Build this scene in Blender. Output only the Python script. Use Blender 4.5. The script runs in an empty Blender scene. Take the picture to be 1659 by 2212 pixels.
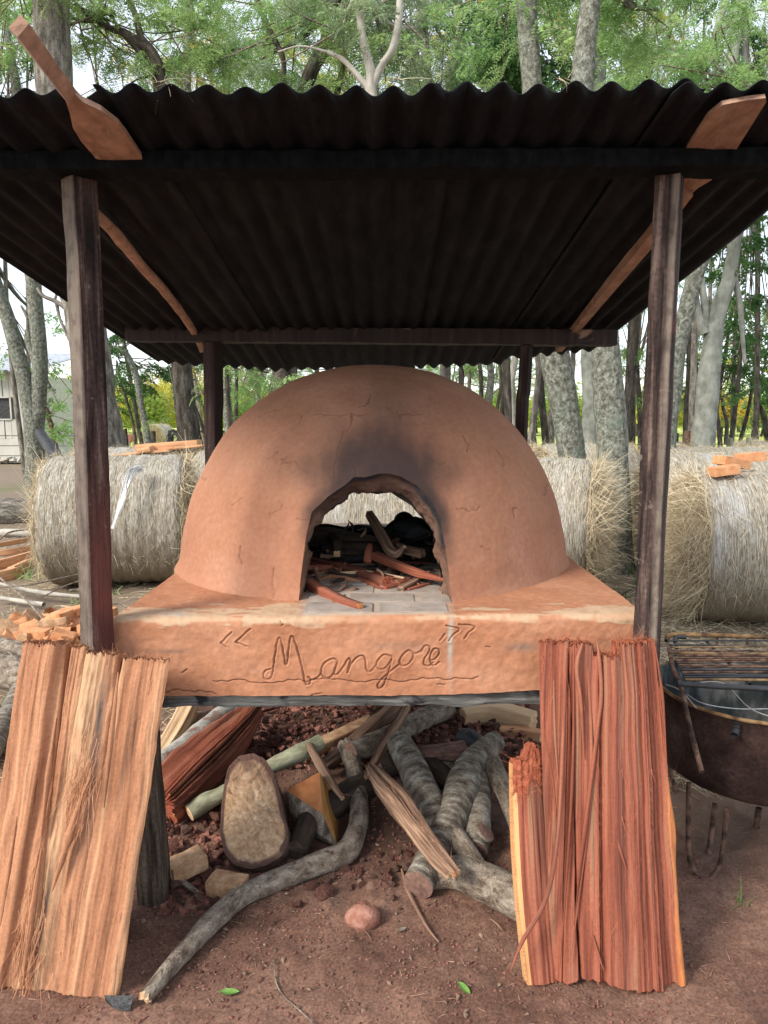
import bpy, math, random
import numpy as np
from mathutils import Vector, Matrix, noise as mnoise

# ------------------------------------------------------------------ camera, world, sun, exposure
F = 1534.0            # focal length in units of the 1659 x 2212 picture grid used for measuring
TH = math.radians(7.6)
CAMZ = 1.6
scene = bpy.context.scene
col = scene.collection
cam_d = bpy.data.cameras.new('camera')
cam = bpy.data.objects.new('camera', cam_d)
col.objects.link(cam)
cam.location = (0, 0, CAMZ)
cam.rotation_euler = (math.pi / 2 - TH, 0, 0)
cam_d.sensor_fit = 'VERTICAL'
cam_d.sensor_height = 24.0
cam_d.sensor_width = 18.0
cam_d.lens = F / 2212.0 * 24.0
cam_d.clip_end = 2000
cam_d.clip_start = 0.05
scene.camera = cam

world = bpy.data.worlds.new("World")
scene.world = world
world.use_nodes = True
wn = world.node_tree
wn.nodes.clear()
sky = wn.nodes.new('ShaderNodeTexSky')
sky.sky_type = 'NISHITA'
sky.sun_disc = False
SUN = Vector((-0.66, -0.52, 0.62)).normalized()
sky.sun_elevation = math.asin(SUN.z)
sky.sun_rotation = math.atan2(SUN.x, SUN.y)
sky.air_density = 1.0
sky.dust_density = 1.0
sky.ozone_density = 1.0
bg = wn.nodes.new('ShaderNodeBackground')
bg.inputs['Strength'].default_value = 0.135
wo = wn.nodes.new('ShaderNodeOutputWorld')
# thin bright cloud over most of the sky
veil = wn.nodes.new('ShaderNodeMix')
veil.data_type = 'RGBA'
veil.inputs[0].default_value = 0.45
veil.inputs[7].default_value = (8.6, 8.75, 8.9, 1)
wn.links.new(sky.outputs[0], veil.inputs[6])
wn.links.new(veil.outputs[2], bg.inputs[0])
wn.links.new(bg.outputs[0], wo.inputs[0])
sun_d = bpy.data.lights.new('sun', 'SUN')
sun_d.energy = 2.6
sun_d.angle = math.radians(18)
sun_d.color = (1.0, 0.93, 0.82)
sun = bpy.data.objects.new('sun', sun_d)
sun.rotation_euler = (-SUN).to_track_quat('-Z', 'Y').to_euler()
sun.location = (-5, -5, 20)
col.objects.link(sun)
scene.view_settings.view_transform = 'Standard'
scene.view_settings.look = 'None'
scene.view_settings.gamma = 1
scene.view_settings.use_curve_mapping = False
scene.view_settings.exposure = 0.80
scene.render.engine = 'CYCLES'
scene.cycles.max_bounces = 6
scene.cycles.diffuse_bounces = 4
scene.cycles.transmission_bounces = 3
scene.cycles.transparent_max_bounces = 4

R = random.Random(7)
NR = np.random.default_rng(7)

# ------------------------------------------------------------------ measuring helpers
CT, ST = math.cos(TH), math.sin(TH)


def ray(px, py):
    x = (px - 829.5) / F
    y = (1106 - py) / F
    return Vector((x, CT + y * ST, -ST + y * CT))


def P(px, py, Y):
    """the point seen at px,py standing Y metres in front of the camera"""
    d = ray(px, py)
    return Vector((0, 0, CAMZ)) + d * (Y / d.y)


def G(px, py, z=0.0):
    """the point seen at px,py lying at height z"""
    d = ray(px, py)
    return Vector((0, 0, CAMZ)) + d * ((z - CAMZ) / d.z)


def rw(r, p):
    """radius r on the picture grid as metres at point p"""
    return r * (p.y * CT - (p.z - CAMZ) * ST) / F


# ------------------------------------------------------------------ noise
def _hash(ix, iy, iz, seed):
    h = (ix.astype(np.int64) * 374761393 + iy.astype(np.int64) * 668265263 + iz.astype(np.int64) * 2147483647 + seed * 974634777) & 0xffffffff
    h = ((h ^ (h >> 13)) * 1274126177) & 0xffffffff
    h = (h ^ (h >> 16)) & 0xffffffff
    return h / 4294967295.0 * 2 - 1


def noise3(p, seed=0):
    p = np.asarray(p, dtype=np.float64)
    i = np.floor(p).astype(np.int64)
    f = p - i
    f = f * f * (3 - 2 * f)
    x, y, z = i[..., 0], i[..., 1], i[..., 2]
    fx, fy, fz = f[..., 0], f[..., 1], f[..., 2]
    def c(a, b, d):
        return _hash(x + a, y + b, z + d, seed)
    x00 = c(0, 0, 0) * (1 - fx) + c(1, 0, 0) * fx
    x10 = c(0, 1, 0) * (1 - fx) + c(1, 1, 0) * fx
    x01 = c(0, 0, 1) * (1 - fx) + c(1, 0, 1) * fx
    x11 = c(0, 1, 1) * (1 - fx) + c(1, 1, 1) * fx
    return (x00 * (1 - fy) + x10 * fy) * (1 - fz) + (x01 * (1 - fy) + x11 * fy) * fz


def fbm(p, oct=4, seed=0, gain=0.5):
    p = np.asarray(p, dtype=np.float64)
    a, s, t = 1.0, 0.0, 0.0
    for k in range(oct):
        s = s + a * noise3(p * (2.03 ** k) + k * 17.3, seed + k)
        t += a
        a *= gain
    return s / t


# ------------------------------------------------------------------ geometry collector
class Geo:
    def __init__(self):
        self.V, self.Q, self.T, self.X, self.mq, self.mt, self.n = [], [], [], [], [], [], 0
        self.A = {}

    def add(self, V, quads=None, tris=None, tex=None, m=0, attrs=None):
        V = np.asarray(V, dtype=np.float64).reshape(-1, 3)
        self.V.append(V)
        self.X.append(np.asarray(tex, dtype=np.float64).reshape(-1, 3) if tex is not None else V)
        if quads is not None and len(quads):
            q = np.asarray(quads, dtype=np.int64).reshape(-1, 4) + self.n
            self.Q.append(q)
            self.mq.append(np.full(len(q), m) if np.isscalar(m) else np.asarray(m))
        if tris is not None and len(tris):
            t = np.asarray(tris, dtype=np.int64).reshape(-1, 3) + self.n
            self.T.append(t)
            self.mt.append(np.full(len(t), m if np.isscalar(m) else 0))
        if attrs:
            for k, v in attrs.items():
                self.A.setdefault(k, []).append((self.n, np.asarray(v)))
        self.n += len(V)
        return self


def mk(name, geo, mats, parent=None, smooth=True, loc=None):
    """link one mesh object made of everything collected in geo"""
    V = np.concatenate(geo.V)
    X = np.concatenate(geo.X)
    if loc is None and parent is None:
        loc = Vector(((V[:, 0].min() + V[:, 0].max()) / 2, (V[:, 1].min() + V[:, 1].max()) / 2, V[:, 2].min()))
    if loc is None:
        loc = Vector((0, 0, 0))
    off = np.array(loc)
    if parent is not None:
        off = off + np.array(parent.get('_o', (0, 0, 0)))
    V = V - off
    me = bpy.data.meshes.new(name)
    nq = sum(len(q) for q in geo.Q)
    nt = sum(len(t) for t in geo.T)
    me.vertices.add(len(V))
    me.vertices.foreach_set('co', V.astype(np.float32).ravel())
    li = []
    if nq:
        li.append(np.concatenate(geo.Q).ravel())
    if nt:
        li.append(np.concatenate(geo.T).ravel())
    li = np.concatenate(li)
    me.loops.add(len(li))
    me.loops.foreach_set('vertex_index', li.astype(np.int32))
    me.polygons.add(nq + nt)
    ls = np.concatenate([np.arange(nq) * 4, nq * 4 + np.arange(nt) * 3])
    me.polygons.foreach_set('loop_start', ls.astype(np.int32))
    mi = np.concatenate(([np.concatenate(geo.mq)] if nq else []) + ([np.concatenate(geo.mt)] if nt else []))
    me.polygons.foreach_set('material_index', mi.astype(np.int32))
    me.polygons.foreach_set('use_smooth', np.full(nq + nt, bool(smooth)))
    a = me.attributes.new('tex', 'FLOAT_VECTOR', 'POINT')
    a.data.foreach_set('vector', X.astype(np.float32).ravel())
    for k, lst in geo.A.items():
        arr = np.zeros(len(V), dtype=np.float32)
        for s, v in lst:
            arr[s:s + len(v)] = v
        at = me.attributes.new(k, 'FLOAT', 'POINT')
        at.data.foreach_set('value', arr)
    me.update(calc_edges=True)
    me.validate()
    for mm in (mats if isinstance(mats, (list, tuple)) else [mats]):
        me.materials.append(mm)
    o = bpy.data.objects.new(name, me)
    o.location = loc
    o['_o'] = [float(v) for v in off]
    if parent is not None:
        o.parent = parent
    col.objects.link(o)
    return o


def thing(name, label, cat, loc=(0, 0, 0), group=None):
    o = bpy.data.objects.new(name, None)
    o.empty_display_size = 0.1
    o.location = loc
    o['_o'] = [float(v) for v in loc]
    o['label'] = label
    o['category'] = cat
    if group:
        o['group'] = group
    col.objects.link(o)
    return o


def tag(o, label, cat, group=None, kind=None):
    o['label'] = label
    if cat:
        o['category'] = cat
    if group:
        o['group'] = group
    if kind:
        o['kind'] = kind
    return o


def struct(o):
    o['kind'] = 'structure'
    return o


def stuff(o, label=None):
    o['kind'] = 'stuff'
    if label:
        o['label'] = label
    return o


def grid_quads(nu, nv, wrap_u=False):
    """vertex index = v*nu+u"""
    U = nu if wrap_u else nu - 1
    u = np.arange(U)
    v = np.arange(nv - 1)
    uu, vv = np.meshgrid(u, v)
    u2 = (uu + 1) % nu
    a = vv * nu + uu
    b = vv * nu + u2
    c = (vv + 1) * nu + u2
    d = (vv + 1) * nu + uu
    return np.stack([a, b, c, d], -1).reshape(-1, 4)


def catmull(pts, sub):
    pts = [Vector(p) for p in pts]
    if len(pts) < 3 or sub < 2:
        if sub < 2:
            return pts
        out = []
        for i in range(len(pts) - 1):
            for k in range(sub):
                out.append(pts[i].lerp(pts[i + 1], k / sub))
        return out + [pts[-1]]
    q = [pts[0] * 2 - pts[1]] + pts + [pts[-1] * 2 - pts[-2]]
    out = []
    for i in range(1, len(q) - 2):
        p0, p1, p2, p3 = q[i - 1], q[i], q[i + 1], q[i + 2]
        for k in range(sub):
            t = k / sub
            out.append(0.5 * ((2 * p1) + (p2 - p0) * t + (2 * p0 - 5 * p1 + 4 * p2 - p3) * t * t + (3 * p1 - p0 - 3 * p2 + p3) * t ** 3))
    out.append(q[-2])
    return out


def frames(pts):
    n = len(pts)
    T = []
    for i in range(n):
        a = pts[max(0, i - 1)]
        b = pts[min(n - 1, i + 1)]
        t = (b - a)
        T.append(t.normalized() if t.length > 1e-9 else Vector((0, 0, 1)))
    up = Vector((0, 0, 1)) if abs(T[0].z) < 0.9 else Vector((0, -1, 0))
    N = [(up - T[0] * up.dot(T[0])).normalized()]
    for i in range(1, n):
        v = N[-1] - T[i] * N[-1].dot(T[i])
        N.append(v.normalized() if v.length > 1e-6 else N[-1])
    B = [T[i].cross(N[i]) for i in range(n)]
    return T, N, B


def tube(geo, pts, radii, sides=10, sub=4, amp=0.0, nf=6.0, seed=0, m=0, cap=None, profile=None, ridge=0.0, capamp=0.0, endjag=0.0, twist=0.0):
    """sweep a noisy round (or given profile) section along pts; cap = material index of the end faces"""
    path = catmull(pts, sub)
    n = len(path)
    rr = np.interp(np.linspace(0, len(radii) - 1, n), np.arange(len(radii)), radii)
    T, N, B = frames(path)
    Pn = np.array([list(p) for p in path])
    Nn = np.array([list(p) for p in N])
    Bn = np.array([list(p) for p in B])
    Tn = np.array([list(p) for p in T])
    L = np.concatenate([[0], np.cumsum(np.linalg.norm(np.diff(Pn, axis=0), axis=1))])
    if profile is None:
        th = np.linspace(0, 2 * math.pi, sides, endpoint=False)
        pr = np.stack([np.cos(th), np.sin(th)], -1)
    else:
        pr = np.asarray(profile, dtype=float)
        sides = len(pr)
    if ridge:
        g = np.random.default_rng(seed + 11)
        pr = pr * (1 + ridge * g.uniform(-1, 1, (sides, 1)))
    ca, sa = pr[:, 0][None, :], pr[:, 1][None, :]
    if twist:
        a = (L / max(L[-1], 1e-6) * twist)[:, None]
        ca, sa = ca * np.cos(a) - sa * np.sin(a), ca * np.sin(a) + sa * np.cos(a)
    else:
        ca = np.repeat(ca, n, 0)
        sa = np.repeat(sa, n, 0)
    r0 = float(np.mean(radii))
    q = np.stack([ca * r0 * nf, sa * r0 * nf, np.repeat(L[:, None] * nf, sides, 1)], -1) + seed * 3.1
    d = 1 + (amp * fbm(q, 3, seed) if amp else 0)
    rad = rr[:, None] * d
    V = Pn[:, None, :] + (Nn[:, None, :] * ca[..., None] + Bn[:, None, :] * sa[..., None]) * rad[..., None]
    if endjag:
        g = np.random.default_rng(seed + 5)
        V[0] -= Tn[0] * (g.uniform(0, endjag, (sides, 1)))
        V[-1] += Tn[-1] * (g.uniform(0, endjag, (sides, 1)))
    tex = np.stack([ca * rad, sa * rad, np.repeat(L[:, None], sides, 1)], -1) + seed * 0.37
    geo.add(V.reshape(-1, 3), grid_quads(sides, n, True), None, tex.reshape(-1, 3), m)
    if cap is not None:
        for e, s in ((0, -1), (n - 1, 1)):
            rings = 4
            ring = V[e]
            c = ring.mean(0)
            W = [ring]
            X = [tex[e]]
            for k in range(1, rings):
                f = 1 - k / rings
                W.append(c + (ring - c) * f + Tn[e] * s * capamp * (1 - f * f) + Tn[e] * NR.uniform(-1, 1, (sides, 1)) * capamp * .4)
                X.append(tex[e].mean(0) + (tex[e] - tex[e].mean(0)) * f)
            W = np.concatenate(W + [c[None] + Tn[e] * s * capamp])
            X = np.concatenate(X + [tex[e].mean(0)[None]])
            quads = grid_quads(sides, rings, True)
            if s > 0:
                tris = [[(rings - 1) * sides + i, (rings - 1) * sides + (i + 1) % sides, rings * sides] for i in range(sides)]
            else:
                quads = quads[:, ::-1]
                tris = [[(rings - 1) * sides + (i + 1) % sides, (rings - 1) * sides + i, rings * sides] for i in range(sides)]
            geo.add(W, quads, tris, X, cap)
    return path, rr


def box(geo, p0, p1, w, h, up=(0, 0, 1), m=0, div=(1, 1, 1), amp=0.0, seed=0, nf=20.0, cap=None):
    """a bar from p0 to p1, w wide (side) and h high (along up), optionally subdivided and worn"""
    p0, p1 = Vector(p0), Vector(p1)
    t = (p1 - p0)
    L = t.length
    t.normalize()
    s = t.cross(Vector(up))
    s.normalize()
    u = s.cross(t)
    nu, nv, nw = div
    faces = []
    def face(o, a, b, na, nb, mm):
        A = np.linspace(0, 1, na + 1)
        Bv = np.linspace(0, 1, nb + 1)
        aa, bb = np.meshgrid(A, Bv)
        W = np.array(o)[None, None] + aa[..., None] * np.array(a) + bb[..., None] * np.array(b)
        faces.append((W.reshape(-1, 3), grid_quads(na + 1, nb + 1), mm))
    cm = m if cap is None else cap
    X, Y, Z = (L, 0, 0), (0, w, 0), (0, 0, h)
    face((0, 0, 0), Y, X, nv, nu, m)
    face((0, 0, h), X, Y, nu, nv, m)
    face((0, 0, 0), X, Z, nu, nw, m)
    face((0, w, 0), Z, X, nw, nu, m)
    face((0, 0, 0), Z, Y, nw, nv, cm)
    face((L, 0, 0), Y, Z, nv, nw, cm)
    for W, q, mm in faces:
        l = W.copy()
        if amp:
            d = np.stack([fbm(l * nf + 5, 2, seed), fbm(l * nf + 50, 2, seed + 1), fbm(l * nf + 90, 2, seed + 2)], -1)
            l2 = l + d * amp
            # round the corners a little
            c = np.array([L / 2, w / 2, h / 2])
            e = np.abs((l - c) / c)
            ne = (e > .999).sum(-1, keepdims=True)
            l2 = l2 - (l - c) / np.linalg.norm(l - c, axis=-1, keepdims=True) * (ne >= 2) * amp * 0.8
        else:
            l2 = l
        V = np.array(p0) + l2[:, :1] * np.array(t) + (l2[:, 1:2] - w / 2) * np.array(s) + (l2[:, 2:3] - h / 2) * np.array(u)
        tx = np.stack([l[:, 1], l[:, 2], l[:, 0]], -1) + seed * 0.71
        geo.add(V, q, None, tx, mm)


def hull(geo, pts, m=0, sub=0, amp=0.0, seed=0, mfun=None):
    import bmesh
    bm = bmesh.new()
    for p in pts:
        bm.verts.new(p)
    r = bmesh.ops.convex_hull(bm, input=bm.verts)
    bmesh.ops.delete(bm, geom=[e for e in bm.verts if not e.link_faces], context='VERTS')
    bmesh.ops.recalc_face_normals(bm, faces=bm.faces)
    fm = {}
    if mfun:
        for f in bm.faces:
            f.material_index = mfun(f.normal, f.calc_center_median())
    if sub:
        bmesh.ops.subdivide_edges(bm, edges=bm.edges, cuts=sub, use_grid_fill=True)
        bmesh.ops.triangulate(bm, faces=bm.faces)
    bm.verts.ensure_lookup_table()
    V = np.array([list(v.co) for v in bm.verts])
    bm.verts.index_update()
    if amp:
        nn = np.array([list(v.normal) for v in bm.verts])
        bm.normal_update()
        V = V + nn * (fbm(V * (0.6 / max(amp, 1e-4)) * 0.25, 3, seed)[:, None] * amp)
    bmesh.ops.triangulate(bm, faces=bm.faces)
    by = {}
    for f in bm.faces:
        by.setdefault(f.material_index if mfun else m, []).append([v.index for v in f.verts])
    base = geo.n
    first = True
    for mm, tl in by.items():
        if first:
            geo.add(V, None, tl, V + seed * .3, mm)
            first = False
        else:
            t = np.asarray(tl, dtype=np.int64) + base
            geo.T.append(t)
            geo.mt.append(np.full(len(t), mm))
    bm.free()


def strands(geo, P0, D, length, width, m=0, bend=0.2, segs=3, rng=NR, flat=None):
    """thin curved blades starting at P0 going along D"""
    P0 = np.asarray(P0, float)
    D = np.asarray(D, float)
    n = len(P0)
    D = D / (np.linalg.norm(D, axis=1, keepdims=True) + 1e-9)
    L = np.broadcast_to(np.asarray(length, float), (n,))[:, None]
    W = np.broadcast_to(np.asarray(width, float), (n,))[:, None]
    S = rng.normal(size=(n, 3))
    S -= D * (S * D).sum(1, keepdims=True)
    S /= np.linalg.norm(S, axis=1, keepdims=True) + 1e-9
    Bd = rng.normal(size=(n, 3)) * bend
    pts = []
    for k in range(segs + 1):
        t = k / segs
        c = P0 + D * L * t + Bd * L * t * t
        w = W * (1 - 0.7 * t) * .5
        pts.append(c - S * w)
        pts.append(c + S * w)
    V = np.stack(pts, 1)            # n, 2(segs+1), 3
    base = (np.arange(n) * 2 * (segs + 1))[:, None]
    Q = []
    for k in range(segs):
        Q.append(np.concatenate([base + 2 * k, base + 2 * k + 1, base + 2 * k + 3, base + 2 * k + 2], 1))
    tx = np.repeat(rng.uniform(0, 50, (n, 1, 3)), 2 * (segs + 1), 1)
    geo.add(V.reshape(-1, 3), np.concatenate(Q), None, tx.reshape(-1, 3), m)


def seg_dist(pts, segs):
    """least distance of every 2-D point to a list of 2-D segments"""
    pts = np.asarray(pts, float)
    best = np.full(len(pts), 1e9)
    for a, b in segs:
        a = np.asarray(a, float)
        b = np.asarray(b, float)
        lo = np.minimum(a, b) - 0.03
        hi = np.maximum(a, b) + 0.03
        k = np.where((pts[:, 0] > lo[0]) & (pts[:, 0] < hi[0]) & (pts[:, 1] > lo[1]) & (pts[:, 1] < hi[1]))[0]
        if not len(k):
            continue
        q = pts[k]
        ab = b - a
        t = np.clip(((q - a) @ ab) / max(ab @ ab, 1e-12), 0, 1)
        d = np.linalg.norm(q - (a + t[:, None] * ab), axis=1)
        best[k] = np.minimum(best[k], d)
    return best


# ------------------------------------------------------------------ materials
def lin(h):
    h = h.lstrip('#')
    o = []
    for i in (0, 2, 4):
        v = int(h[i:i + 2], 16) / 255
        o.append(v / 12.92 if v <= 0.04045 else ((v + 0.055) / 1.055) ** 2.4)
    return o


def material(name, stops, scale=(1, 1, 1), nscale=5.0, detail=6.0, rough=0.85, bump=0.3, bdist=0.01, coord='tex', fine=None,
             spots=None, attr=None, spec=0.25, trans=0.0, distort=0.0, layer2=None, metallic=0.0, island=0.0):
    """stops: [(position, (r,g,b) linear)] over a stretched noise; spots: (scale, threshold, colour, softness);
    attr: [(attribute name, colour, strength)]; fine: (scale, amount) second brightness noise"""
    m = bpy.data.materials.new(name)
    m.use_nodes = True
    nt = m.node_tree
    nt.nodes.clear()
    N, L = nt.nodes, nt.links
    out = N.new('ShaderNodeOutputMaterial')
    pb = N.new('ShaderNodeBsdfPrincipled')
    pb.inputs['Roughness'].default_value = rough
    pb.inputs['Specular IOR Level'].default_value = spec
    pb.inputs['Metallic'].default_value = metallic
    if coord == 'tex':
        co = N.new('ShaderNodeAttribute')
        co.attribute_name = 'tex'
        cs = co.outputs['Vector']
    else:
        co = N.new('ShaderNodeTexCoord')
        cs = co.outputs['Object']
    mp = N.new('ShaderNodeMapping')
    mp.inputs['Scale'].default_value = scale
    L.new(cs, mp.inputs['Vector'])
    def noise(vec, sc, det=4.0, dist=0.0, ro=0.55):
        n = N.new('ShaderNodeTexNoise')
        n.inputs['Scale'].default_value = sc
        n.inputs['Detail'].default_value = det
        n.inputs['Roughness'].default_value = ro
        n.inputs['Distortion'].default_value = dist
        L.new(vec, n.inputs['Vector'])
        return n.outputs['Fac']
    base = noise(mp.outputs[0], nscale, detail, distort, 0.6)
    rp = N.new('ShaderNodeValToRGB')
    L.new(base, rp.inputs[0])
    el = rp.color_ramp.elements
    while len(el) < len(stops):
        el.new(0.5)
    for e, (p, c) in zip(el, stops):
        e.position = p
        e.color = (c[0], c[1], c[2], 1)
    cur = rp.outputs[0]
    def mix(a, b, fac, mode='MIX'):
        x = N.new('ShaderNodeMix')
        x.data_type = 'RGBA'
        x.blend_type = mode
        if isinstance(fac, (int, float)):
            x.inputs[0].default_value = fac
        else:
            L.new(fac, x.inputs[0])
        L.new(a, x.inputs[6])
        if isinstance(b, (tuple, list)):
            x.inputs[7].default_value = (b[0], b[1], b[2], 1)
        else:
            L.new(b, x.inputs[7])
        return x.outputs[2]
    def rng(v, a, b, c=0.0, d=1.0):
        r = N.new('ShaderNodeMapRange')
        r.inputs[1].default_value = a
        r.inputs[2].default_value = b
        r.inputs[3].default_value = c
        r.inputs[4].default_value = d
        L.new(v, r.inputs[0])
        return r.outputs[0]
    if fine:
        fn = noise(cs if len(fine) < 3 else mp.outputs[0], fine[0], 3)
        g = N.new('ShaderNodeCombineColor')
        v = rng(fn, 0.3, 0.7, 1 - fine[1], 1 + fine[1])
        for i in range(3):
            L.new(v, g.inputs[i])
        cur = mix(cur, g.outputs[0], 1.0, 'MULTIPLY')
    for sp in (spots or []):
        fac = rng(noise(cs if len(sp) < 6 else mp.outputs[0], sp[0], 5, 0.4), sp[1], sp[1] + sp[3], 0, sp[4] if len(sp) > 4 else 1)
        cur = mix(cur, sp[2], fac)
    for at in (attr or []):
        an = N.new('ShaderNodeAttribute')
        an.attribute_name = at[0]
        an.attribute_type = 'GEOMETRY'
        nn = noise(cs, at[3] if len(at) > 3 else 14.0, 4)
        mm = N.new('ShaderNodeMath')
        mm.operation = 'MULTIPLY'
        mm.use_clamp = True
        L.new(an.outputs['Fac'], mm.inputs[0])
        lo_ = at[4] if len(at) > 4 else .55
        L.new(rng(nn, 0.2, 0.7, at[2] * lo_, at[2] * (1.8 - lo_)), mm.inputs[1])
        cur = mix(cur, at[1], mm.outputs[0])
    if island:
        gi = N.new('ShaderNodeNewGeometry')
        g = N.new('ShaderNodeCombineColor')
        v = rng(gi.outputs['Random Per Island'], 0, 1, 1 - island, 1 + island)
        for i in range(3):
            L.new(v, g.inputs[i])
        cur = mix(cur, g.outputs[0], 1.0, 'MULTIPLY')
    L.new(cur, pb.inputs['Base Color'])
    if bump:
        b1 = N.new('ShaderNodeBump')
        b1.inputs['Strength'].default_value = bump
        b1.inputs['Distance'].default_value = bdist
        L.new(base, b1.inputs['Height'])
        b2 = N.new('ShaderNodeBump')
        b2.inputs['Strength'].default_value = bump * .7
        b2.inputs['Distance'].default_value = bdist * .4
        L.new(noise(mp.outputs[0], nscale * 5, 3), b2.inputs['Height'])
        L.new(b1.outputs[0], b2.inputs['Normal'])
        L.new(b2.outputs[0], pb.inputs['Normal'])
    sh = pb.outputs[0]
    if trans:
        tr = N.new('ShaderNodeBsdfTranslucent')
        L.new(cur, tr.inputs['Color'])
        mx = N.new('ShaderNodeMixShader')
        mx.inputs[0].default_value = trans
        L.new(sh, mx.inputs[1])
        L.new(tr.outputs[0], mx.inputs[2])
        sh = mx.outputs[0]
    L.new(sh, out.inputs['Surface'])
    return m


def sc(c, f):
    return tuple(v * f for v in c)


CLAY = (0.40, 0.195, 0.115)
M = {}
M['clay'] = material('oven_clay', [(0.25, (0.30, 0.135, 0.082)), (0.5, (0.36, 0.175, 0.108)), (0.75, (0.42, 0.225, 0.15))], nscale=3.0, coord='tex',
                     rough=0.95, bump=0.35, bdist=0.012, fine=(60, 0.10), attr=[('soot', (0.024, 0.022, 0.025), 1.0, 7.0, .85), ('crack_groove_shade', (0.10, 0.05, 0.035), 0.85, 30.0)], spec=0.1)
M['slab_clay'] = material('base_clay', [(0.25, (0.34, 0.145, 0.078)), (0.5, (0.42, 0.195, 0.11)), (0.75, (0.48, 0.25, 0.155))], nscale=4.0,
                          rough=0.95, bump=0.5, bdist=0.012, fine=(45, 0.12), scale=(1, 1, 1.6),
                          attr=[('cream', (0.50, 0.35, 0.23), .85, 40.0, .3), ('pale', (0.42, 0.37, 0.31), 1.1, 16.0), ('crack_groove_shade', (0.13, 0.06, 0.04), 0.9, 30.0), ('grey', (0.14, 0.12, 0.11), 0.8, 20.0)], spec=0.1)
M['lip'] = material('sooty_lip', [(0.3, (0.10, 0.055, 0.038)), (0.5, (0.19, 0.105, 0.072)), (0.72, (0.30, 0.185, 0.13))], nscale=7.0, rough=0.95, bump=0.8, bdist=0.02,
                    attr=[('soot', (0.025, 0.024, 0.028), 1.0, 12.0)])
M['inner'] = material('sooty_inside', [(0.3, (0.012, 0.010, 0.009)), (0.6, (0.03, 0.022, 0.018)), (0.8, (0.06, 0.04, 0.03))], nscale=5.0, rough=1.0, bump=0.8)
M['floor_brick'] = material('ashy_brick', [(0.3, (0.20, 0.165, 0.14)), (0.5, (0.33, 0.275, 0.235)), (0.75, (0.44, 0.38, 0.33))], nscale=9.0, rough=0.95, bump=0.5)
M['mortar'] = material('ash_mortar', [(0.3, (0.13, 0.11, 0.09)), (0.7, (0.27, 0.23, 0.20))], nscale=20.0, rough=1, bump=0.8)
M['timber_grey'] = material('charred_timber', [(0.36, (0.045, 0.045, 0.045)), (0.5, (0.10, 0.10, 0.095)), (0.66, (0.21, 0.205, 0.19))], scale=(10, 10, 1), nscale=6, rough=0.9, bump=0.8, bdist=0.01,
                            spots=[(9.0, 0.55, (0.02, 0.02, 0.022), 0.1)])
M['post'] = material('post_wood', [(0.36, (0.014, 0.0095, 0.009)), (0.45, (0.042, 0.027, 0.024)), (0.55, (0.078, 0.050, 0.043)), (0.66, (0.17, 0.122, 0.10))], scale=(22, 22, 1.5), nscale=2.2, detail=10,
                     rough=0.85, bump=1.0, bdist=0.012, distort=.5, spots=[(3.0, 0.58, (0.12, 0.05, 0.038), 0.16, 0.5), (2.2, .63, (.24, .18, .14), .04, .35, 1), (30.0, .66, (.30, .24, .20), .04, .5)], attr=[('greyw', (0.20, 0.165, 0.135), 0.9, 26.0, .2), ('black', (0.012, 0.012, 0.013), 1.5, 10.0), ('red', (0.17, 0.052, 0.040), .8, 12.0)], fine=(90, .35))
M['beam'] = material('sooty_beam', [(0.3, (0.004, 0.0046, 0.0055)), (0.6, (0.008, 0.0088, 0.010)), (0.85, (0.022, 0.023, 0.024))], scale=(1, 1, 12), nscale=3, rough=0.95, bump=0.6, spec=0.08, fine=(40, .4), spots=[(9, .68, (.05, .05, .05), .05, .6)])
M['beam_rear'] = material('sooty_rear_beam', [(0.3, (0.014, 0.010, 0.010)), (0.6, (0.035, 0.024, 0.022)), (0.85, (0.07, 0.05, 0.045))], scale=(1, 1, 12), nscale=3, rough=0.75, bump=0.5, spec=0.3,
                          spots=[(5.0, 0.66, (0.35, 0.22, 0.16), 0.05, 0.7)])
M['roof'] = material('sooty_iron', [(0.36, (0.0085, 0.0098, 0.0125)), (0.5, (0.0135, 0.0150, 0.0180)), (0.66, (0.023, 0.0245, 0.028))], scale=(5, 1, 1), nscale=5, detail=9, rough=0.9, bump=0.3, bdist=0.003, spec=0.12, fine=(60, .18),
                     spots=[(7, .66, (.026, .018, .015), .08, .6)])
M['peel'] = material('peel_wood', [(0.3, (0.27, 0.155, 0.105)), (0.55, (0.40, 0.245, 0.17)), (0.8, (0.50, 0.33, 0.24))], scale=(9, 9, 1.5), nscale=4, rough=0.75, bump=0.25, bdist=0.003, fine=(30, .2), spots=[(13, .60, (.19, .10, .07), .05, .6)])
M['metal'] = material('galvanised', [(0.3, (0.25, 0.26, 0.28)), (0.7, (0.45, 0.46, 0.48))], nscale=30, rough=0.4, metallic=0.9, bump=0.1)
M['plank_left'] = material('orange_split_wood', [(0.3, (0.20, 0.09, 0.048)), (0.42, (0.335, 0.152, 0.080)), (0.56, (0.42, 0.200, 0.108)), (0.72, (0.52, 0.28, 0.16))], scale=(16, 16, 0.8), nscale=2.0, detail=10, distort=0.5,
                           rough=0.8, bump=0.8, bdist=0.006, spots=[(5.0, 0.64, (0.12, 0.06, 0.036), 0.04, 0.8, 1)], attr=[('pale', (0.53, 0.335, 0.195), .85, 30.0), ('stain', (0.15, 0.10, 0.075), 1.0, 30.0)], fine=(120, 0.14))
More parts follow.
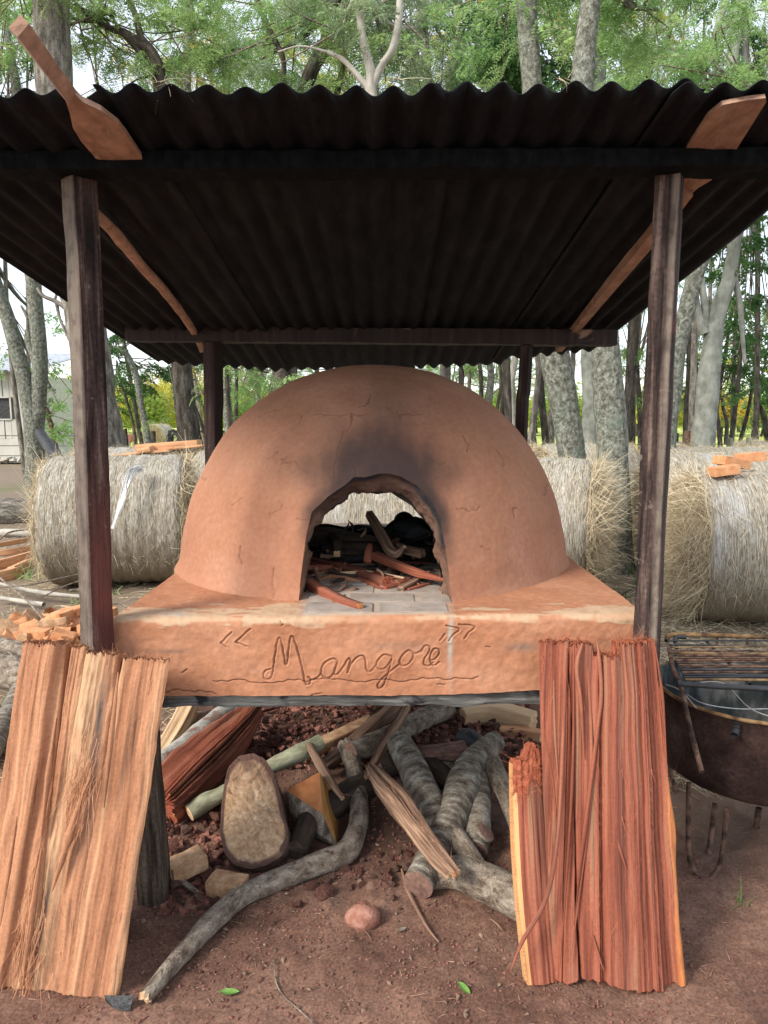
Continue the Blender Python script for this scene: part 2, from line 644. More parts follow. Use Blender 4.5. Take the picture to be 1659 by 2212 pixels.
M['plank_red'] = material('red_split_wood', [(0.3, (0.12, 0.032, 0.020)), (0.43, (0.25, 0.075, 0.043)), (0.56, (0.33, 0.112, 0.068)), (0.7, (0.44, 0.18, 0.115))], scale=(22, 22, 0.7), nscale=2.0, detail=10, distort=0.3,
                          rough=0.78, bump=0.9, bdist=0.007, attr=[('pale', (0.52, 0.20, 0.07), 1.0, 30.0, .6)], spots=[(2.0, 0.56, (0.24, 0.14, 0.08), 0.10, 0.7, 1), (1.4, .56, (.13, .045, .032), .08, .7, 1)], fine=(120, 0.12))
M['end_red'] = material('red_fibrous_end', [(0.3, (0.26, 0.06, 0.032)), (0.6, (0.42, 0.13, 0.07)), (0.8, (0.50, 0.2, 0.11))], nscale=60, rough=0.95, bump=1, bdist=0.01)
M['end_orange'] = material('orange_fibrous_end', [(0.3, (0.32, 0.13, 0.07)), (0.6, (0.48, 0.22, 0.12)), (0.8, (0.58, 0.30, 0.17))], nscale=60, rough=0.95, bump=1, bdist=0.01)
M['sapwood'] = material('yellow_sapwood', [(0.3, (0.52, 0.24, 0.09)), (0.7, (0.68, 0.40, 0.19))], scale=(20, 20, 1), nscale=2, rough=0.7, bump=0.5, bdist=0.004)
M['fibre'] = material('wood_fibre', [(0.2, (0.36, 0.14, 0.07)), (0.5, (0.50, 0.24, 0.13)), (0.8, (0.66, 0.42, 0.26))], nscale=1.0, rough=0.8, bump=0)
M['fibre_red'] = material('red_wood_fibre', [(0.2, (0.28, 0.07, 0.035)), (0.5, (0.44, 0.14, 0.075)), (0.8, (0.6, 0.27, 0.15))], nscale=1.0, rough=0.8, bump=0)
M['bark_grey'] = material('grey_bark', [(0.35, (0.10, 0.076, 0.058)), (0.46, (0.20, 0.158, 0.122)), (0.55, (0.265, 0.218, 0.172)), (0.68, (0.36, 0.31, 0.25))], scale=(7, 7, 4), nscale=5.0, detail=10, rough=0.95, bump=1.0, bdist=0.016,
                          spots=[(22.0, 0.62, (0.085, 0.052, 0.036), .05, .8), (8.0, 0.62, (0.30, 0.235, 0.175), 0.05, 0.5)], fine=(140, .3))
M['bark_band'] = material('banded_bark', [(0.36, (0.085, 0.065, 0.050)), (0.46, (0.165, 0.135, 0.105)), (0.55, (0.24, 0.21, 0.17)), (0.66, (0.38, 0.36, 0.31))], scale=(3, 3, 8), nscale=5.0, detail=10, rough=0.95, bump=0.9, bdist=0.014,
                          spots=[(13.0, 0.62, (0.36, 0.345, 0.305), 0.06, 0.6)], fine=(140, .3))
M['bark_brown'] = material('brown_bark', [(0.3, (0.06, 0.036, 0.026)), (0.5, (0.14, 0.09, 0.066)), (0.75, (0.25, 0.18, 0.13))], scale=(5, 5, 5), nscale=4, detail=8, rough=0.95, bump=1, bdist=0.015)
M['bark_pale'] = material('pale_lichen_bark', [(0.3, (0.20, 0.17, 0.14)), (0.5, (0.36, 0.35, 0.31)), (0.75, (0.52, 0.54, 0.50))], scale=(3, 3, 3), nscale=5, detail=8, rough=0.9, bump=0.6, bdist=0.01,
                          spots=[(8.0, 0.57, (0.17, 0.075, 0.05), 0.06, 0.75)])
M['bark_green'] = material('green_stick_bark', [(0.3, (0.15, 0.15, 0.09)), (0.5, (0.28, 0.28, 0.19)), (0.75, (0.44, 0.45, 0.33))], scale=(6, 6, 3), nscale=5, detail=8, rough=0.9, bump=0.7, bdist=0.008)
M['cut_tan'] = material('tan_cut_face', [(0.34, (0.34, 0.20, 0.11)), (0.5, (0.48, 0.31, 0.185)), (0.68, (0.62, 0.46, 0.31))], scale=(1, 1, 1), nscale=9, detail=10, rough=0.9, bump=1.0, bdist=0.02, distort=1.6, attr=[('rim', (0.115, 0.062, 0.048), 1.4, 24.0)], fine=(90, .25), spots=[(16, .63, (.24, .14, .085), .06, .6)])
M['cut_pink'] = material('pink_cut_face', [(0.3, (0.14, 0.075, 0.058)), (0.7, (0.27, 0.165, 0.13))], nscale=14, rough=0.95, bump=0.8, fine=(60, .3))
M['cut_orange'] = material('orange_cut_face', [(0.3, (0.38, 0.13, 0.05)), (0.6, (0.52, 0.21, 0.08)), (0.8, (0.58, 0.30, 0.13))], scale=(6, 6, 2), nscale=4, rough=0.7, bump=0.4)
M['ochre'] = material('ochre_cut_face', [(0.3, (0.42, 0.19, 0.05)), (0.7, (0.58, 0.31, 0.10))], scale=(2, 2, 10), nscale=4, rough=0.6, bump=0.3)
M['leg_wood'] = material('weathered_leg_wood', [(0.36, (0.035, 0.026, 0.02)), (0.5, (0.09, 0.068, 0.052)), (0.66, (0.17, 0.135, 0.105))], scale=(12, 12, 1), nscale=5, rough=0.9, bump=0.9, bdist=0.01, fine=(90, .3))
M['char'] = material('charred_wood', [(0.3, (0.008, 0.008, 0.009)), (0.6, (0.02, 0.021, 0.024)), (0.85, (0.06, 0.065, 0.07))], nscale=12, rough=0.55, bump=1, bdist=0.02, spec=0.5)
M['dark_wood'] = material('dark_bark_piece', [(0.3, (0.025, 0.018, 0.014)), (0.6, (0.07, 0.05, 0.038)), (0.8, (0.14, 0.10, 0.075))], scale=(8, 8, 2), nscale=4, rough=0.9, bump=1, bdist=0.012)
M['fibre_wood'] = material('brown_fibrous_wood', [(0.36, (0.11, 0.06, 0.042)), (0.5, (0.26, 0.155, 0.105)), (0.66, (0.46, 0.30, 0.20))], scale=(28, 28, 1.3), nscale=2.2, detail=8, rough=0.9, bump=1, bdist=0.008)
M['pale_wood'] = material('pale_sawn_wood', [(0.3, (0.44, 0.27, 0.145)), (0.5, (0.58, 0.39, 0.23)), (0.75, (0.70, 0.52, 0.34))], scale=(14, 14, 1.5), nscale=2.5, rough=0.8, bump=0.5, bdist=0.005)
M['sawn_orange'] = material('sawn_orange_wood', [(0.3, (0.40, 0.19, 0.09)), (0.5, (0.55, 0.29, 0.15)), (0.75, (0.66, 0.40, 0.24))], scale=(14, 14, 1.5), nscale=2.5, rough=0.8, bump=0.5, bdist=0.005)
M['brick_tan'] = material('tan_brick', [(0.36, (0.30, 0.165, 0.09)), (0.5, (0.42, 0.25, 0.14)), (0.66, (0.54, 0.36, 0.22))], nscale=22, rough=0.95, bump=0.9, bdist=0.006, fine=(90, .15))
M['brick_orange'] = material('orange_brick', [(0.3, (0.42, 0.17, 0.075)), (0.5, (0.56, 0.27, 0.13)), (0.75, (0.64, 0.36, 0.20))], nscale=16, rough=0.95, bump=0.6, bdist=0.005, spots=[(9, .62, (.45, .33, .22), .08, .6)])
M['stone_red'] = material('red_rubble', [(0.3, (0.115, 0.047, 0.037)), (0.5, (0.19, 0.083, 0.063)), (0.75, (0.29, 0.145, 0.112))], nscale=3, rough=0.95, bump=0.9, bdist=0.06, coord='obj', fine=(8, .3))
M['stone_brown'] = material('brown_rubble', [(0.3, (0.12, 0.062, 0.048)), (0.5, (0.19, 0.105, 0.08)), (0.75, (0.28, 0.175, 0.138))], nscale=3, rough=0.95, bump=0.9, bdist=0.06, coord='obj', fine=(8, .3))
M['stone_clod'] = material('earth_clod', [(0.36, (0.22, 0.095, 0.068)), (0.5, (0.31, 0.145, 0.105)), (0.64, (0.38, 0.2, 0.15))], nscale=26, rough=1, bump=1, bdist=0.01)
M['net'] = material('net_wrap', [(0.34, (0.1109, 0.0893, 0.0578)), (0.44, (0.2614, 0.2232, 0.1598)), (0.53, (0.4435, 0.4087, 0.3400)), (0.65, (0.6653, 0.6358, 0.5644))], scale=(1.6, 24, 1), nscale=5.5, detail=8, distort=1.3, rough=0.6, bump=0.9, bdist=0.014,
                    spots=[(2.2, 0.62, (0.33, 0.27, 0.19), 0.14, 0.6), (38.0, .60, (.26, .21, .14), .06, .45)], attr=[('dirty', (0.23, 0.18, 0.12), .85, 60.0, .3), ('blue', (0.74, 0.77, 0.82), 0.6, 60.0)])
M['straw'] = material('straw', [(0.25, (0.36, 0.28, 0.17)), (0.5, (0.60, 0.50, 0.34)), (0.75, (0.78, 0.70, 0.52))], nscale=1.3, detail=2, rough=0.7, bump=0, trans=0.2, island=.35)
M['straw_end'] = material('packed_straw', [(0.36, (0.13, 0.09, 0.05)), (0.5, (0.33, 0.25, 0.15)), (0.66, (0.55, 0.45, 0.29))], scale=(3, 3, 12), nscale=9, detail=8, distort=1.5, rough=0.9, bump=1, bdist=0.03)
M['rust'] = material('rusty_iron', [(0.38, (0.035, 0.02, 0.014)), (0.5, (0.10, 0.055, 0.038)), (0.64, (0.20, 0.12, 0.085))], nscale=25, rough=0.85, bump=0.8, bdist=0.003, spec=0.3)
M['rust_light'] = material('ochre_rust', [(0.38, (0.07, 0.04, 0.022)), (0.5, (0.19, 0.11, 0.05)), (0.64, (0.30, 0.20, 0.10))], nscale=18, rough=0.85, bump=0.8, bdist=0.003, spec=0.3)
M['iron_black'] = material('blackened_iron', [(0.3, (0.012, 0.013, 0.015)), (0.6, (0.035, 0.036, 0.04)), (0.8, (0.10, 0.08, 0.07))], nscale=18, rough=0.6, bump=0.5, bdist=0.003, spec=0.5)
M['drum_out'] = material('drum_outside', [(0.38, (0.022, 0.013, 0.011)), (0.5, (0.045, 0.026, 0.022)), (0.66, (0.085, 0.062, 0.058))], nscale=5, rough=0.9, bump=0.4, bdist=0.004, spec=0.12, fine=(80, .2))
M['drum_in'] = material('drum_inside', [(0.38, (0.02, 0.025, 0.027)), (0.5, (0.06, 0.068, 0.07)), (0.66, (0.24, 0.24, 0.23))], scale=(1, 1, .5), nscale=7, rough=0.9, bump=0.4, bdist=0.004, spec=0.12)
M['wire'] = material('bare_wire', [(0.3, (0.4, 0.4, 0.4)), (0.7, (0.6, 0.6, 0.6))], nscale=30, rough=0.4, bump=0, metallic=0.5)
M['trunk_grey'] = material('trunk_grey', [(0.36, (0.085, 0.075, 0.062)), (0.5, (0.185, 0.165, 0.14)), (0.66, (0.32, 0.295, 0.255))], scale=(5, 5, 1.6), nscale=3.0, detail=8, rough=0.95, fine=(45, .3), bump=0.9, bdist=0.03)
M['trunk_lichen'] = material('trunk_lichen', [(0.36, (0.10, 0.10, 0.08)), (0.5, (0.20, 0.205, 0.165)), (0.66, (0.34, 0.35, 0.30))], scale=(2.5, 2.5, 2), nscale=9, detail=9, rough=0.95, fine=(45, .3), bump=1.0, bdist=0.05,
                             spots=[(3.0, 0.56, (0.19, 0.25, 0.20), 0.14, .6), (5.0, 0.62, (0.42, 0.40, 0.35), .06, .8)])
M['trunk_smooth'] = material('trunk_smooth', [(0.36, (0.16, 0.165, 0.14)), (0.5, (0.24, 0.25, 0.215)), (0.66, (0.34, 0.345, 0.30))], scale=(2, 2, 1.5), nscale=3.5, detail=7, rough=0.9, bump=0.5, bdist=0.02)
M['trunk_dark'] = material('trunk_dark', [(0.36, (0.03, 0.025, 0.02)), (0.5, (0.065, 0.055, 0.045)), (0.66, (0.13, 0.115, 0.095))], scale=(5, 5, 1.6), nscale=3.0, detail=8, rough=0.95, fine=(45, .3), bump=0.9, bdist=0.03)
M['trunk_pale'] = material('trunk_pale', [(0.28, (0.26, 0.235, 0.2)), (0.5, (0.40, 0.37, 0.32)), (0.75, (0.52, 0.49, 0.44))], scale=(4, 4, 2), nscale=3.0, detail=8, rough=0.95, bump=0.6, bdist=0.02)


def leafmat(name, a, b, c_, tr=0.6):
    tr = max(tr, .5)
    return material(name, [(0.3, a), (0.5, b), (0.72, c_)], nscale=0.9, detail=3, coord='obj', rough=0.6, bump=0, trans=tr, island=0.3, spec=0.2)


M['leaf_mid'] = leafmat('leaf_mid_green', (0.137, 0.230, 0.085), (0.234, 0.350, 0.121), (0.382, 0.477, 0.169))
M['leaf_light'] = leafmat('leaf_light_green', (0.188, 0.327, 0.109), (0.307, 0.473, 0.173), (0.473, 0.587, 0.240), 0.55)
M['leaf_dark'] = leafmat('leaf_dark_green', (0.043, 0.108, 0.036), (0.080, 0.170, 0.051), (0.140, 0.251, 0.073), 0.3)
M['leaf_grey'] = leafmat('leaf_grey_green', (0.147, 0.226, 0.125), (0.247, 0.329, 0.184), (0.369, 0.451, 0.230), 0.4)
M['leaf_yellow'] = leafmat('leaf_sunlit_yellow', (0.40, 0.42, 0.06), (0.58, 0.55, 0.09), (0.68, 0.62, 0.14), 0.5)  # warm low sun on the leaves put into their colour
M['leaf_gold'] = leafmat('leaf_golden', (0.46, 0.36, 0.06), (0.62, 0.48, 0.09), (0.70, 0.58, 0.14), 0.5)  # golden variant, sun glow carried by the leaf colour itself
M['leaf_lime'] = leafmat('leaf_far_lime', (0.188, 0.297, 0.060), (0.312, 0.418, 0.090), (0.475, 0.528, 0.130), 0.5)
def proj(V):
    V = np.asarray(V, float)
    x, y, z = V[..., 0], V[..., 1], V[..., 2] - CAMZ
    d = y * CT - z * ST
    u = y * ST + z * CT
    return 829.5 + F * x / d, 1106 - F * u / d


def in_poly(px, py, poly):
    inside = np.zeros(len(px), bool)
    n = len(poly)
    for i in range(n):
        x1, y1 = poly[i]
        x2, y2 = poly[(i + 1) % n]
        c = ((y1 > py) != (y2 > py)) & (px < (x2 - x1) * (py - y1) / (y2 - y1 + 1e-12) + x1)
        inside ^= c
    return inside


def nearest_on(poly, q):
    """nearest point of an open polyline to each q"""
    poly = np.asarray(poly, float)
    best = np.full(len(q), 1e9)
    out = q.copy()
    for a, b in zip(poly[:-1], poly[1:]):
        ab = b - a
        t = np.clip(((q - a) @ ab) / max(ab @ ab, 1e-12), 0, 1)
        c = a + t[:, None] * ab
        d = np.linalg.norm(q - c, axis=1)
        k = d < best
        best[k] = d[k]
        out[k] = c[k]
    return out, best


def resample(poly, n):
    poly = np.asarray(poly, float)
    L = np.concatenate([[0], np.cumsum(np.linalg.norm(np.diff(poly, axis=0), axis=1))])
    t = np.linspace(0, L[-1], n)
    return np.stack([np.interp(t, L, poly[:, k]) for k in range(poly.shape[1])], -1)


# =================================================================== ground
def gh(x, y):
    p = np.stack([np.asarray(x, float), np.asarray(y, float), np.zeros_like(np.asarray(x, float))], -1)
    h = 0.018 * fbm(p * 1.7, 3, 3) + 0.008 * fbm(p * 9, 3, 5)
    hx = 0.09 * np.clip((y - 2.9) / 1.2, 0, 1) * np.clip(1.2 - np.abs(x), 0, 1) * np.clip((5.2 - y) / 1.0, 0, 1)
    return h - 0.006 + hx * 0.5


def build_ground():
    xs = np.concatenate([-np.geomspace(400, 3.2, 60), np.linspace(-3.1, -1.75, 28), np.linspace(-1.7, 1.9, 250), np.linspace(1.95, 3.3, 28), np.geomspace(3.4, 400, 60)])
    ys = np.concatenate([np.linspace(-8, 1.25, 12), np.linspace(1.3, 4.3, 230), np.linspace(4.33, 9, 110), np.geomspace(9.1, 700, 110)])
    X, Y = np.meshgrid(xs, ys)
    Z = gh(X, Y)
    p = np.stack([X, Y, X * 0], -1)
    near = np.clip((5.5 - Y) / 2, 0, 1)
    Z = Z + near * (0.0055 * fbm(p * 40, 2, 9) + 0.014 * np.maximum(0, fbm(p * 22, 2, 19) - .12))
    Z = np.where(Y > 18, Z * 0.6 - 0.03, Z)
    px, py = proj(np.stack([X, Y, Z], -1))
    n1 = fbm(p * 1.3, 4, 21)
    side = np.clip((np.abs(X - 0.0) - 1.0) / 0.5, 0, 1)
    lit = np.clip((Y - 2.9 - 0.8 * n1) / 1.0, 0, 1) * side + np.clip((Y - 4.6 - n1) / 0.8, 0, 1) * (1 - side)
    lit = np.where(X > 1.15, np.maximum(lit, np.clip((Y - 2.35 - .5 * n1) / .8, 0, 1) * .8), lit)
    dark = np.clip((Y - 2.2) / .5, 0, 1) * np.clip((4.3 - Y) / .8, 0, 1) * np.clip((1.0 - np.abs(X)) / .3, 0, 1)  # shade beneath the oven base, darkened into the earth colour
    gr = np.clip(fbm(p * 0.8, 4, 33) * 2.2 - .35, 0, 1) * np.clip((Y - 6) / 4, 0, 1)
    g = Geo()
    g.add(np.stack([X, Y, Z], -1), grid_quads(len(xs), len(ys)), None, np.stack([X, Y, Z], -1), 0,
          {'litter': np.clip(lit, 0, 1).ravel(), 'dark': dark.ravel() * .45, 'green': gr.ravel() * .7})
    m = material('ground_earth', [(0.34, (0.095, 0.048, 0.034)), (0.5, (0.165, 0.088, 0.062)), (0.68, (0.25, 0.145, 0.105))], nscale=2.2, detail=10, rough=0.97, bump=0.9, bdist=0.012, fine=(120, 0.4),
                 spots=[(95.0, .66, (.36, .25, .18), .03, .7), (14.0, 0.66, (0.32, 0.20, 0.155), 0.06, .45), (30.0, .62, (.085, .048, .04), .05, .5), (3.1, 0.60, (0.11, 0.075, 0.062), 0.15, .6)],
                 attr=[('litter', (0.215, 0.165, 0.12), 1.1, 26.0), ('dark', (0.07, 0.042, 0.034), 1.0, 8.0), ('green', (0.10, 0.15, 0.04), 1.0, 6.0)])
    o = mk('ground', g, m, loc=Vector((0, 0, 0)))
    struct(o)
    # field beyond the fence
    xs = np.concatenate([-np.geomspace(600, 20, 30), np.linspace(-19, 19, 90), np.geomspace(20, 600, 30)])
    ys = np.concatenate([np.linspace(18.0, 30, 50), np.geomspace(31, 900, 50)])
    X, Y = np.meshgrid(xs, ys)
    p = np.stack([X, Y, X * 0], -1)
    Y2 = Y + np.where(Y < 18.3, 0.8 * fbm(p * .7, 3, 4), 0)
    Z = 0.02 + 0.05 * fbm(p * .5, 3, 8) * np.clip((Y - 18) / 5, 0, 1) + (Y2 > 200) * 0
    Z = np.where((Y < 18.2) | ((X < -8) & (Y < 27)), -0.12, Z)
    g = Geo()
    g.add(np.stack([X, Y2, Z], -1), grid_quads(len(xs), len(ys)), None, np.stack([X, Y, Z], -1), 0)
    mf = material('field_grass', [(0.36, (0.28, 0.36, 0.08)), (0.5, (0.44, 0.52, 0.13)), (0.64, (0.60, 0.62, 0.22))], scale=(1, .6, 1), nscale=0.35, detail=8, rough=0.9, bump=0.6, bdist=0.1, fine=(5, .25))
    o = mk('grass_field', g, mf, loc=Vector((0, 18, 0)))
    struct(o)
    # tufts of grass standing in the field
    n = 16000
    y = 17.6 + 60 * NR.uniform(0, 1, n) ** 2.2
    x = NR.uniform(-1, 1, n) * (y * .62)
    k_ = ~((x < -8) & (y < 27))
    x, y = x[k_], y[k_]
    n = len(x)
    g = Geo()
    D = np.stack([NR.normal(0, .25, n), NR.normal(0, .25, n), np.ones(n)], -1)
    strands(g, np.stack([x, y, np.zeros(n)], -1), D, NR.uniform(.08, .3, n), .012 + y * .0009, bend=.3)
    o = mk('meadow_grass', g, M['leaf_lime'], loc=Vector((0, 18, 0)))
    tag(o, 'tall yellow green grass standing in the field beyond the fence', 'grass', kind='stuff')


def litter():
    """dry straw, chips and leaf litter over the yard"""
    g = Geo()
    n = 24000
    y = 2.9 + 9.5 * NR.uniform(0, 1, n) ** 1.6
    x = NR.uniform(-1, 1, n) * (y * .9 + .6)
    keep = ~((np.abs(x) < 1.0) & (y < 4.3))
    right = x > 0
    x, y = x[keep], y[keep]
    n = len(x)
    a = NR.uniform(0, 2 * math.pi, n)
    D = np.stack([np.cos(a), np.sin(a), NR.normal(0.03, .12, n)], -1)
    strands(g, np.stack([x, y, gh(x, y) + .01], -1), D, NR.uniform(.05, .22, n), NR.uniform(.002, .0045, n) * (1 + y * .08), bend=.12)
    n = 6500
    y = NR.uniform(3.0, 6.2, n)
    x = NR.uniform(1.15, 3.6, n)
    a = NR.uniform(0, 2 * math.pi, n)
    D = np.stack([np.cos(a), np.sin(a), NR.normal(0.05, .2, n)], -1)
    strands(g, np.stack([x, y, gh(x, y) + .01], -1), D, NR.uniform(.08, .26, n), NR.uniform(.003, .006, n), bend=.15)
    o = mk('straw_litter', g, M['straw'], loc=Vector((0, 3, 0)))
    tag(o, 'loose dry straw scattered over the yard around the hay bales', 'straw', kind='stuff')
    g = Geo()
    n = 2600
    y = 1.35 + 2.2 * NR.uniform(0, 1, n)
    x = NR.uniform(-1, 1, n) * (y * .56)
    a = NR.uniform(0, 2 * math.pi, n)
    D = np.stack([np.cos(a), np.sin(a), NR.normal(0.0, .08, n)], -1)
    strands(g, np.stack([x, y, gh(x, y) + .006], -1), D, NR.uniform(.006, .035, n), NR.uniform(.001, .003, n), bend=.15, segs=2)
    o = mk('wood_chips', g, M['fibre_wood'], loc=Vector((0, 2, 0)))
    tag(o, 'tiny wood chips and fibres scattered over the red earth in front', 'wood chips', kind='stuff')
    # fine gravel
    g = Geo()
    base = np.array([[0, 0, 1], [1, 0, 0], [0, 1, 0], [-1, 0, 0], [0, -1, 0], [0, 0, -.6]], float)
    tri = np.array([[0, 1, 2], [0, 2, 3], [0, 3, 4], [0, 4, 1], [5, 2, 1], [5, 3, 2], [5, 4, 3], [5, 1, 4]])
    n = 5200
    y = np.concatenate([1.35 + 1.2 * NR.uniform(0, 1, 2200), NR.uniform(2.3, 4.6, 3000)])
    x = np.concatenate([NR.uniform(-1, 1, 2200) * .95, NR.uniform(-1.1, 1.1, 3000)])
    s = NR.uniform(.002, .0065, n) * np.where(y > 2.3, 1.7, 1)
    V = base[None] * s[:, None, None] * NR.uniform(.6, 1.4, (n, 6, 3)) + np.stack([x, y, gh(x, y) + .002], -1)[:, None]
    T = tri[None] + (np.arange(n) * 6)[:, None, None]
    g.add(V.reshape(-1, 3), None, T.reshape(-1, 3), V.reshape(-1, 3))
    o = mk('gravel', g, M['stone_red'], smooth=False, loc=Vector((0, 2, 0)))
    tag(o, 'fine red gravel and crumbs spread over the earth floor', 'gravel', kind='stuff')


build_ground()
litter()

# =================================================================== shed over the oven
XL, XR = -1.43, 1.27
zf = P(830, 322, 1.97).z
zb = P(800, 708, 3.74).z
SL = (zb - zf) / (3.74 - 1.97)


def zroof(x, y):
    return zf + SL * (y - 1.97) + 0.012 * (x / 1.3) - .006 * (1 - (x / 1.3) ** 2) * (y - 2) + 0.012 - .035 * np.clip((y - 3.7) / .9, 0, 1) * (1 - (x / 1.3) ** 2)


def build_shed():
    t = thing('open_shed', 'open shed with sooty corrugated iron roof on four rough posts over the oven', 'shed', (0, 2.9, 0))
    th = np.linspace(0, 2 * math.pi, 40, endpoint=False)
    pr = np.stack([np.sign(np.cos(th)) * np.abs(np.cos(th)) ** 1.85, np.sign(np.sin(th)) * np.abs(np.sin(th)) ** 1.85], -1)

    def post(pts, r, lean, seed, label=None):
        g = Geo()
        a = lean
        prr = np.stack([pr[:, 0] * math.cos(a) - pr[:, 1] * math.sin(a), pr[:, 0] * math.sin(a) + pr[:, 1] * math.cos(a)], -1)
        rr = np.random.default_rng(seed)
        prr = prr * (1 + .035 * rr.uniform(-1, 1, (40, 1)))
        tube(g, pts, [r * v for v in (1.05, 1.0, 1.03, .97, 1.0)], sub=24, amp=.09, nf=7, seed=seed, profile=prr)
        V = np.concatenate(g.V)
        X = np.concatenate(g.X)
        z = V[:, 2]
        xr = V[:, 0] - np.interp(z, [p.z for p in pts], [p.x for p in pts])
        yy = V[:, 1] - pts[0].y
        if seed == 1:
            red = np.exp(-((z - 1.12) / .26) ** 2) * np.clip(xr / .015, 0, 1)
            blk = np.exp(-((z - .93) / .10) ** 2) * np.clip((xr - .012) / .02, 0, 1)
            gw = np.clip(-xr / .012 + .5, 0, 1) * (.6 + .4 * np.exp(-((z - 2.0) / .3) ** 2))
        elif seed == 2:
            red = .25 * np.exp(-((z - 1.85) / .02) ** 2 - ((xr - .03) / .02) ** 2) * 4
            blk = 0 * z
            gw = np.exp(-((xr - .004) / .006) ** 2) * 1.3
        else:
            red = .1 + 0 * z
            blk = np.clip(.55 + xr / .03, .45, 1)
            gw = 0 * z
        g.A['red'] = [(0, np.clip(red, 0, 1))]
        g.A['black'] = [(0, np.clip(blk, 0, 1))]
        g.A['greyw'] = [(0, np.clip(gw, 0, 1))]
        o = mk('post', g, M['post'], t)
        if label:
            o['label'] = label

    def line(px, Y, top):
        pts = [P(a, b, Y) for a, b in px]
        lo = Vector((pts[0].x, Y, -.06))
        hi = Vector((pts[-1].x, Y, top))
        return [lo] + pts + [hi]
    post(line([(211, 1390), (198, 1000), (187, 700)], 2.06, P(178, 388, 2.07).z + .01), .0475, .12, 1, 'front post with grey weathered face and red stained face')
    post(line([(1398, 1360), (1414, 1000), (1430, 700)], 2.06, P(1440, 380, 2.07).z + .01), .0475, .25, 2, 'front post, dark brown with a pale edge')
    post(line([(463, 1000), (462, 850), (460, 740)], 3.8, zroof(-.9, 3.8) - .03), .050, .35, 3)
    post(line([(1126, 930), (1132, 840), (1138, 745)], 3.8, zroof(.75, 3.8) - .03), .036, .2, 4)
    # beams
    zt = zf
    zbm = P(830, 392, 1.97).z
    g = Geo()
    hl = Vector((XL + .02, 2.02, (P(0, 327, 1.97).z + P(0, 394, 2.07).z) / 2))
    hr = Vector((XR - .02, 2.02, (P(1659, 318, 1.97).z + P(1659, 384, 2.07).z) / 2))
    hm = hl.lerp(hr, .5) + Vector((0, 0, .004))
    box(g, hl, hr, .10, P(830, 322, 1.97).z - P(830, 389, 2.07).z, m=0, div=(120, 5, 4), amp=.004, seed=3)
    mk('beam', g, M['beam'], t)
    g = Geo()
    a, b = P(268, 719, 3.74), P(1335, 729, 3.74)
    a.y = b.y = 3.79
    box(g, a, b, .10, P(300, 703, 3.74).z - P(300, 736, 3.74).z, m=0, div=(90, 4, 3), amp=.004, seed=5)
    mk('beam', g, M['beam_rear'], t)
    # corrugated sheets
    per = .084
    sheets = [(-1.43, -.60, 1.735, 4.60, 0.0, -.004), (-.66, .19, 1.725, 4.62, .004, .0), (.12, .74, 1.745, 4.57, .008, .0), (.66, 1.27, 1.73, 4.40, .002, .012)]
    for i, (x0, x1, y0, y1, dz, tilt) in enumerate(sheets):
        g = Geo()
        nx = int((x1 - x0) / .0062)
        xs = np.linspace(x0, x1, nx)
        ys = np.linspace(0, 1, 70)
        X, Tt = np.meshgrid(xs, ys)
        p = np.stack([X * 3, Tt * 2 + i * 9, X * 0], -1)
        jag = fbm(np.stack([xs * 9, xs * 0 + i, xs * 0], -1), 3, 71) * .015
        Y = y0 + jag[None] * (1 - Tt) + (y1 + .06 * fbm(np.stack([xs * 2, xs * 0 + i * 3, xs * 0], -1), 3, 72)[None] - y0) * Tt
        ph = 2 * math.pi * (X + .012 * i * 0) / per + .25 * noise3(p * .7, 5)
        A = .0105 * (1 + .25 * noise3(p, 6))
        Z = zroof(X, Y) + A * np.sin(ph) + dz + tilt * (X - x0) / (x1 - x0) + .006 * fbm(p, 2, 9)
        edge = np.exp(-((Y - y0) / .12) ** 2)
        Z += edge * .012 * fbm(np.stack([X * 1.8, X * 0 + i, X * 0], -1), 3, 44)
        if i == 3:
            Z += np.clip((X - 1.02) / .25, 0, 1) ** 2 * .035 * np.clip((2.6 - Y) / .9, 0, 1)
        g.add(np.stack([X, Y, Z], -1), grid_quads(nx, 70), None, None, 0)
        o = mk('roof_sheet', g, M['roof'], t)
        md = o.modifiers.new('thickness', 'SOLIDIFY')
        md.thickness = .0018
    # dry straw caught on the roof edge
    g = Geo()
    for cx, n in ((-.5, 12), (-.44, 7), (.03, 3), (.42, 4), (1.0, 3)):
        x = cx + NR.normal(0, .015, n)
        y = np.full(n, 1.73)
        D = np.stack([NR.normal(0, 1, n), NR.normal(-.1, .3, n), NR.normal(-.1, .6, n)], -1)
        strands(g, np.stack([x, y, zroof(x, y) + .018], -1), D, NR.uniform(.02, .06, n), .0022, bend=.3)
    stuff(mk('straw_wisps', g, M['straw'], t))


build_shed()


# =================================================================== things pushed in under the roof
def poly_slab(geo, pts, thick, m=0, nrm=None, side_m=None, div=10, amp=0.0):
    """flat outline (list of 3-D points, in order) given real thickness"""
    pts = [Vector(p) for p in pts]
    n = nrm or (pts[1] - pts[0]).cross(pts[2] - pts[0]).normalized()
    k = len(pts)
    a = [p + n * thick / 2 for p in pts]
    b = [p - n * thick / 2 for p in pts]
    c = sum(pts, Vector()) / k
    V = [list(v) for v in a + b] + [list(c + n * thick / 2), list(c - n * thick / 2)]
    T = [[i, (i + 1) % k, 2 * k] for i in range(k)] + [[k + (i + 1) % k, k + i, 2 * k + 1] for i in range(k)]
    Q = [[i + k, (i + 1) % k + k, (i + 1) % k, i] for i in range(k)]
    geo.add(V, Q, T, [[v[0], v[2], v[1]] for v in V], m)


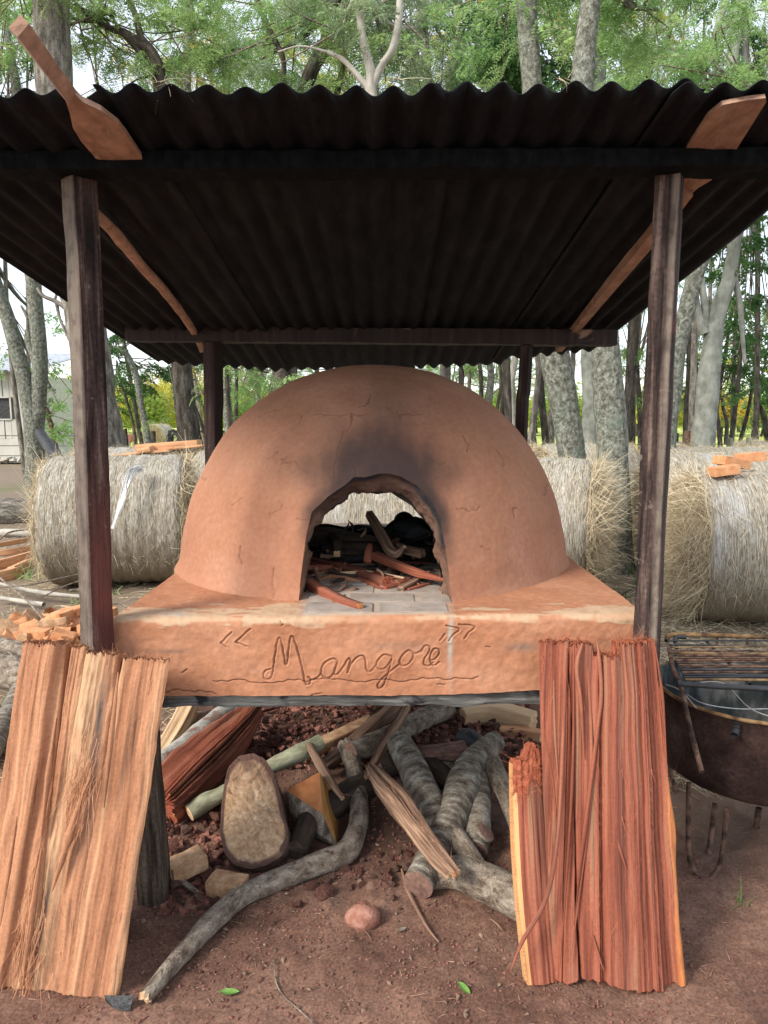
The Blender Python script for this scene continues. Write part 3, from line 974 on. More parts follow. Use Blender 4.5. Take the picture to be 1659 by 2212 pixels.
def build_peels():
    # left peel: blade rests on the front beam, handle sticks out over the roof edge
    t = thing('bread_peel', 'wooden bread peel with its long handle sticking out above the roof edge', 'bread peel', P(250, 327, 1.98), 'wooden peels pushed under the roof')
    g = Geo()
    bl = [(140, 200, 1.66), (160, 196, 1.66), (178, 214, 1.69), (218, 233, 1.73), (256, 262, 1.80), (272, 283, 1.84), (306, 334, 1.96), (306, 350, 2.0), (214, 350, 2.0), (202, 332, 1.96), (176, 302, 1.86), (157, 272, 1.79), (150, 240, 1.73), (142, 216, 1.69)]
    poly_slab(g, [P(*b) for b in bl], .014)
    mk('blade', g, M['peel'], t, smooth=False)
    g = Geo()
    A, B = P(152, 205, 1.675), P(40, 55, 1.30)
    d = (A - B).normalized()
    box(g, A + d * .02, B, .030, .018, up=ray(90, 130) * -1 + Vector((0, 0, .1)), div=(12, 2, 2), amp=.0012, seed=8)
    mk('handle', g, M['peel'], t, smooth=False)
    # right peel
    t = thing('bread_peel', 'wooden bread peel whose broad pale blade shows under the roof corner above the beam', 'bread peel', P(1540, 300, 1.98), 'wooden peels pushed under the roof')
    g = Geo()
    bl = [(1560, 222, 1.76), (1610, 212, 1.75), (1653, 207, 1.745), (1654, 216, 1.76), (1592, 315, 1.97), (1575, 345, 2.03), (1535, 386, 2.16), (1508, 402, 2.2), (1480, 425, 2.26), (1470, 415, 2.24), (1472, 385, 2.16), (1470, 345, 2.03), (1487, 312, 1.97), (1530, 246, 1.82)]
    poly_slab(g, [P(*b) for b in bl], .014)
    mk('blade', g, M['peel'], t, smooth=False)
    g = Geo()
    pts = [P(1483, 405, 2.2), P(1405, 510, 2.55), P(1320, 615, 3.0), P(1250, 702, 3.66), P(1207, 752, 4.15)]
    for p in pts:
        p.z = min(p.z, zroof(p.x, p.y) - .02)
    tube(g, pts, [.019, .021, .020, .018, .018], profile=[(1, 1), (-1, 1), (-1, -1), (1, -1)], sub=5, cap=0)
    mk('handle', g, M['peel'], t, smooth=False)
    # left pole
    t = thing('oven_pole', 'rough pole with a metal clip under the roof beside the left front post', 'pole', P(300, 560, 2.7))
    g = Geo()
    pts = [P(172, 417, 2.12), P(198, 452, 2.2), P(250, 505, 2.42), P(312, 580, 2.75), P(365, 640, 3.15), P(415, 703, 3.68), P(436, 742, 4.1)]
    for p in pts:
        p.z = min(p.z, zroof(p.x, p.y) - .018)
    tube(g, pts, [.010, .016, .019, .018, .019, .018, .017], profile=[(.9, .5), (.3, 1), (-.9, .8), (-1, -.6), (.1, -1), (.9, -.6)], sub=6, amp=.25, nf=14, seed=4, cap=0)
    mk('shaft', g, M['peel'], t)
    g = Geo()
    box(g, P(167, 410, 2.09), P(177, 432, 2.13), .022, .016, div=(1, 1, 1))
    box(g, P(178, 433, 2.135), P(203, 462, 2.21), .018, .02, m=1, div=(1, 1, 1))
    mk('metal_clip', g, [M['metal'], M['beam']], t, smooth=False)


build_peels()

# =================================================================== the oven
YF = 2.10                                  # front face of the base
ZT = P(820, 1334, YF).z                    # top of the base
ZB = P(820, 1503, YF).z
DC = Vector((-0.045, 3.06, ZT - .01))
DA, DB, DH = .818, .80, .828               # half widths in x and y, height
print('slab top', ZT, 'bottom', ZB)

CR = [[(801, 851), (796, 871), (789, 877), (776, 880)],
      [(759, 893), (761, 910), (754, 928), (741, 932), (739, 954), (732, 968), (728, 990)],
      [(686, 893), (704, 896), (730, 897), (759, 894), (774, 899), (796, 895)],
      [(836, 880), (840, 886), (853, 893), (862, 896), (890, 894), (912, 893)], [(862, 896), (867, 904)],
      [(651, 897), (649, 906), (644, 915)], [(607, 1002), (638, 996), (647, 1012), (660, 1020), (669, 1026)],
      [(984, 1100), (1002, 1101), (1020, 1104), (1032, 1100), (1038, 1094)], [(728, 990), (722, 1012), (724, 1030)],
      [(640, 1120), (665, 1123), (682, 1117)], [(590, 1290), (586, 1260), (592, 1225)], [(500, 1090), (520, 1075), (533, 1078)], [(565, 985), (580, 990), (600, 975)],
      [(560, 900), (575, 890), (604, 884)], [(930, 990), (950, 1004), (962, 1001)], [(1040, 1180), (1062, 1190)], [(1000, 940), (1012, 960), (1010, 975)],
      [(860, 1028), (866, 1040), (875, 1032)], [(768, 1030), (772, 1020), (769, 1012)], [(520, 1180), (515, 1200), (522, 1220)]]
rc = random.Random(3)
for k in range(9):
    x, y = rc.uniform(430, 1190), rc.uniform(840, 1290)
    a = rc.uniform(0, 6.28)
    pl = [(x, y)]
    for j in range(rc.randint(2, 5)):
        a += rc.gauss(0, .7)
        x += math.cos(a) * rc.uniform(5, 14)
        y += math.sin(a) * rc.uniform(5, 14)
        pl.append((x, y))
    CR.append(pl)
OUT = [(645, 1318), (645, 1298), (651, 1247), (663, 1154), (675, 1106), (708, 1073), (747, 1046), (765, 1030), (789, 1031), (819, 1023), (843, 1023), (867, 1030), (900, 1049), (930, 1079), (951, 1121), (960, 1172), (969, 1232), (975, 1295), (975, 1318)]
INN = [(661, 1306), (661, 1283), (667, 1187), (684, 1133), (702, 1112), (732, 1088), (757, 1064), (801, 1065), (815, 1068), (843, 1063), (867, 1079), (888, 1091), (897, 1103), (927, 1136), (942, 1178), (951, 1232), (955, 1283), (955, 1306)]
REAR = [(-.34, ZT - .05), (-.34, ZT + .12), (-.27, ZT + .24), (-.15, ZT + .30), (.05, ZT + .30), (.16, ZT + .23), (.22, ZT + .10), (.22, ZT - .05)]


def ell_y(x, z, s, a, b, h):
    q = 1 - ((x - DC.x) / a) ** 2 - ((np.maximum(z, DC.z) - DC.z) / h) ** 2
    return DC.y + s * b * np.sqrt(np.clip(q, 0.0001, None))


def ray_on_dome(px, py, a, b, h):
    lo, hi = 1.9, DC.y
    for _ in range(40):
        m_ = (lo + hi) / 2
        p = P(px, py, m_)
        v = ((p.x - DC.x) / a) ** 2 + ((p.y - DC.y) / b) ** 2 + ((max(p.z, DC.z) - DC.z) / h) ** 2
        if v > 1:
            lo = m_
        else:
            hi = m_
    return P(px, py, lo)


def dome_shell(geo, a, b, h, dense, outline, m, detail):
    if dense:
        az = np.concatenate([np.linspace(-180, -84, 50)[:-1], np.linspace(-84, 84, 600), np.linspace(84, 180, 50)[1:-1]])
        el = np.concatenate([np.linspace(-4, 0, 4)[:-1], np.linspace(0, 60, 260), np.linspace(60, 89.6, 90)[1:]])
    else:
        az = np.linspace(-180, 180, 181)[:-1]
        el = np.linspace(-3, 89, 70)
    nu, nv = len(az), len(el)
    A, E = np.meshgrid(np.radians(az), np.radians(el))
    ce = np.cos(np.maximum(E, 0)) ** 0.96
    se = np.sin(E)
    Z = DC.z + h * se
    fl = 1 + (0.030 * np.exp(-np.maximum(Z - DC.z, 0) / .03) if detail else 0)
    X = DC.x + a * ce * fl * np.sin(A)
    Y = DC.y - b * ce * fl * np.cos(A)
    V = np.stack([X, Y, Z], -1).reshape(-1, 3)
    nrm = np.stack([(X - DC.x) / a, (Y - DC.y) / b, (Z - DC.z) / h], -1).reshape(-1, 3)
    nrm /= np.linalg.norm(nrm, axis=1, keepdims=True)
    at = {}
    q = grid_quads(nu, nv, True)
    px, py = proj(V)
    front = V[:, 1] < DC.y - .1
    if detail:
        d = .012 * fbm(V * 2.3, 3, 12) + .0017 * fbm(V * 11, 3, 13) + .0007 * fbm(V * 48, 2, 14)
        # hand-smeared strokes
        st = fbm(V * np.array([9, 9, 22]), 3, 15)
        d += .0012 * st
        segs = []
        for pl in CR:
            segs += list(zip(pl[:-1], pl[1:]))
        wx = px + 2.2 * noise3(np.stack([px / 6, py / 6, px * 0], -1), 31)
        wy = py + 2.2 * noise3(np.stack([px / 6, py / 6, px * 0 + 9], -1), 32)
        cd = np.full(len(V), 1e9)
        k = np.where(front)[0]
        s100 = [((a_[0] / 1000, a_[1] / 1000), (b_[0] / 1000, b_[1] / 1000)) for a_, b_ in segs]
        cd[k] = seg_dist(np.stack([wx[k], wy[k]], -1) / 1000, s100) * 1000
        wid = 1.0 + .55 * noise3(np.stack([px / 30, py / 30, px * 0], -1), 35)
        cr = np.exp(-(cd / wid) ** 2)
        d -= .0035 * cr
        V = V + nrm * d[:, None]
        at['crack_groove_shade'] = np.clip(cr * .65, 0, 1)
        nx = fbm(np.stack([px / 60, py / 60, px * 0], -1), 4, 51) * 1.6
        def blob(cx, cy, sx, sy, p=2):
            return np.exp(-(np.abs((px + 14 * nx - cx) / sx) ** p + np.abs((py + 10 * nx - cy) / sy) ** p))
        so = 2.6 * blob(815, 1015, 122, 52) + 1.0 * blob(812, 950, 108, 58) + .28 * blob(838, 890, 85, 42) + .22 * blob(835, 838, 75, 34) + .22 * blob(720, 985, 80, 55)
        od = nearest_on(OUT[1:-1], np.stack([px, py], -1))[1]
        side = np.clip((1230 - py) / 120, 0, 1)
        so += np.exp(-(od / 18) ** 2) * (1.8 * side * np.clip((px - 700) / 60, .45, 1)) + np.exp(-(od / 26) ** 2) * .35 * np.clip((1180 - py) / 80, 0, 1)
        streak = 1 + .35 * fbm(np.stack([px / 22, py / 90, px * 0], -1), 3, 77)
        at['soot'] = np.clip(1.06 * (1 - np.exp(-1.25 * so * streak)), 0, 1) * front
    # openings
    P2 = np.stack([px, py], -1)
    ins = in_poly(px, py, outline) & front
    rr = np.array(REAR)
    xz = V[:, [0, 2]]
    insr = in_poly(xz[:, 0], xz[:, 1], REAR) & (V[:, 1] > DC.y + .1)
    bad = ins | insr
    nb = bad[q].sum(1)
    keep = nb < 4
    bq = (nb > 0) & keep
    vi = np.unique(q[bq])
    vf = vi[(bad[vi]) & front[vi]]
    if len(vf):
        c, _ = nearest_on(outline, P2[vf])
        for j, i_ in enumerate(vf):
            w = P(c[j][0], c[j][1], V[i_][1])
            V[i_] = list(w)
    vr = vi[(bad[vi]) & ~front[vi]]
    if len(vr):
        c, _ = nearest_on(REAR, xz[vr])
        V[vr, 0] = c[:, 0]
        V[vr, 2] = c[:, 1]
    base = geo.n
    geo.add(V, q[keep], None, V, m, at)
    top = len(V) - nu
    geo.add([[V[top:, 0].mean(), V[top:, 1].mean(), V[top:, 2].max()]])
    geo.T.append(np.array([[base + top + i, base + top + (i + 1) % nu, geo.n - 1] for i in range(nu)]))
    geo.mt.append(np.full(nu, m))
    for kk in at:
        pass


def build_oven():
    t = thing('clay_oven', 'domed red clay oven with a soot-stained arched mouth on a long clay base', 'clay oven', (DC.x, DC.y, 0))
    g = Geo()
    dome_shell(g, DA, DB, DH, True, OUT, 0, True)
    mk('dome', g, [M['clay']], t)
    g = Geo()
    dome_shell(g, DA - .11, DB - .11, DH - .11, False, INN, 0, False)
    mk('inner_vault', g, [M['inner']], t)
    # mouth wall between the outer and the inner outline
    n = 260
    o = resample(OUT[1:-1], n)
    i_ = resample(INN[1:-1], n)
    A = np.array([list(ray_on_dome(x, y, DA, DB, DH)) for x, y in o])
    B = np.array([list(ray_on_dome(x, y, DA - .11, DB - .11, DH - .11)) for x, y in i_])
    rows = 26
    V, so = [], []
    for r in range(rows):
        f = r / (rows - 1)
        W = A * (1 - f) + B * f
        ctr = np.array([W[:, 0].mean(), 0, ZT + .1])
        out = W - ctr
        out[:, 1] = 0
        out /= np.linalg.norm(out, axis=1, keepdims=True) + 1e-9
        amp = .004 + .014 * f
        d = fbm(W * 16, 3, 61) * amp * 1.5 + .5 * amp * fbm(W * 45, 3, 66)
        bul = .006 * math.sin(math.pi * f)
        W = W + out * (d[:, None] - (0 if r else -.004))
        if r == 0:
            W = A + out * .002 - np.array([0, .003, 0])
        W[:, 1] += fbm(W * 20, 2, 62) * .01 * (r > 0)
        V.append(W)
        top = np.clip((W[:, 2] - ZT - .12) / .2, 0, 1)
        so.append(np.clip(top * max(0, 1 - f * 3) * .9 + top * (.35 + .25 * fbm(W * 7, 2, 63)) + .25 * f + (.55 * np.clip((W[:, 0] - .02) / .08, 0, 1) * np.clip((.45 - f) / .3, 0, 1) * np.clip((W[:, 2] - ZT - .1) / .1, 0, 1)), 0, 1))
    g = Geo()
    V = np.concatenate(V)
    g.add(V, grid_quads(n, rows), None, V, 0, {'soot': np.concatenate(so)})
    mk('mouth_lip', g, [M['lip']], t)
    # rear mouth
    n = 90
    c = resample(REAR, n)
    V = []
    for r in range(8):
        f = r / 7
        ins = .11 * f
        y = ell_y(c[:, 0], c[:, 1], 1, DA - ins, DB - ins, DH - ins)
        V.append(np.stack([c[:, 0] + .01 * fbm(np.stack([c[:, 0] * 20, y * 20, c[:, 1] * 20], -1), 2, 5), y, c[:, 1]], -1))
    g = Geo()
    V = np.concatenate(V)
    g.add(V, grid_quads(n, 8), None, V, 0, {'soot': V[:, 0] * 0 + .3})
    mk('rear_mouth_lip', g, [M['lip']], t)

    # base: one sheet over the top and down the front, with closed sides
    x0, x1 = P(249, 1420, YF).x, P(1391, 1380, YF).x
    zl = ZT
    ny = 120
    Yt = np.concatenate([np.linspace(4.02, 2.5, 14)[:-1], np.linspace(2.5, 2.125, 46)])
    ang = np.linspace(0, math.pi / 2, 6)[1:-1]
    rad = .022
    prof = [(y, 0.0) for y in Yt] + [(YF + rad - rad * math.sin(a_), -rad + rad * math.cos(a_)) for a_ in ang]
    H = ZT - ZB
    prof += [(YF, -z) for z in np.linspace(rad, H, ny)]
    prof = np.array(prof)
    nx = 640
    xs = np.linspace(x0, x1, nx)
    X, I = np.meshgrid(xs, np.arange(len(prof)))
    Y = prof[I, 0]
    Zr = prof[I, 1]
    # ragged lower edge: clay broken away over the timber
    rag = .012 * fbm(np.stack([xs * 5, xs * 0, xs * 0], -1), 4, 81) + .010 * (fbm(np.stack([xs * 2.1, xs * 0 + 4, xs * 0], -1), 2, 82))
    rag += .012 * np.clip((xs - .1) / .5, 0, 1)
    fz = np.clip((-Zr - rad) / (H - rad), 0, 1)
    Zr = Zr + fz * rag[None]
    Z = ZT + Zr
    tiltz = np.interp(xs, [x0, x1], [-.004, .010])
    Z = Z + tiltz[None]
    V = np.stack([X, Y, Z], -1).reshape(-1, 3)
    front = (V[:, 1] < YF + .004)
    isf = (I.ravel() >= len(Yt))
    nf = np.zeros_like(V)
    nf[:, 1] = np.where(isf, -1, 0)
    nf[:, 2] = np.where(isf, 0, 1)
    px, py = proj(V)
    d = .007 * fbm(V * 3, 3, 83) + .0035 * fbm(V * 14, 3, 84) + .0012 * fbm(V * 60, 2, 85)
    edge = np.exp(-((px * 0 + np.where(isf, -(V[:, 2] - ZT - .01), V[:, 1] - YF)) / .035) ** 2)
    d += edge * .004 * fbm(V * np.array([9, 30, 30]), 3, 86)
    # engraved writing
    cx = lambda p: (331.8 + p[0] * .52, 1294 + p[1] * .52)
    strokes = [
        [(325, 138), (280, 183), (305, 200)], [(402, 122), (342, 180), (388, 195)],
        [(486, 291), (468, 296), (457, 314), (462, 330), (478, 333), (492, 318), (500, 275), (507, 220), (517, 168), (527, 163), (534, 185), (541, 225), (547, 268), (555, 266), (562, 215), (569, 162), (580, 158), (590, 185), (603, 225), (615, 275), (625, 322), (632, 352), (648, 350), (652, 335), (643, 324)],
        [(652, 338), (670, 332), (690, 318), (700, 300)],
        [(738, 250), (716, 262), (699, 286), (700, 315), (718, 328), (742, 318), (756, 290), (765, 262), (752, 248), (738, 250)], [(766, 258), (752, 290), (752, 312), (770, 306), (790, 280), (801, 262)],
        [(801, 258), (812, 245), (818, 258), (806, 305)], [(809, 296), (826, 262), (846, 240), (868, 236), (880, 252), (882, 285), (893, 300), (912, 290), (928, 272)],
        [(988, 238), (962, 231), (938, 246), (927, 272), (940, 290), (966, 282), (986, 255), (990, 240), (982, 280), (968, 325), (952, 362), (938, 372), (931, 356), (948, 332), (985, 300), (1020, 272)],
        [(1062, 212), (1038, 228), (1022, 254), (1030, 275), (1054, 272), (1076, 246), (1078, 222), (1062, 212)], [(1078, 228), (1096, 226), (1112, 214)],
        [(1112, 222), (1118, 206), (1132, 194), (1146, 200), (1142, 222), (1126, 250), (1122, 272), (1142, 278), (1162, 262)],
        [(1148, 258), (1170, 246), (1186, 226), (1182, 206), (1164, 206), (1150, 232), (1150, 262), (1166, 276), (1186, 262)],
        [(1190, 172), (1200, 156), (1212, 145)], [(1218, 112), (1270, 124), (1246, 148), (1228, 172)], [(1270, 105), (1334, 114), (1308, 140), (1290, 165)]]
    segs = []
    for s in strokes:
        s = [Vector((*cx(p), 0)) for p in s]
        s = catmull(s, 5) if len(s) > 3 else s
        segs += [((a_.x / 1000, a_.y / 1000), (b_.x / 1000, b_.y / 1000)) for a_, b_ in zip(s[:-1], s[1:])]
    k = np.where(isf)[0]
    gd = np.full(len(V), 1e9)
    wob = 1.0
    gd[k] = seg_dist(np.stack([px[k] + wob * noise3(np.stack([px[k] / 9, py[k] / 9, px[k] * 0], -1), 3), py[k] + wob * noise3(np.stack([px[k] / 9, py[k] / 9, px[k] * 0], -1), 4)], -1) / 1000, segs) * 1000
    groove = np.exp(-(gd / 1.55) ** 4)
    ridge = np.exp(-((gd - 4.2) / 1.6) ** 2)
    d -= groove * .008 * (.7 + .5 * noise3(V * 25, 18))
    d += ridge * .0012 * (1 + noise3(V * 60, 8))
    ck = [(250, 340), (285, 336), (340, 338), (420, 345), (470, 350), (510, 348), (560, 332), (600, 336), (640, 342), (730, 330), (800, 338), (880, 345), (910, 335), (1000, 342), (1060, 338), (1120, 328), (1200, 330), (1270, 332), (1350, 325)]
    ck2 = [[(50, 384), (110, 380), (180, 382), (260, 390)], [(520, 92), (540, 100), (530, 108)], [(120, 305), (140, 290)], [(640, 420), (660, 400), (700, 395)], [(1210, 350), (1180, 356)], [(1380, 200), (1400, 204)]]
    cs = []
    for s in [ck] + ck2:
        s = [cx(p) for p in s]
        cs += [((a_[0] / 1000, a_[1] / 1000), (b_[0] / 1000, b_[1] / 1000)) for a_, b_ in zip(s[:-1], s[1:])]
    cd = np.full(len(V), 1e9)
    cd[k] = seg_dist(np.stack([px[k], py[k] + 3 * noise3(np.stack([px[k] / 12, px[k] * 0, px[k] * 0], -1), 3)], -1) / 1000, cs) * 1000
    crk = np.exp(-(cd / 1.1) ** 2)
    d -= crk * .005
    V = V + nf * d[:, None]
    nz = fbm(V * np.array([6, 14, 14]), 4, 88)
    nf_ = fbm(V * np.array([9, 30, 30]), 4, 89) + .55 * fbm(V * np.array([2.5, 6, 6]), 2, 91)
    band = np.where(isf, .35 - (ZT - V[:, 2]) / .035, .55 - (V[:, 1] - YF) / .14)
    cream = np.clip((band + 1.3 * nf_) / .12, 0, 1)
    cream *= np.clip(1 - .75 * np.exp(-((px - 800) / 110) ** 2), 0, 1)
    pale = np.exp(-((px - 973 - 2 * nz * 3) / 5.5) ** 2) * isf * (.55 + .4 * fbm(V * 20, 2, 90)) * np.clip((1490 - py) / 60, .3, 1)
    pale += np.where(isf, 0, np.clip((px - 640) / 30, 0, 1) * np.clip((985 - px) / 30, 0, 1)) * .75
    # mortar smears on the top of the base
    pale += np.where(isf, 0, np.exp(-((px - 380) / 28) ** 2 - ((V[:, 1] - 2.14) / .03) ** 2)) * .9
    grey = isf * (.7 * np.exp(-((px - 1130) / 45) ** 2 - ((py - 1398) / 10) ** 2) + .5 * np.exp(-((px - 370) / 50) ** 2 - ((py - 1406) / 5) ** 2) + .4 * np.exp(-((px - 870) / 60) ** 2 - ((py - 1395) / 12) ** 2))
    g = Geo()
    g.add(V, grid_quads(nx, len(prof)), None, V, 0, {'cream': np.clip(cream, 0, 1), 'pale': np.clip(pale, 0, 1), 'grey': np.clip(grey, 0, 1), 'crack_groove_shade': np.clip(groove * .42 + crk, 0, 1)})  # shade inside the engraved strokes is also painted into the colour
    VV = V.reshape(len(prof), nx, 3)
    for side in (0, nx - 1):
        L_ = VV[:, side]
        yb = np.maximum(L_[:, 1], YF + .03)
        W = np.stack([L_[:, 0], yb, np.full(len(L_), ZB)], -1)
        W = np.concatenate([L_, W])
        nn = len(L_)
        q = [[i, i + 1, nn + i + 1, nn + i] for i in range(nn - 1)]
        g.add(W, q, None, W, 0)
    L_ = VV[-1]
    W = np.concatenate([L_, L_ + np.array([0, .06, 0])])
    g.add(W, grid_quads(nx, 2), None, W, 0)
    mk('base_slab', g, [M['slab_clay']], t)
    # underside planks and edge timber
    zt0 = P(820, 1527, YF + .01).z
    for k_ in range(8):
        g = Geo()
        y = 2.20 + k_ * .235
        box(g, (x0 + .01, y + .1, ZB + .012), (x1 - .01, y + .1, ZB + .012), .225, .03, div=(24, 1, 1), amp=.003, seed=k_)
        mk('plank', g, M['timber_grey'], t)
    g = Geo()
    hgt = ZB + .03 - zt0
    box(g, (x0 - .01, YF + .055, zt0 + hgt / 2 - .002), (x1 + .01, YF + .055, zt0 + hgt / 2 + .008), .09, hgt, div=(160, 4, 6), amp=.006, seed=31, nf=14)
    mk('edge_timber', g, M['timber_grey'], t)
    for X_, Y_ in ((P(318, 1700, 2.2).x, 2.20), (x1 - .06, 2.2), (x0 + .08, 3.85), (x1 - .1, 3.85)):
        g = Geo()
        tube(g, [(X_ + .012, Y_, -.05), (X_, Y_, .35), (X_ - .01, Y_, ZB)], [.043, .042, .042], profile=[(1, 1), (1, .1), (1, -1), (.1, -1), (-1, -1), (-1, 0), (-1, 1), (0, 1)], sub=10, amp=.12, nf=9, seed=int(abs(X_) * 99))
        mk('leg', g, M['leg_wood'], t)
    # floor bricks in the mouth
    rb = random.Random(5)
    xb0, xb1 = -.255, .225
    y = YF + .035
    rowi = 0
    while y < 3.5:
        w = .115
        x = xb0 + (-.10 if rowi % 2 else 0)
        while x < xb1:
            a_, b_ = max(x, xb0), min(x + .225, xb1)
            if b_ - a_ > .04:
                g = Geo()
                zz = ZT + .001 + rb.uniform(-.0015, .002)
                box(g, (a_ + .005, y + w / 2, zz), (b_ - .005, y + w / 2, zz), w - .012, .016, div=(8, 4, 1), amp=.0022, seed=rb.randint(0, 99), nf=30)
                mk('brick', g, M['floor_brick'], t)
            x += .235
        y += w + .004
        rowi += 1


build_oven()
# =================================================================== the two big split slabs leaning in front
def split_slab(name, label, bl, br, tr, tl, strips, mat, endm, sidem, fibm, seed, top_fn, bot_fn, bulge=0.03, thick=0.05, nfib=400, left_fn=None, right_fn=None, relief=None, rid=(46, .0045, 26), tone=None):
    """a slab of riven wood: strips = [(u0 at top, u1 at top, u0 at foot, u1 at foot, push forward)]"""
    bl, br, tr, tl = map(Vector, (bl, br, tr, tl))
    nrm = (br - bl).cross(tl - bl).normalized()
    if nrm.y > 0:
        nrm = -nrm
    t = thing(name, label, 'firewood', (bl + br) / 2, 'big slabs of riven wood leaning against the oven')
    g = Geo()
    fib = Geo()
    Wd = (br - bl).length
    Hh = (tl - bl).length
    rg = np.random.default_rng(seed)
    # ridges that run the whole length, shared by all strips
    prof_n = 900
    uu = np.linspace(-.2, 1.2, prof_n)
    steps = np.zeros(prof_n)
    for _ in range(rid[0]):
        c = rg.uniform(-.1, 1.1)
        steps += rg.normal(0, rid[1]) * np.tanh((uu - c) / rg.uniform(.0015, .010))
    for _ in range(rid[2]):
        c = rg.uniform(-.1, 1.1)
        steps -= abs(rg.normal(0, .006)) * np.exp(-((uu - c) / rg.uniform(.0015, .005)) ** 2)
    steps -= np.mean(steps)
    steps = np.clip(steps, -.02, .02)

    def surf(u, v, wu, push, back=0.0):
        b = np.array(bl)[None] * (1 - u)[:, None] + np.array(br)[None] * u[:, None]
        a = np.array(tl)[None] * (1 - u)[:, None] + np.array(tr)[None] * u[:, None]
        return b * (1 - v)[:, None] + a * v[:, None]

    for si, (a0, a1, b0, b1, push) in enumerate(strips):
        nu = max(6, int(abs(max(a1 - a0, b1 - b0)) * Wd / .0026))
        nv = 150
        S, Vv = np.meshgrid(np.linspace(0, 1, nu), np.linspace(0, 1, nv))
        lo = b0 + (a0 - b0) * Vv
        hi = b1 + (a1 - b1) * Vv
        wave = .006 * noise3(np.stack([Vv * 5, Vv * 0 + si, Vv * 0], -1), seed)
        e0 = .0035 * fbm(np.stack([Vv * 26, Vv * 0 + si * 3, Vv * 0], -1), 3, seed + 1)
        e1 = .0035 * fbm(np.stack([Vv * 26, Vv * 0 + si * 3 + 7, Vv * 0], -1), 3, seed + 2)
        U = (lo + e0) * (1 - S) + (hi + e1) * S + wave
        if left_fn is not None and si == 0:
            U = U + left_fn(Vv) * (1 - S)
        if right_fn is not None and si == len(strips) - 1:
            U = U + right_fn(Vv) * S
        T0 = top_fn(U, si) + rg.normal(0, .0035, (1, nu)) + .004 * noise3(np.stack([U * 60, U * 0, U * 0], -1), seed + 6)
        B0 = bot_fn(U) + .004 * noise3(np.stack([U * 40, U * 0 + 3, U * 0], -1), seed + 7)
        V2 = B0 + (T0 - B0) * Vv
        Ur = U.ravel()
        Vr = V2.ravel()
        base = surf(Ur, Vr, None, 0)
        drift = .025 * noise3(np.stack([Vr * 2.2, Vr * 0, Vr * 0], -1), seed + 9) + .008 * noise3(np.stack([Vr * 7, Ur * 3, Vr * 0], -1), seed + 10)
        h = np.interp(Ur + drift, uu, steps)
        h += .0022 * fbm(np.stack([(Ur + drift) * 90, Vr * 3.5, Ur * 0], -1), 3, seed + 11)
        h += .007 * fbm(np.stack([(Ur + drift) * 16, Vr * 2.6, Ur * 0], -1), 3, seed + 12)
        h += bulge * (1 - (2 * np.clip(Ur, 0, 1) - 1) ** 2) + push
        if relief is not None:
            h += relief(Ur, Vr)
        ed = np.minimum(S, 1 - S).ravel() * nu
        h -= .006 * np.exp(-ed / 1.2)
        Fv = base + np.array(nrm)[None] * h[:, None]
        tx = np.stack([Ur * Wd + drift * Wd + (h * .6), h * .7 + si * .13, Vr * Hh], -1)
        q = grid_quads(nu, nv)
        tn = tone(Ur + drift, Vr) if tone else {}
        g.add(Fv, q, None, tx, 0, tn)
        Bk = base - np.array(nrm)[None] * (thick * (.7 + .3 * noise3(np.stack([Ur * 9, Vr * 2, Ur * 0], -1), seed + 3)))[:, None]
        g.add(Bk, q[:, ::-1], None, tx + 3, 0)
        F3, B3 = Fv.reshape(nv, nu, 3), Bk.reshape(nv, nu, 3)
        T3 = tx.reshape(nv, nu, 3)
        for (A_, B_, X_, m_) in ((F3[:, 0], B3[:, 0], T3[:, 0], 0), (B3[:, -1], F3[:, -1], T3[:, -1], 2 if si == len(strips) - 1 else 0), (F3[-1], B3[-1], T3[-1], 1), (B3[0], F3[0], T3[0], 1)):
            n_ = len(A_)
            k_ = 4
            W = np.concatenate([A_ * (1 - j / (k_ - 1)) + B_ * (j / (k_ - 1)) for j in range(k_)])
            if m_ == 1:
                W = W + NR.normal(0, .0018, W.shape)
                if A_ is F3[-1]:
                    W[n_:2 * n_] += np.array([0, 0, 1]) * NR.uniform(0, .008, (n_, 1))
            g.add(W, grid_quads(n_, k_), None, np.concatenate([X_ + np.array([0, .01 * j, 0]) for j in range(k_)]), m_)
        # fibres along the sawn top
        n = int(nfib * (a1 - a0) * 1.6) + 8
        k = NR.integers(0, nu, n)
        f = NR.uniform(0, 1, (n, 1))
        p = F3[-1][k] * f + B3[-1][k] * (1 - f)
        D = np.stack([NR.normal(0, .55, n), NR.normal(-.1, .4, n), NR.uniform(.1, 1, n)], -1)
        strands(fib, p - np.array([0, 0, .003]), D, NR.uniform(.006, .028, n) * NR.choice([1, 1, 1.8], n), .0011, bend=.5)
        # fibres standing off the face
        n = int(nfib * (a1 - a0) * .55)
        k = NR.integers(0, nu, n)
        v = NR.integers(0, nv - 2, n)
        up = np.array((tl - bl).normalized())
        D = up[None] * NR.choice([-1, 1], n)[:, None] + np.array(nrm)[None] * NR.uniform(.02, .22, (n, 1)) + NR.normal(0, .08, (n, 3))
        strands(fib, F3[v, k], D, NR.uniform(.01, .055, n), .0013, bend=.25)
    mk('slab_wood', g, [mat, endm, sidem], t)
    stuff(mk('loose_fibres', fib, fibm, t))
    return t, nrm


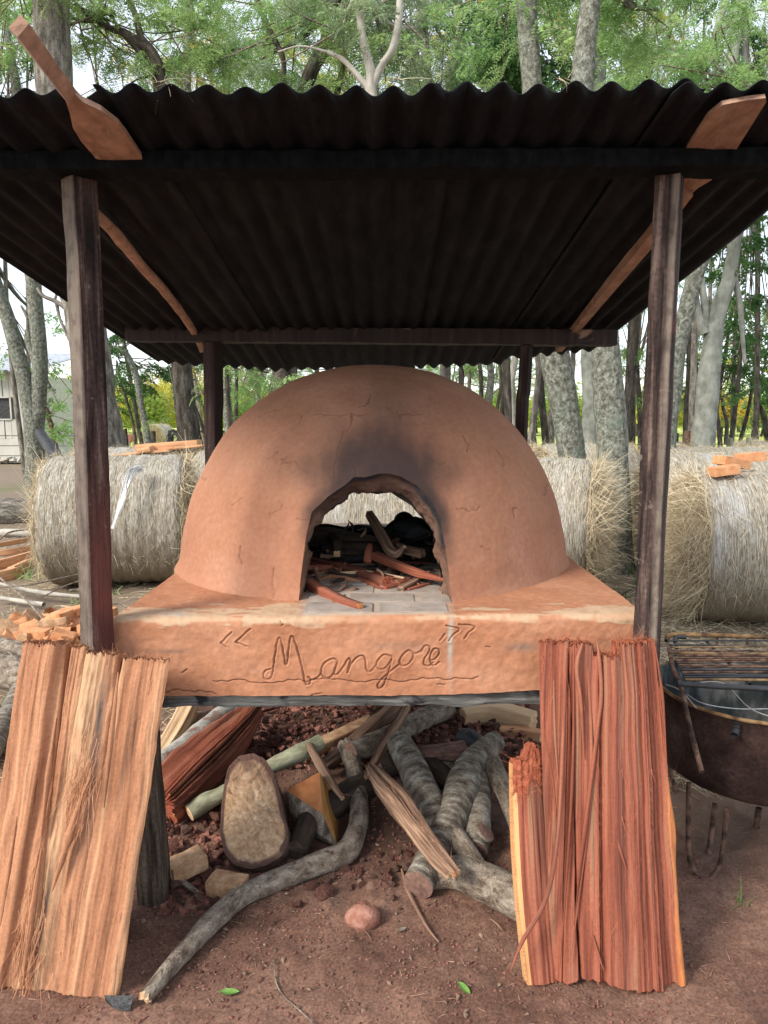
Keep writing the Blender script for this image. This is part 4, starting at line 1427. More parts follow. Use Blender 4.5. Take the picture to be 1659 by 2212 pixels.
# left slab
bl, br = G(-62, 2112, .0), G(247, 2170, .0)
tl, tr = P(62, 1400, 2.03), P(361, 1420, 1.985)
t, nrm = split_slab('split_log_slab', 'broad pale orange slab of riven wood with a dark split, leaning left of the writing', bl, br, tr, tl,
           [(-.005, .275, -.005, .43, .004), (.312, .418, .33, .48, -.004), (.428, .652, .40, .685, .003), (.672, .995, .63, .985, .001)],
           M['plank_left'], M['end_orange'], M['sapwood'], M['fibre'], 3,
           lambda U, s: 1.0 + .02 * (s == 0) + .012 * (s == 1) - .012 * (U > .68), lambda U: .0 + .0 * U,
           bulge=.014, thick=.035, nfib=300, rid=(14, .0038, 12),
           tone=lambda u, v: {'pale': np.clip(1.3 * np.exp(-((u - .50) / .085) ** 2) * np.clip((v - .45) / .2, 0, 1) + 1.1 * np.exp(-((u - .40 - .1 * v) / .09) ** 2) * np.clip((.62 - v) / .2, 0, 1) * (.6 + 1.2 * noise3(np.stack([u * 30, v * 3, u * 0], -1), 4)) + .8 * np.exp(-((u - .70) / .012) ** 2) + .4 * np.exp(-((u - .97) / .03) ** 2), 0, 1),
                              'stain': np.clip(1.5 * np.exp(-((u - .60) / .03) ** 2) * np.exp(-((v - .72) / .2) ** 2) + .9 * np.exp(-((u - .43) / .05) ** 2) * np.clip((.45 - v) / .2, 0, 1) * (.2 + 1.5 * noise3(np.stack([u * 40, v * 5, u * 0], -1), 6)), 0, 1)},
           relief=lambda u, v: .007 * fbm(np.stack([u * 22, v * 9, u * 0], -1), 4, 55) * (.35 + np.exp(-((u - .45 - .1 * v) / .14) ** 2)) + .010 * fbm(np.stack([u * 7, v * 3, u * 0], -1), 3, 56) + .012 * np.exp(-((u - .60 - .0 * v) / .06) ** 2 - ((v - .33) / .16) ** 2) + .010 * np.exp(-((u - .47) / .07) ** 2 - ((v - .8) / .3) ** 2)
           - .012 * np.exp(-((u - .53) / .022) ** 2 - ((v - .44) / .008) ** 2))
g = Geo()
up = (tl - bl).normalized()
ac = (br - bl).normalized()
for u0, v0, u1, v1, w in ((.60, .62, .50, .30, .012), (.35, .45, .33, .80, .010), (.40, .02, .38, .42, .011), (.75, .55, .71, .95, .008), (.18, .06, .17, .5, .007)):
    a_ = (bl.lerp(br, u0)).lerp(tl.lerp(tr, u0), v0) + nrm * .020
    b_ = (bl.lerp(br, u1)).lerp(tl.lerp(tr, u1), v1) + nrm * .028
    tube(g, [a_, a_.lerp(b_, .5) + nrm * .006 + ac * .004, b_], [w * .3, w, w * .25], sides=8, sub=8, amp=.5, nf=16, seed=int(u0 * 100), ridge=.2)
mk('splinter', g, M['plank_left'], t)
g = Geo()
c0 = bl.lerp(br, .57).lerp(tl.lerp(tr, .57), .60) + nrm * .022
n = 260
p0 = np.array(c0)[None] + NR.normal(0, .028, (n, 1)) * np.array(ac)[None] + NR.normal(.03, .07, (n, 1)) * np.array(up)[None]
D = -np.array(up)[None] + NR.normal(0, .12, (n, 3)) + np.array(nrm)[None] * .08
strands(g, p0, D, NR.uniform(.03, .10, n), .0018, bend=.22)
c0 = bl.lerp(br, .38).lerp(tl.lerp(tr, .38), .10) + nrm * .020
p0 = np.array(c0)[None] + NR.normal(0, .035, (n, 1)) * np.array(ac)[None] + NR.normal(.03, .09, (n, 1)) * np.array(up)[None]
strands(g, p0, D, NR.uniform(.03, .10, n), .0022, bend=.3)
stuff(mk('frayed_fibres', g, M['fibre'], t))

# right slab
bl, br = G(1134, 2126, .0), G(1482, 2124, .0)
tl, tr = P(1166, 1392, 2.0), P(1424, 1384, 2.0)


def lf(v):
    return .0 * v


RB = lambda U: .028 * np.exp(-((U - .42) / .16) ** 2) - .006 * np.exp(-((U - .85) / .1) ** 2) + .004
t, nrm = split_slab('split_log_slab', 'tall deep red slab of riven wood with shredded upper edge, leaning right of the writing', bl, br, tr, tl,
           [(.0, .235, .19, .325, .0), (.245, .985, .335, .985, .006)],
           M['plank_red'], M['end_red'], M['sapwood'], M['fibre_red'], 12,
           lambda U, s: 1.0 + .006 * (s == 0) - .035 * ((U > .42) & (U < .62)), RB, bulge=.026, thick=.04, nfib=520, rid=(44, .0048, 30),
           tone=lambda u, v: {'pale': np.clip((u - .955 + .02 * np.abs(v - .3)) / .03, 0, 1) * np.clip((.62 - v) / .1, 0, 1) + .5 * np.clip((.03 - u) / .03, 0, 1)},
           right_fn=lambda v: -.03 * np.clip((v - .55) / .45, 0, 1) + .018 * np.exp(-((v - .45) / .08) ** 2))
g = Geo()
up = (tl - bl).normalized()
ac = (br - bl).normalized()


def on(u, v, h=.03):
    return bl.lerp(br, u).lerp(tl.lerp(tr, u), v) + nrm * h


def flake(geo, px, w, hs, seed, yoff=.0):
    """a long splinter whose ends are given on the picture grid, lying just in front of the slab face"""
    pts = []
    for (x, y), h in zip(px, hs):
        d = ray(x, y)
        q0 = bl + nrm * h
        s_ = (q0 - Vector((0, 0, CAMZ))).dot(nrm) / d.dot(nrm)
        pts.append(Vector((0, 0, CAMZ)) + d * s_)
    tube(geo, pts, [w * .35] + [w] * (len(px) - 2) + [w * .15], sides=7, sub=7, amp=.25, nf=12, seed=seed, ridge=.25)


FL = [([(1306, 1690), (1318, 1760), (1338, 1830), (1353, 1878)], .0052, [.045, .050, .052, .055]),
      ([(1290, 1385), (1295, 1430), (1298, 1500), (1290, 1580), (1262, 1800), (1240, 2000)], .0062, [.038, .046, .044, .040, .038, .034]),
      ([(1258, 1390), (1246, 1440), (1255, 1520), (1262, 1640)], .0055, [.036, .045, .042, .036]),
      ([(1225, 1400), (1218, 1560), (1205, 1800), (1180, 1940), (1130, 2030), (1102, 2100)], .0058, [.036, .044, .046, .05, .055, .055]),
      ([(1196, 1470), (1200, 1600), (1212, 1760)], .0048, [.03, .034, .03]),
      ([(1413, 1385), (1430, 1500), (1440, 1640)], .0045, [.03, .036, .03]),
      ([(1176, 1580), (1196, 1700), (1206, 1850)], .0045, [.03, .036, .03]),
      ([(1372, 1600), (1375, 1680), (1368, 1790), (1350, 1900)], .006, [.03, .036, .036, .03]),
      ([(1340, 1430), (1342, 1500), (1343, 1560)], .006, [.03, .037, .034]),
      ([(1280, 2020), (1292, 2060), (1305, 2100)], .005, [.04, .045, .05]),
      ([(1330, 2010), (1340, 2050), (1345, 2080)], .005, [.04, .045, .04]),
      ([(1268, 1400), (1275, 1700), (1232, 2080)], .007, [.026, .034, .034]),
      ([(1240, 1395), (1236, 1700), (1210, 2090)], .006, [.028, .034, .03])]
for i, (pp, w, hs) in enumerate(FL):
    gg = Geo()
    flake(gg, pp, w, hs, i)
    mk('splinter', gg, M['plank_red'], t)
# the shorter slab standing against its left side
t2 = thing('split_log_slab', 'short orange-edged red slab of riven wood at the left side of the tall red slab', 'firewood', G(1150, 2115, 0))
g = Geo()
A = [G(1140, 2128, 0), G(1202, 2120, 0)]
B = [P(1108, 1640, 2.03), P(1172, 1620, 2.03)]
Cc = [P(1150, 1592, 2.05)]
nu, nv = 34, 110
S, V_ = np.meshgrid(np.linspace(0, 1, nu), np.linspace(0, 1, nv))
top = 1 + .05 * np.exp(-((S - .65) / .22) ** 2) - .03 * np.abs(noise3(np.stack([S * 14, S * 0, S * 0], -1), 5))
Vt = V_ * top
nn = (A[1] - A[0]).cross(B[0] - A[0]).normalized()
nn = -nn if nn.y > 0 else nn
W = (np.array(A[0])[None, None] * (1 - S)[..., None] + np.array(A[1])[None, None] * S[..., None]) * (1 - Vt)[..., None] + (np.array(B[0])[None, None] * (1 - S)[..., None] + np.array(B[1])[None, None] * S[..., None]) * Vt[..., None]
W[..., 0] -= (.012 * np.sin(V_ * 3.1)) * (1 - S)
h = .012 * np.sin(S * math.pi) + .006 * fbm(np.stack([S * 14, V_ * 2, S * 0], -1), 3, 5) + .008 * fbm(np.stack([S * 6, V_ * 26, S * 0], -1), 3, 6) * np.clip((V_ - .78) / .1, 0, 1)
Fw = W + np.array(nn) * h[..., None]
Bw = W - np.array(nn) * .04
tx = np.stack([S * .09, h, Vt * .7], -1)
q = grid_quads(nu, nv)
mi = np.where((q % nu).min(1) < 4, 2, 0)
mi = np.where((q // nu).max(1) > nv * .84, 1, mi)
g.add(Fw, q, None, tx, mi)
g.add(Bw, q[:, ::-1], None, tx, 0)
for A_, B_, X_, mm in ((Fw[:, 0], Bw[:, 0], tx[:, 0], 2), (Bw[:, -1], Fw[:, -1], tx[:, -1], 0), (Fw[-1], Bw[-1], tx[-1], 1), (Bw[0], Fw[0], tx[0], 1)):
    g.add(np.concatenate([A_, B_]), grid_quads(len(A_), 2), None, np.concatenate([X_, X_ + .04]), mm)
mk('slab_wood', g, [M['plank_red'], M['end_red'], M['sapwood']], t2)
g = Geo()
n = 420
k = NR.integers(int(nv * .8), nv, n)
j = NR.integers(0, nu, n)
D = NR.normal(0, 1, (n, 3)) + np.array([0, -.5, .3])
strands(g, Fw[k, j], D, NR.uniform(.008, .035, n), .0013, bend=.5)
k = NR.integers(0, nv, 120)
D = NR.normal(0, .4, (120, 3)) + np.array([-1, -.3, .1])
strands(g, Fw[k, 0], D, NR.uniform(.006, .022, 120), .0011, bend=.3)
stuff(mk('loose_fibres', g, M['fibre_red'], t2))
# edge of another slab cut by the frame on the left
g = Geo()
tube(g, [G(-40, 2030, 0), P(-22, 1900, 1.95), P(-14, 1760, 2.0)], [.045, .042, .02], profile=[(.4, 1), (-.4, 1), (-.4, -1), (.4, -1)], sub=12, amp=.15, seed=5, ridge=.05, cap=0)
tag(mk('split_log_slab', g, M['plank_left']), 'sliver of an orange wood slab cut off by the left edge of the photo', 'firewood')

# =================================================================== firewood, stones and bricks under the oven
def log(name, label, pts, mats, group=None, cat='firewood', sub=6, amp=.16, nf=9, seed=1, cap=1, capamp=.004, sides=20, forks=(), cutpart=True, **kw):
    """pts: (px, py, z, radius on the picture grid)"""
    W = [G(a, b, c) for a, b, c, d in pts]
    r = [rw(d, w) for (a, b, c, d), w in zip(pts, W)]
    g = Geo()
    path, rr = tube(g, W, r, sides=sides, sub=sub, amp=amp, nf=nf, seed=seed, m=0, cap=1, capamp=capamp, **kw)
    for f in forks:
        Wf = [G(a, b, c) for a, b, c, d in f]
        rf = [rw(d, w) for (a, b, c, d), w in zip(f, Wf)]
        tube(g, Wf, rf, sides=sides, sub=sub, amp=amp, nf=nf, seed=seed + 7, m=0, cap=1, capamp=capamp)
    # every cut face is a part of its own
    body, cuts = Geo(), []
    base, ti = 0, 0
    for V, X, Q, mq in zip(g.V, g.X, g.Q, g.mq):
        if mq[0] == 0:
            body.add(V, Q - base, None, X)
        else:
            cuts.append(Geo().add(V, Q - base, g.T[ti] - base, X))
            ti += 1
        base += len(V)
    o = mk(name, body, mats[0])
    tag(o, label, cat, group)
    for c in cuts:
        mk('cut_end', c, mats[1], o, loc=Vector((0, 0, 0)))
    return o


WG = 'firewood heaped under the oven'
log('branch_log', 'long crooked grey branch whose broken end points at the left slab foot', [(318, 2150, .022, 16.1), (372, 2085, .024, 19.6), (440, 2010, .026, 22.1), (482, 1968, .026, 22.9), (530, 1932, .026, 22.1), (620, 1892, .028, 22.9), (700, 1862, .03, 23.8), (748, 1838, .035, 24.6), (772, 1790, .045, 22.9), (775, 1730, .06, 20.4), (765, 1660, .09, 18.7), (750, 1615, .11, 19.6)], (M['bark_grey'], M['cut_tan']), WG, seed=3, amp=.2, sub=8, endjag=.02)
log('branch_log', 'thick brown log lying across behind the crooked grey branch', [(755, 1625, .13, 22), (800, 1608, .12, 24), (858, 1585, .10, 24), (905, 1558, .09, 24), (968, 1530, .09, 21)], (M['bark_grey'], M['cut_pink']), WG, seed=5)
log('branch_log', 'straight ash grey log with pale bands leaning down to the centre of the heap', [(862, 1600, .20, 26), (885, 1645, .17, 31), (910, 1700, .13, 33), (935, 1755, .09, 34), (955, 1810, .05, 34)], (M['bark_band'], M['cut_pink']), WG, seed=7, nf=6)
log('branch_log', 'long forked log with a round pinkish cut end facing the camera', [(903, 1912, .05, 33), (935, 1850, .07, 34), (965, 1795, .09, 37), (985, 1745, .11, 37), (1000, 1700, .13, 35), (1015, 1662, .15, 33), (1045, 1625, .17, 27), (1072, 1600, .19, 22)], (M['bark_band'], M['cut_pink']), WG, seed=9, sub=7, nf=6,
    forks=([(1005, 1685, .13, 18), (980, 1668, .12, 17), (955, 1662, .11, 18)],))
log('branch_log', 'heavy smooth log lying on the ground beside the red slab', [(925, 1898, .04, 22), (985, 1885, .05, 34), (1040, 1903, .05, 40), (1095, 1928, .05, 42), (1150, 1960, .05, 42)], (M['bark_grey'], M['cut_pink']), WG, seed=11,
    forks=([(1035, 1890, .06, 26), (1005, 1840, .08, 26), (985, 1810, .09, 25)],), amp=.1)
log('branch_log', 'dark log with a sawn side stub showing a small hole', [(1040, 1660, .14, 18), (1038, 1720, .11, 22), (1032, 1780, .08, 27), (1026, 1840, .05, 28)], (M['bark_band'], M['cut_pink']), WG, seed=13, forks=([(1034, 1810, .07, 22), (1049, 1796, .10, 22)],))
log('branch_log', 'slim grey log slanting down behind the red slab', [(1058, 1635, .17, 19), (1082, 1690, .14, 22), (1108, 1745, .09, 22), (1125, 1800, .05, 20)], (M['bark_grey'], M['cut_pink']), WG, seed=15)
log('charred_log', 'short log burnt black and blue lying on top of the heap', [(995, 1592, .16, 20), (1020, 1602, .16, 24), (1052, 1628, .15, 20)], (M['char'], M['char']), WG, seed=17, amp=.3)
log('branch_log', 'dark brown root-like piece wedged in the middle of the heap', [(905, 1655, .10, 22), (935, 1668, .11, 28), (975, 1690, .10, 24)], (M['dark_wood'], M['dark_wood']), WG, seed=19, amp=.35)
log('stick', 'yellow green stick passing behind the upright stump', [(408, 1756, .06, 19), (445, 1732, .08, 19), (485, 1712, .10, 17), (560, 1670, .13, 16), (600, 1648, .15, 17), (650, 1625, .17, 19), (693, 1602, .19, 17)], (M['bark_green'], M['pale_wood']), WG, seed=21, amp=.22, nf=14)
log('branch_log', 'pale lichen-covered log with reddish stains behind the red split piece', [(300, 1708, .05, 24), (350, 1655, .06, 26), (405, 1610, .06, 26), (455, 1570, .06, 26), (500, 1535, .05, 24)], (M['bark_pale'], M['cut_tan']), WG, seed=23)
log('branch_log', 'dark weathered log end low between the stump and the wedge', [(640, 1838, .04, 26), (660, 1790, .06, 28), (690, 1740, .08, 26)], (M['dark_wood'], M['dark_wood']), WG, seed=25, amp=.25)
log('branch_log', 'dark log buried behind the crooked branch', [(700, 1755, .04, 30), (745, 1720, .06, 32), (800, 1690, .06, 30)], (M['dark_wood'], M['dark_wood']), WG, seed=27, amp=.25)
log('branch_log', 'dark short log under the banded leaning log', [(820, 1660, .06, 24), (870, 1640, .08, 26), (920, 1640, .06, 24)], (M['dark_wood'], M['cut_pink']), WG, seed=29, amp=.2)

PW = [(1, .7), (.6, 1), (-.2, .9), (-1, .8), (-.9, .1), (-1, -.7), (-.3, -1), (.5, -.8), (1, -.9), (.9, 0)]


def riven(name, label, pts, mats, prof=PW, seed=1, ridge=.16, amp=.14, group=WG, fib=60, fibm='fibre', sub=10, cat='firewood', res=5):
    W = [G(a, b, c) for a, b, c, d in pts]
    r = [rw(d, w) for (a, b, c, d), w in zip(pts, W)]
    pp = []
    for i in range(len(prof)):
        a, b = prof[i], prof[(i + 1) % len(prof)]
        for k in range(res):
            f = k / res
            pp.append((a[0] * (1 - f) + b[0] * f, a[1] * (1 - f) + b[1] * f))
    g = Geo()
    path, rr = tube(g, W, r, profile=pp, sub=sub, amp=amp, nf=9, seed=seed, ridge=ridge, m=0, cap=1, capamp=.003, endjag=.012)
    o = mk(name, g, mats)
    tag(o, label, cat, group)
    if fib:
        g = Geo()
        n = fib
        k = NR.integers(0, len(path), n)
        c = np.array([list(path[i]) for i in k]) 
        rad = np.array([rr[i] for i in k])[:, None]
        o_ = NR.normal(0, 1, (n, 3))
        o_ /= np.linalg.norm(o_, axis=1, keepdims=True)
        o_[:, 1] = -abs(o_[:, 1])
        o_[:, 2] = abs(o_[:, 2])
        d = np.array((W[-1] - W[0]).normalized())[None] * NR.choice([-1, 1], (n, 1)) + o_ * .3
        strands(g, c + o_ * rad * .85, d, NR.uniform(.015, .05, n), .0016, bend=.5)
        f_ = mk('loose_fibres', g, M[fibm], o, loc=Vector((0, 0, 0)))
        stuff(f_)
    return o


riven('split_wood', 'large red split piece with frayed fibres slanting down to the left slab', [(352, 1738, .10, 32), (400, 1690, .12, 36), (460, 1632, .14, 34), (515, 1575, .16, 26), (553, 1528, .18, 14)], [M['plank_red'], M['end_red']], seed=2, ridge=.34, amp=.22, res=8, fibm='fibre_red', fib=160)
riven('split_wood', 'tan split piece lying between the pale log and the red split piece', [(330, 1705, .11, 20), (390, 1655, .12, 21), (450, 1610, .13, 21), (500, 1575, .14, 18)], [M['plank_left'], M['sapwood']], seed=4, fib=70)
riven('split_wood', 'pale split piece standing furthest left behind the oven leg', [(345, 1640, .03, 17), (378, 1590, .04, 20), (410, 1530, .05, 18)], [M['pale_wood'], M['sapwood']], seed=6, fib=20)
riven('split_wood', 'long fibrous brown piece with a forked pale end lying on the logs', [(803, 1660, .22, 10), (825, 1692, .215, 19), (860, 1732, .20, 22), (900, 1785, .18, 19), (940, 1835, .165, 14), (983, 1885, .15, 9)], [M['fibre_wood'], M['sawn_orange']], seed=8, fib=160)
riven('split_wood', 'thin pale prong of riven wood below the long fibrous brown piece', [(868, 1765, .17, 9), (905, 1815, .16, 10), (940, 1860, .15, 9), (968, 1888, .145, 7)], [M['fibre_wood'], M['pale_wood']], seed=10, fib=30)
riven('stick', 'slim weathered stick leaning against the heap from above', [(795, 1675, .13, 8), (830, 1610, .17, 9), (858, 1565, .19, 10), (880, 1525, .20, 8)], [M['fibre_wood'], M['fibre_wood']], seed=12, fib=10, ridge=.1)
riven('split_wood', 'flat tan strip of wood leaning behind the weathered stick', [(700, 1655, .08, 10), (760, 1610, .10, 14), (815, 1565, .12, 16), (858, 1525, .13, 14)], [M['fibre_wood'], M['sawn_orange']], seed=14, fib=10)
riven('board_offcut', 'brown squared strip of wood in the rubble left of the slim stick', [(655, 1630, .08, 12), (735, 1592, .09, 12), (805, 1560, .10, 12)], [M['brick_tan'], M['brick_tan']], prof=[(1, 1.3), (-1, 1.3), (-1, -1.3), (1, -1.3)], seed=16, fib=0, ridge=.0, amp=.05)
riven('split_wood', 'pale split stick forked around a dark gap beside the wedge', [(668, 1612, .20, 6), (690, 1650, .18, 9), (715, 1690, .15, 7), (738, 1722, .12, 4)], [M['fibre_wood'], M['pale_wood']], seed=18, fib=10)
riven('split_wood', 'short reddish split block in the middle of the heap', [(900, 1632, .16, 14), (950, 1628, .16, 17), (1002, 1625, .16, 20)], [M['cut_pink'], M['sawn_orange']], seed=20, fib=14)
riven('timber_offcut', 'pale squared timber with a broken end left of the red slab', [(1002, 1545, .07, 17), (1060, 1540, .07, 19), (1105, 1548, .07, 19), (1150, 1560, .07, 18)], [M['pale_wood'], M['pale_wood']], prof=[(1, 1), (-1, 1), (-1, -1), (1, -1)], seed=22, fib=50, ridge=.05, amp=.12)
riven('timber_offcut', 'yellowish block under the pale squared timber', [(1082, 1582, .03, 13), (1120, 1584, .03, 14), (1165, 1590, .03, 13)], [M['sawn_orange'], M['pale_wood']], prof=[(1, 1), (-1, 1), (-1, -1), (1, -1)], seed=24, fib=10, ridge=.05)
# stump with the big oval sawn face
oval = [(548, 1628), (572, 1640), (592, 1672), (603, 1712), (612, 1760), (622, 1790), (622, 1820), (606, 1850), (575, 1868), (540, 1876), (505, 1866), (484, 1840), (476, 1800), (478, 1750), (484, 1700), (492, 1660), (515, 1634)]
t = thing('stump', 'upright stump with a large oval sawn face, dark bark round its rim', 'stump', G(550, 1885, 0), WG)
top, bot = P(548, 1628, 2.62), G(545, 1876, .03)
bot.y -= .0
nrm = (top - bot).cross(Vector((1, 0, 0))).normalized()
nrm = -nrm if nrm.y > 0 else nrm
pts = []
for x, y in resample(oval + [oval[0]], 61)[:-1]:
    d = ray(x, y)
    s_ = (bot - Vector((0, 0, CAMZ))).dot(nrm) / d.dot(nrm)
    pts.append(np.array(Vector((0, 0, CAMZ)) + d * s_))
ring = np.array(pts)
c = ring.mean(0)
back = -np.array(nrm) * .26 + np.array([.01, .03, -.06])
rows = 14
W, X = [], []
for r in range(rows):
    f = r / (rows - 1)
    w = ring + back * f
    sp = 1 + .035 * math.sin(f * 2.2) - (.02 if r == 0 else 0)
    w = (w - w.mean(0)) * (sp + .05 * fbm(w * 14, 3, 3)[:, None]) + w.mean(0)
    w[:, 2] = np.maximum(w[:, 2], -.02)
    W.append(w)
    X.append(w)
g = Geo()
g.add(np.concatenate(W), grid_quads(60, rows, True), None, np.concatenate(X), 0)
mk('bark', g, M['bark_brown'], t)
rings = 26
W = []
rim = []
for r in range(rings):
    f = 1 - r / rings
    w = c + (ring - c) * f * (1.01 if r == 0 else 1)
    h = .006 * fbm(w * 22, 4, 7) + .003 * fbm(w * np.array([60, 60, 12]), 2, 8) 
    h += .0016 * np.sin((w[:, 0] * .75 + w[:, 2] * .65) * 330 + 5 * fbm(w * 9, 2, 12))
    W.append(w + np.array(nrm) * h[:, None])
    rimv = np.clip((f - .885 + .03 * fbm(w * 25, 2, 15)) / .035, 0, 1) + np.clip((w[:, 2] - .19 + .05 * fbm(w * 12, 3, 14)) / .07, 0, 1) * .72 + np.clip((.06 - w[:, 2]) / .03, 0, 1) * .4
    rim.append(np.clip(rimv * (.8 + .6 * fbm(w * 16, 3, 9)), 0, 1))
W.append((c + np.array(nrm) * .005)[None])
rim.append(np.zeros(1))
g = Geo()
n_ = 60
g.add(np.concatenate(W), grid_quads(60, rings, True), [[(rings - 1) * 60 + i, (rings - 1) * 60 + (i + 1) % 60, rings * 60] for i in range(60)], np.concatenate(W), 0, {'rim': np.concatenate(rim)})
mk('sawn_face', g, M['cut_tan'], t)
# wedge
a, b, c_ = P(618, 1707, 2.60), P(690, 1667, 2.66), P(697, 1758, 2.50)
tip = G(729, 1830, .02)
e = P(735, 1745, 2.80)
lo = G(655, 1800, .0)
bk = P(668, 1690, 2.85)
nb = (b - a).cross(c_ - a).normalized()


def wedgem(nv, cc):
    if abs(nv.normalized().dot(nb)) > .93 and cc.y < 2.7:
        return 1
    ns = (c_ - b).cross(tip - b).normalized()
    if abs(nv.normalized().dot(ns)) > .93:
        return 2
    return 0


g = Geo()
hull(g, [a, b, c_, tip, e, lo, bk, a.lerp(tip, .5) + Vector((-.02, -.01, -.02)), a.lerp(lo, .5) + Vector((-.015, 0, 0))], sub=5, amp=.004, seed=2, mfun=wedgem)
tag(mk('split_wood', g, [M['bark_grey'], M['cut_orange'], M['ochre']], smooth=False), 'wedge of split log with orange cut faces and grey bark right of the stump', 'firewood', WG)

# bricks lying in front
BG = 'loose bricks lying under the oven'


def brick(label, c0, c1, w, h, mat, seed, group, up=(0, 0, 1), amp=.004, name='brick_block', cat='brick'):
    g = Geo()
    box(g, c0, c1, w, h, up=up, div=(14, 8, 5), amp=amp, seed=seed, nf=26)
    o = mk(name, g, mat)
    return tag(o, label, cat, group)


brick('tan broken brick beside the oven leg, resting on a grey twig', G(366, 1885, .045), G(440, 1850, .055), .085, .055, M['brick_tan'], 3, BG, amp=.003)
brick('brown worn brick half sunk in the earth in front of the stump', G(455, 1905, .03), G(528, 1920, .03), .08, .055, M['brick_tan'], 5, BG, amp=.0035)
log('twig', 'short grey twig lying under the tan broken brick', [(362, 1888, .02, 7), (395, 1905, .018, 7), (425, 1928, .012, 5)], (M['bark_grey'], M['pale_wood']), None, 'twig', seed=31, sides=8)
g = Geo()
tube(g, [G(868, 1878, .01), G(878, 1915, .012), G(898, 1958, .010), (G(925, 2005, .008)), G(948, 2035, .006)], [.004, .007, .006, .005, .002], sides=8, sub=6, amp=.3, seed=4)
tag(mk('twig', g, M['fibre_wood']), 'long split twig curving over bare earth below the round cut log end', 'twig')
g = Geo()
tube(g, [G(592, 2075, .004), G(596, 2120, .004), G(612, 2150, .004), G(650, 2185, .004), G(690, 2222, .004)], [.0015, .0022, .0022, .0022, .002], sides=6, sub=8, amp=.3, seed=5)
tag(mk('root', g, M['bark_grey']), 'thin dry root curving over the bare earth at the bottom of the photo', 'root')
for i, (a_, b_, l_) in enumerate([((780, 2003), (803, 2032), 'tiny straight stick on the bare earth below the round red stone'), ((400, 1950), (425, 1925), 'pale chip of wood standing in the soil above the crooked branch'), ((1060, 1985), (1085, 2010), 'thin dark stick in the soil below the heavy smooth log'), ((845, 1975), (870, 1960), 'small curled dry stick right of the round red stone')]):
    g = Geo()
    tube(g, [G(*a_, .006), G((a_[0] + b_[0]) / 2 + 3, (a_[1] + b_[1]) / 2, .012), G(*b_, .006)], [.0015, .0025, .001], sides=6, sub=3, amp=.3, seed=i)
    tag(mk('twig', g, M['fibre_wood']), l_, 'twig')


def stone_mesh(seed, n=14, squash=.75):
    rs = np.random.default_rng(seed)
    p = rs.normal(size=(n, 3))
    p /= np.linalg.norm(p, axis=1, keepdims=True)
    p *= rs.uniform(.75, 1.1, (n, 1)) * np.array([1, rs.uniform(.6, .9), squash * rs.uniform(.7, 1)])
    g = Geo()
    hull(g, [Vector(v) for v in p], sub=2, amp=.03, seed=seed)
    return g


STONES = []
for s in range(10):
    o = mk('rubble_stone', stone_mesh(s), M['stone_red'] if s % 3 else M['stone_brown'], smooth=False, loc=Vector((0, 0, 0)))
    STONES.append(o.data)
    bpy.data.objects.remove(o)


def stone(px, py, rpx, z=0.0, label=None, group=None, k=None, name='rubble_stone', sc_=(1, 1, 1)):
    p = G(px, py, z)
    r = rw(rpx, p)
    o = bpy.data.objects.new(name, STONES[R.randrange(10) if k is None else k])
    o.location = (p.x, p.y, float(gh(np.array(p.x), np.array(p.y))) + z + r * .35)
    o.rotation_euler = (R.uniform(-.5, .5), R.uniform(-.5, .5), R.uniform(0, 6.3))
    o.scale = (r * sc_[0], r * sc_[1], r * sc_[2])
    col.objects.link(o)
    tag(o, label or 'small broken piece of red brick in the rubble under the oven', 'stone', group or 'red brick rubble under the oven')
    return o


# rubble: dense at the back, thinner to the left and front
n = 0
tries = 0
placed = []
while n < 270 and tries < 9000:
    tries += 1
    z = R.random()
    if z < .62:
        px, py = R.uniform(520, 1000), R.uniform(1522, 1650)
        r = R.uniform(7, 17)
        zz = .02 + .06 * R.random() * (1 - abs(px - 680) / 400)
    elif z < .82:
        px, py = R.uniform(345, 480), R.uniform(1735, 1960)
        r = R.uniform(8, 22)
        zz = R.uniform(0, .03)
    elif z < .93:
        px, py = R.uniform(600, 900), R.uniform(1840, 1925)
        r = R.uniform(9, 20)
        zz = 0
    else:
        px, py = R.uniform(1000, 1130), R.uniform(1540, 1640)
        r = R.uniform(7, 14)
        zz = .03
    if any((px - a) ** 2 + ((py - b) * 1.5) ** 2 < ((r + c) * .8) ** 2 for a, b, c in placed):
        continue
    placed.append((px, py, r))
    lab = None
    grp = None
    if z >= .62 and z < .82:
        lab, grp = 'broken red brick piece in the soil between the oven leg and the stump', 'brick pieces beside the stump'
    elif z >= .82 and z < .93:
        lab, grp = 'earth-coloured lump in the soil behind the crooked branch', 'earthy lumps in the middle'
    elif z >= .93:
        lab, grp = 'small dark red brick piece near the pale squared timber', 'brick pieces near the pale timber'
    stone(px, py, r, max(0, zz), lab, grp)
    n += 1
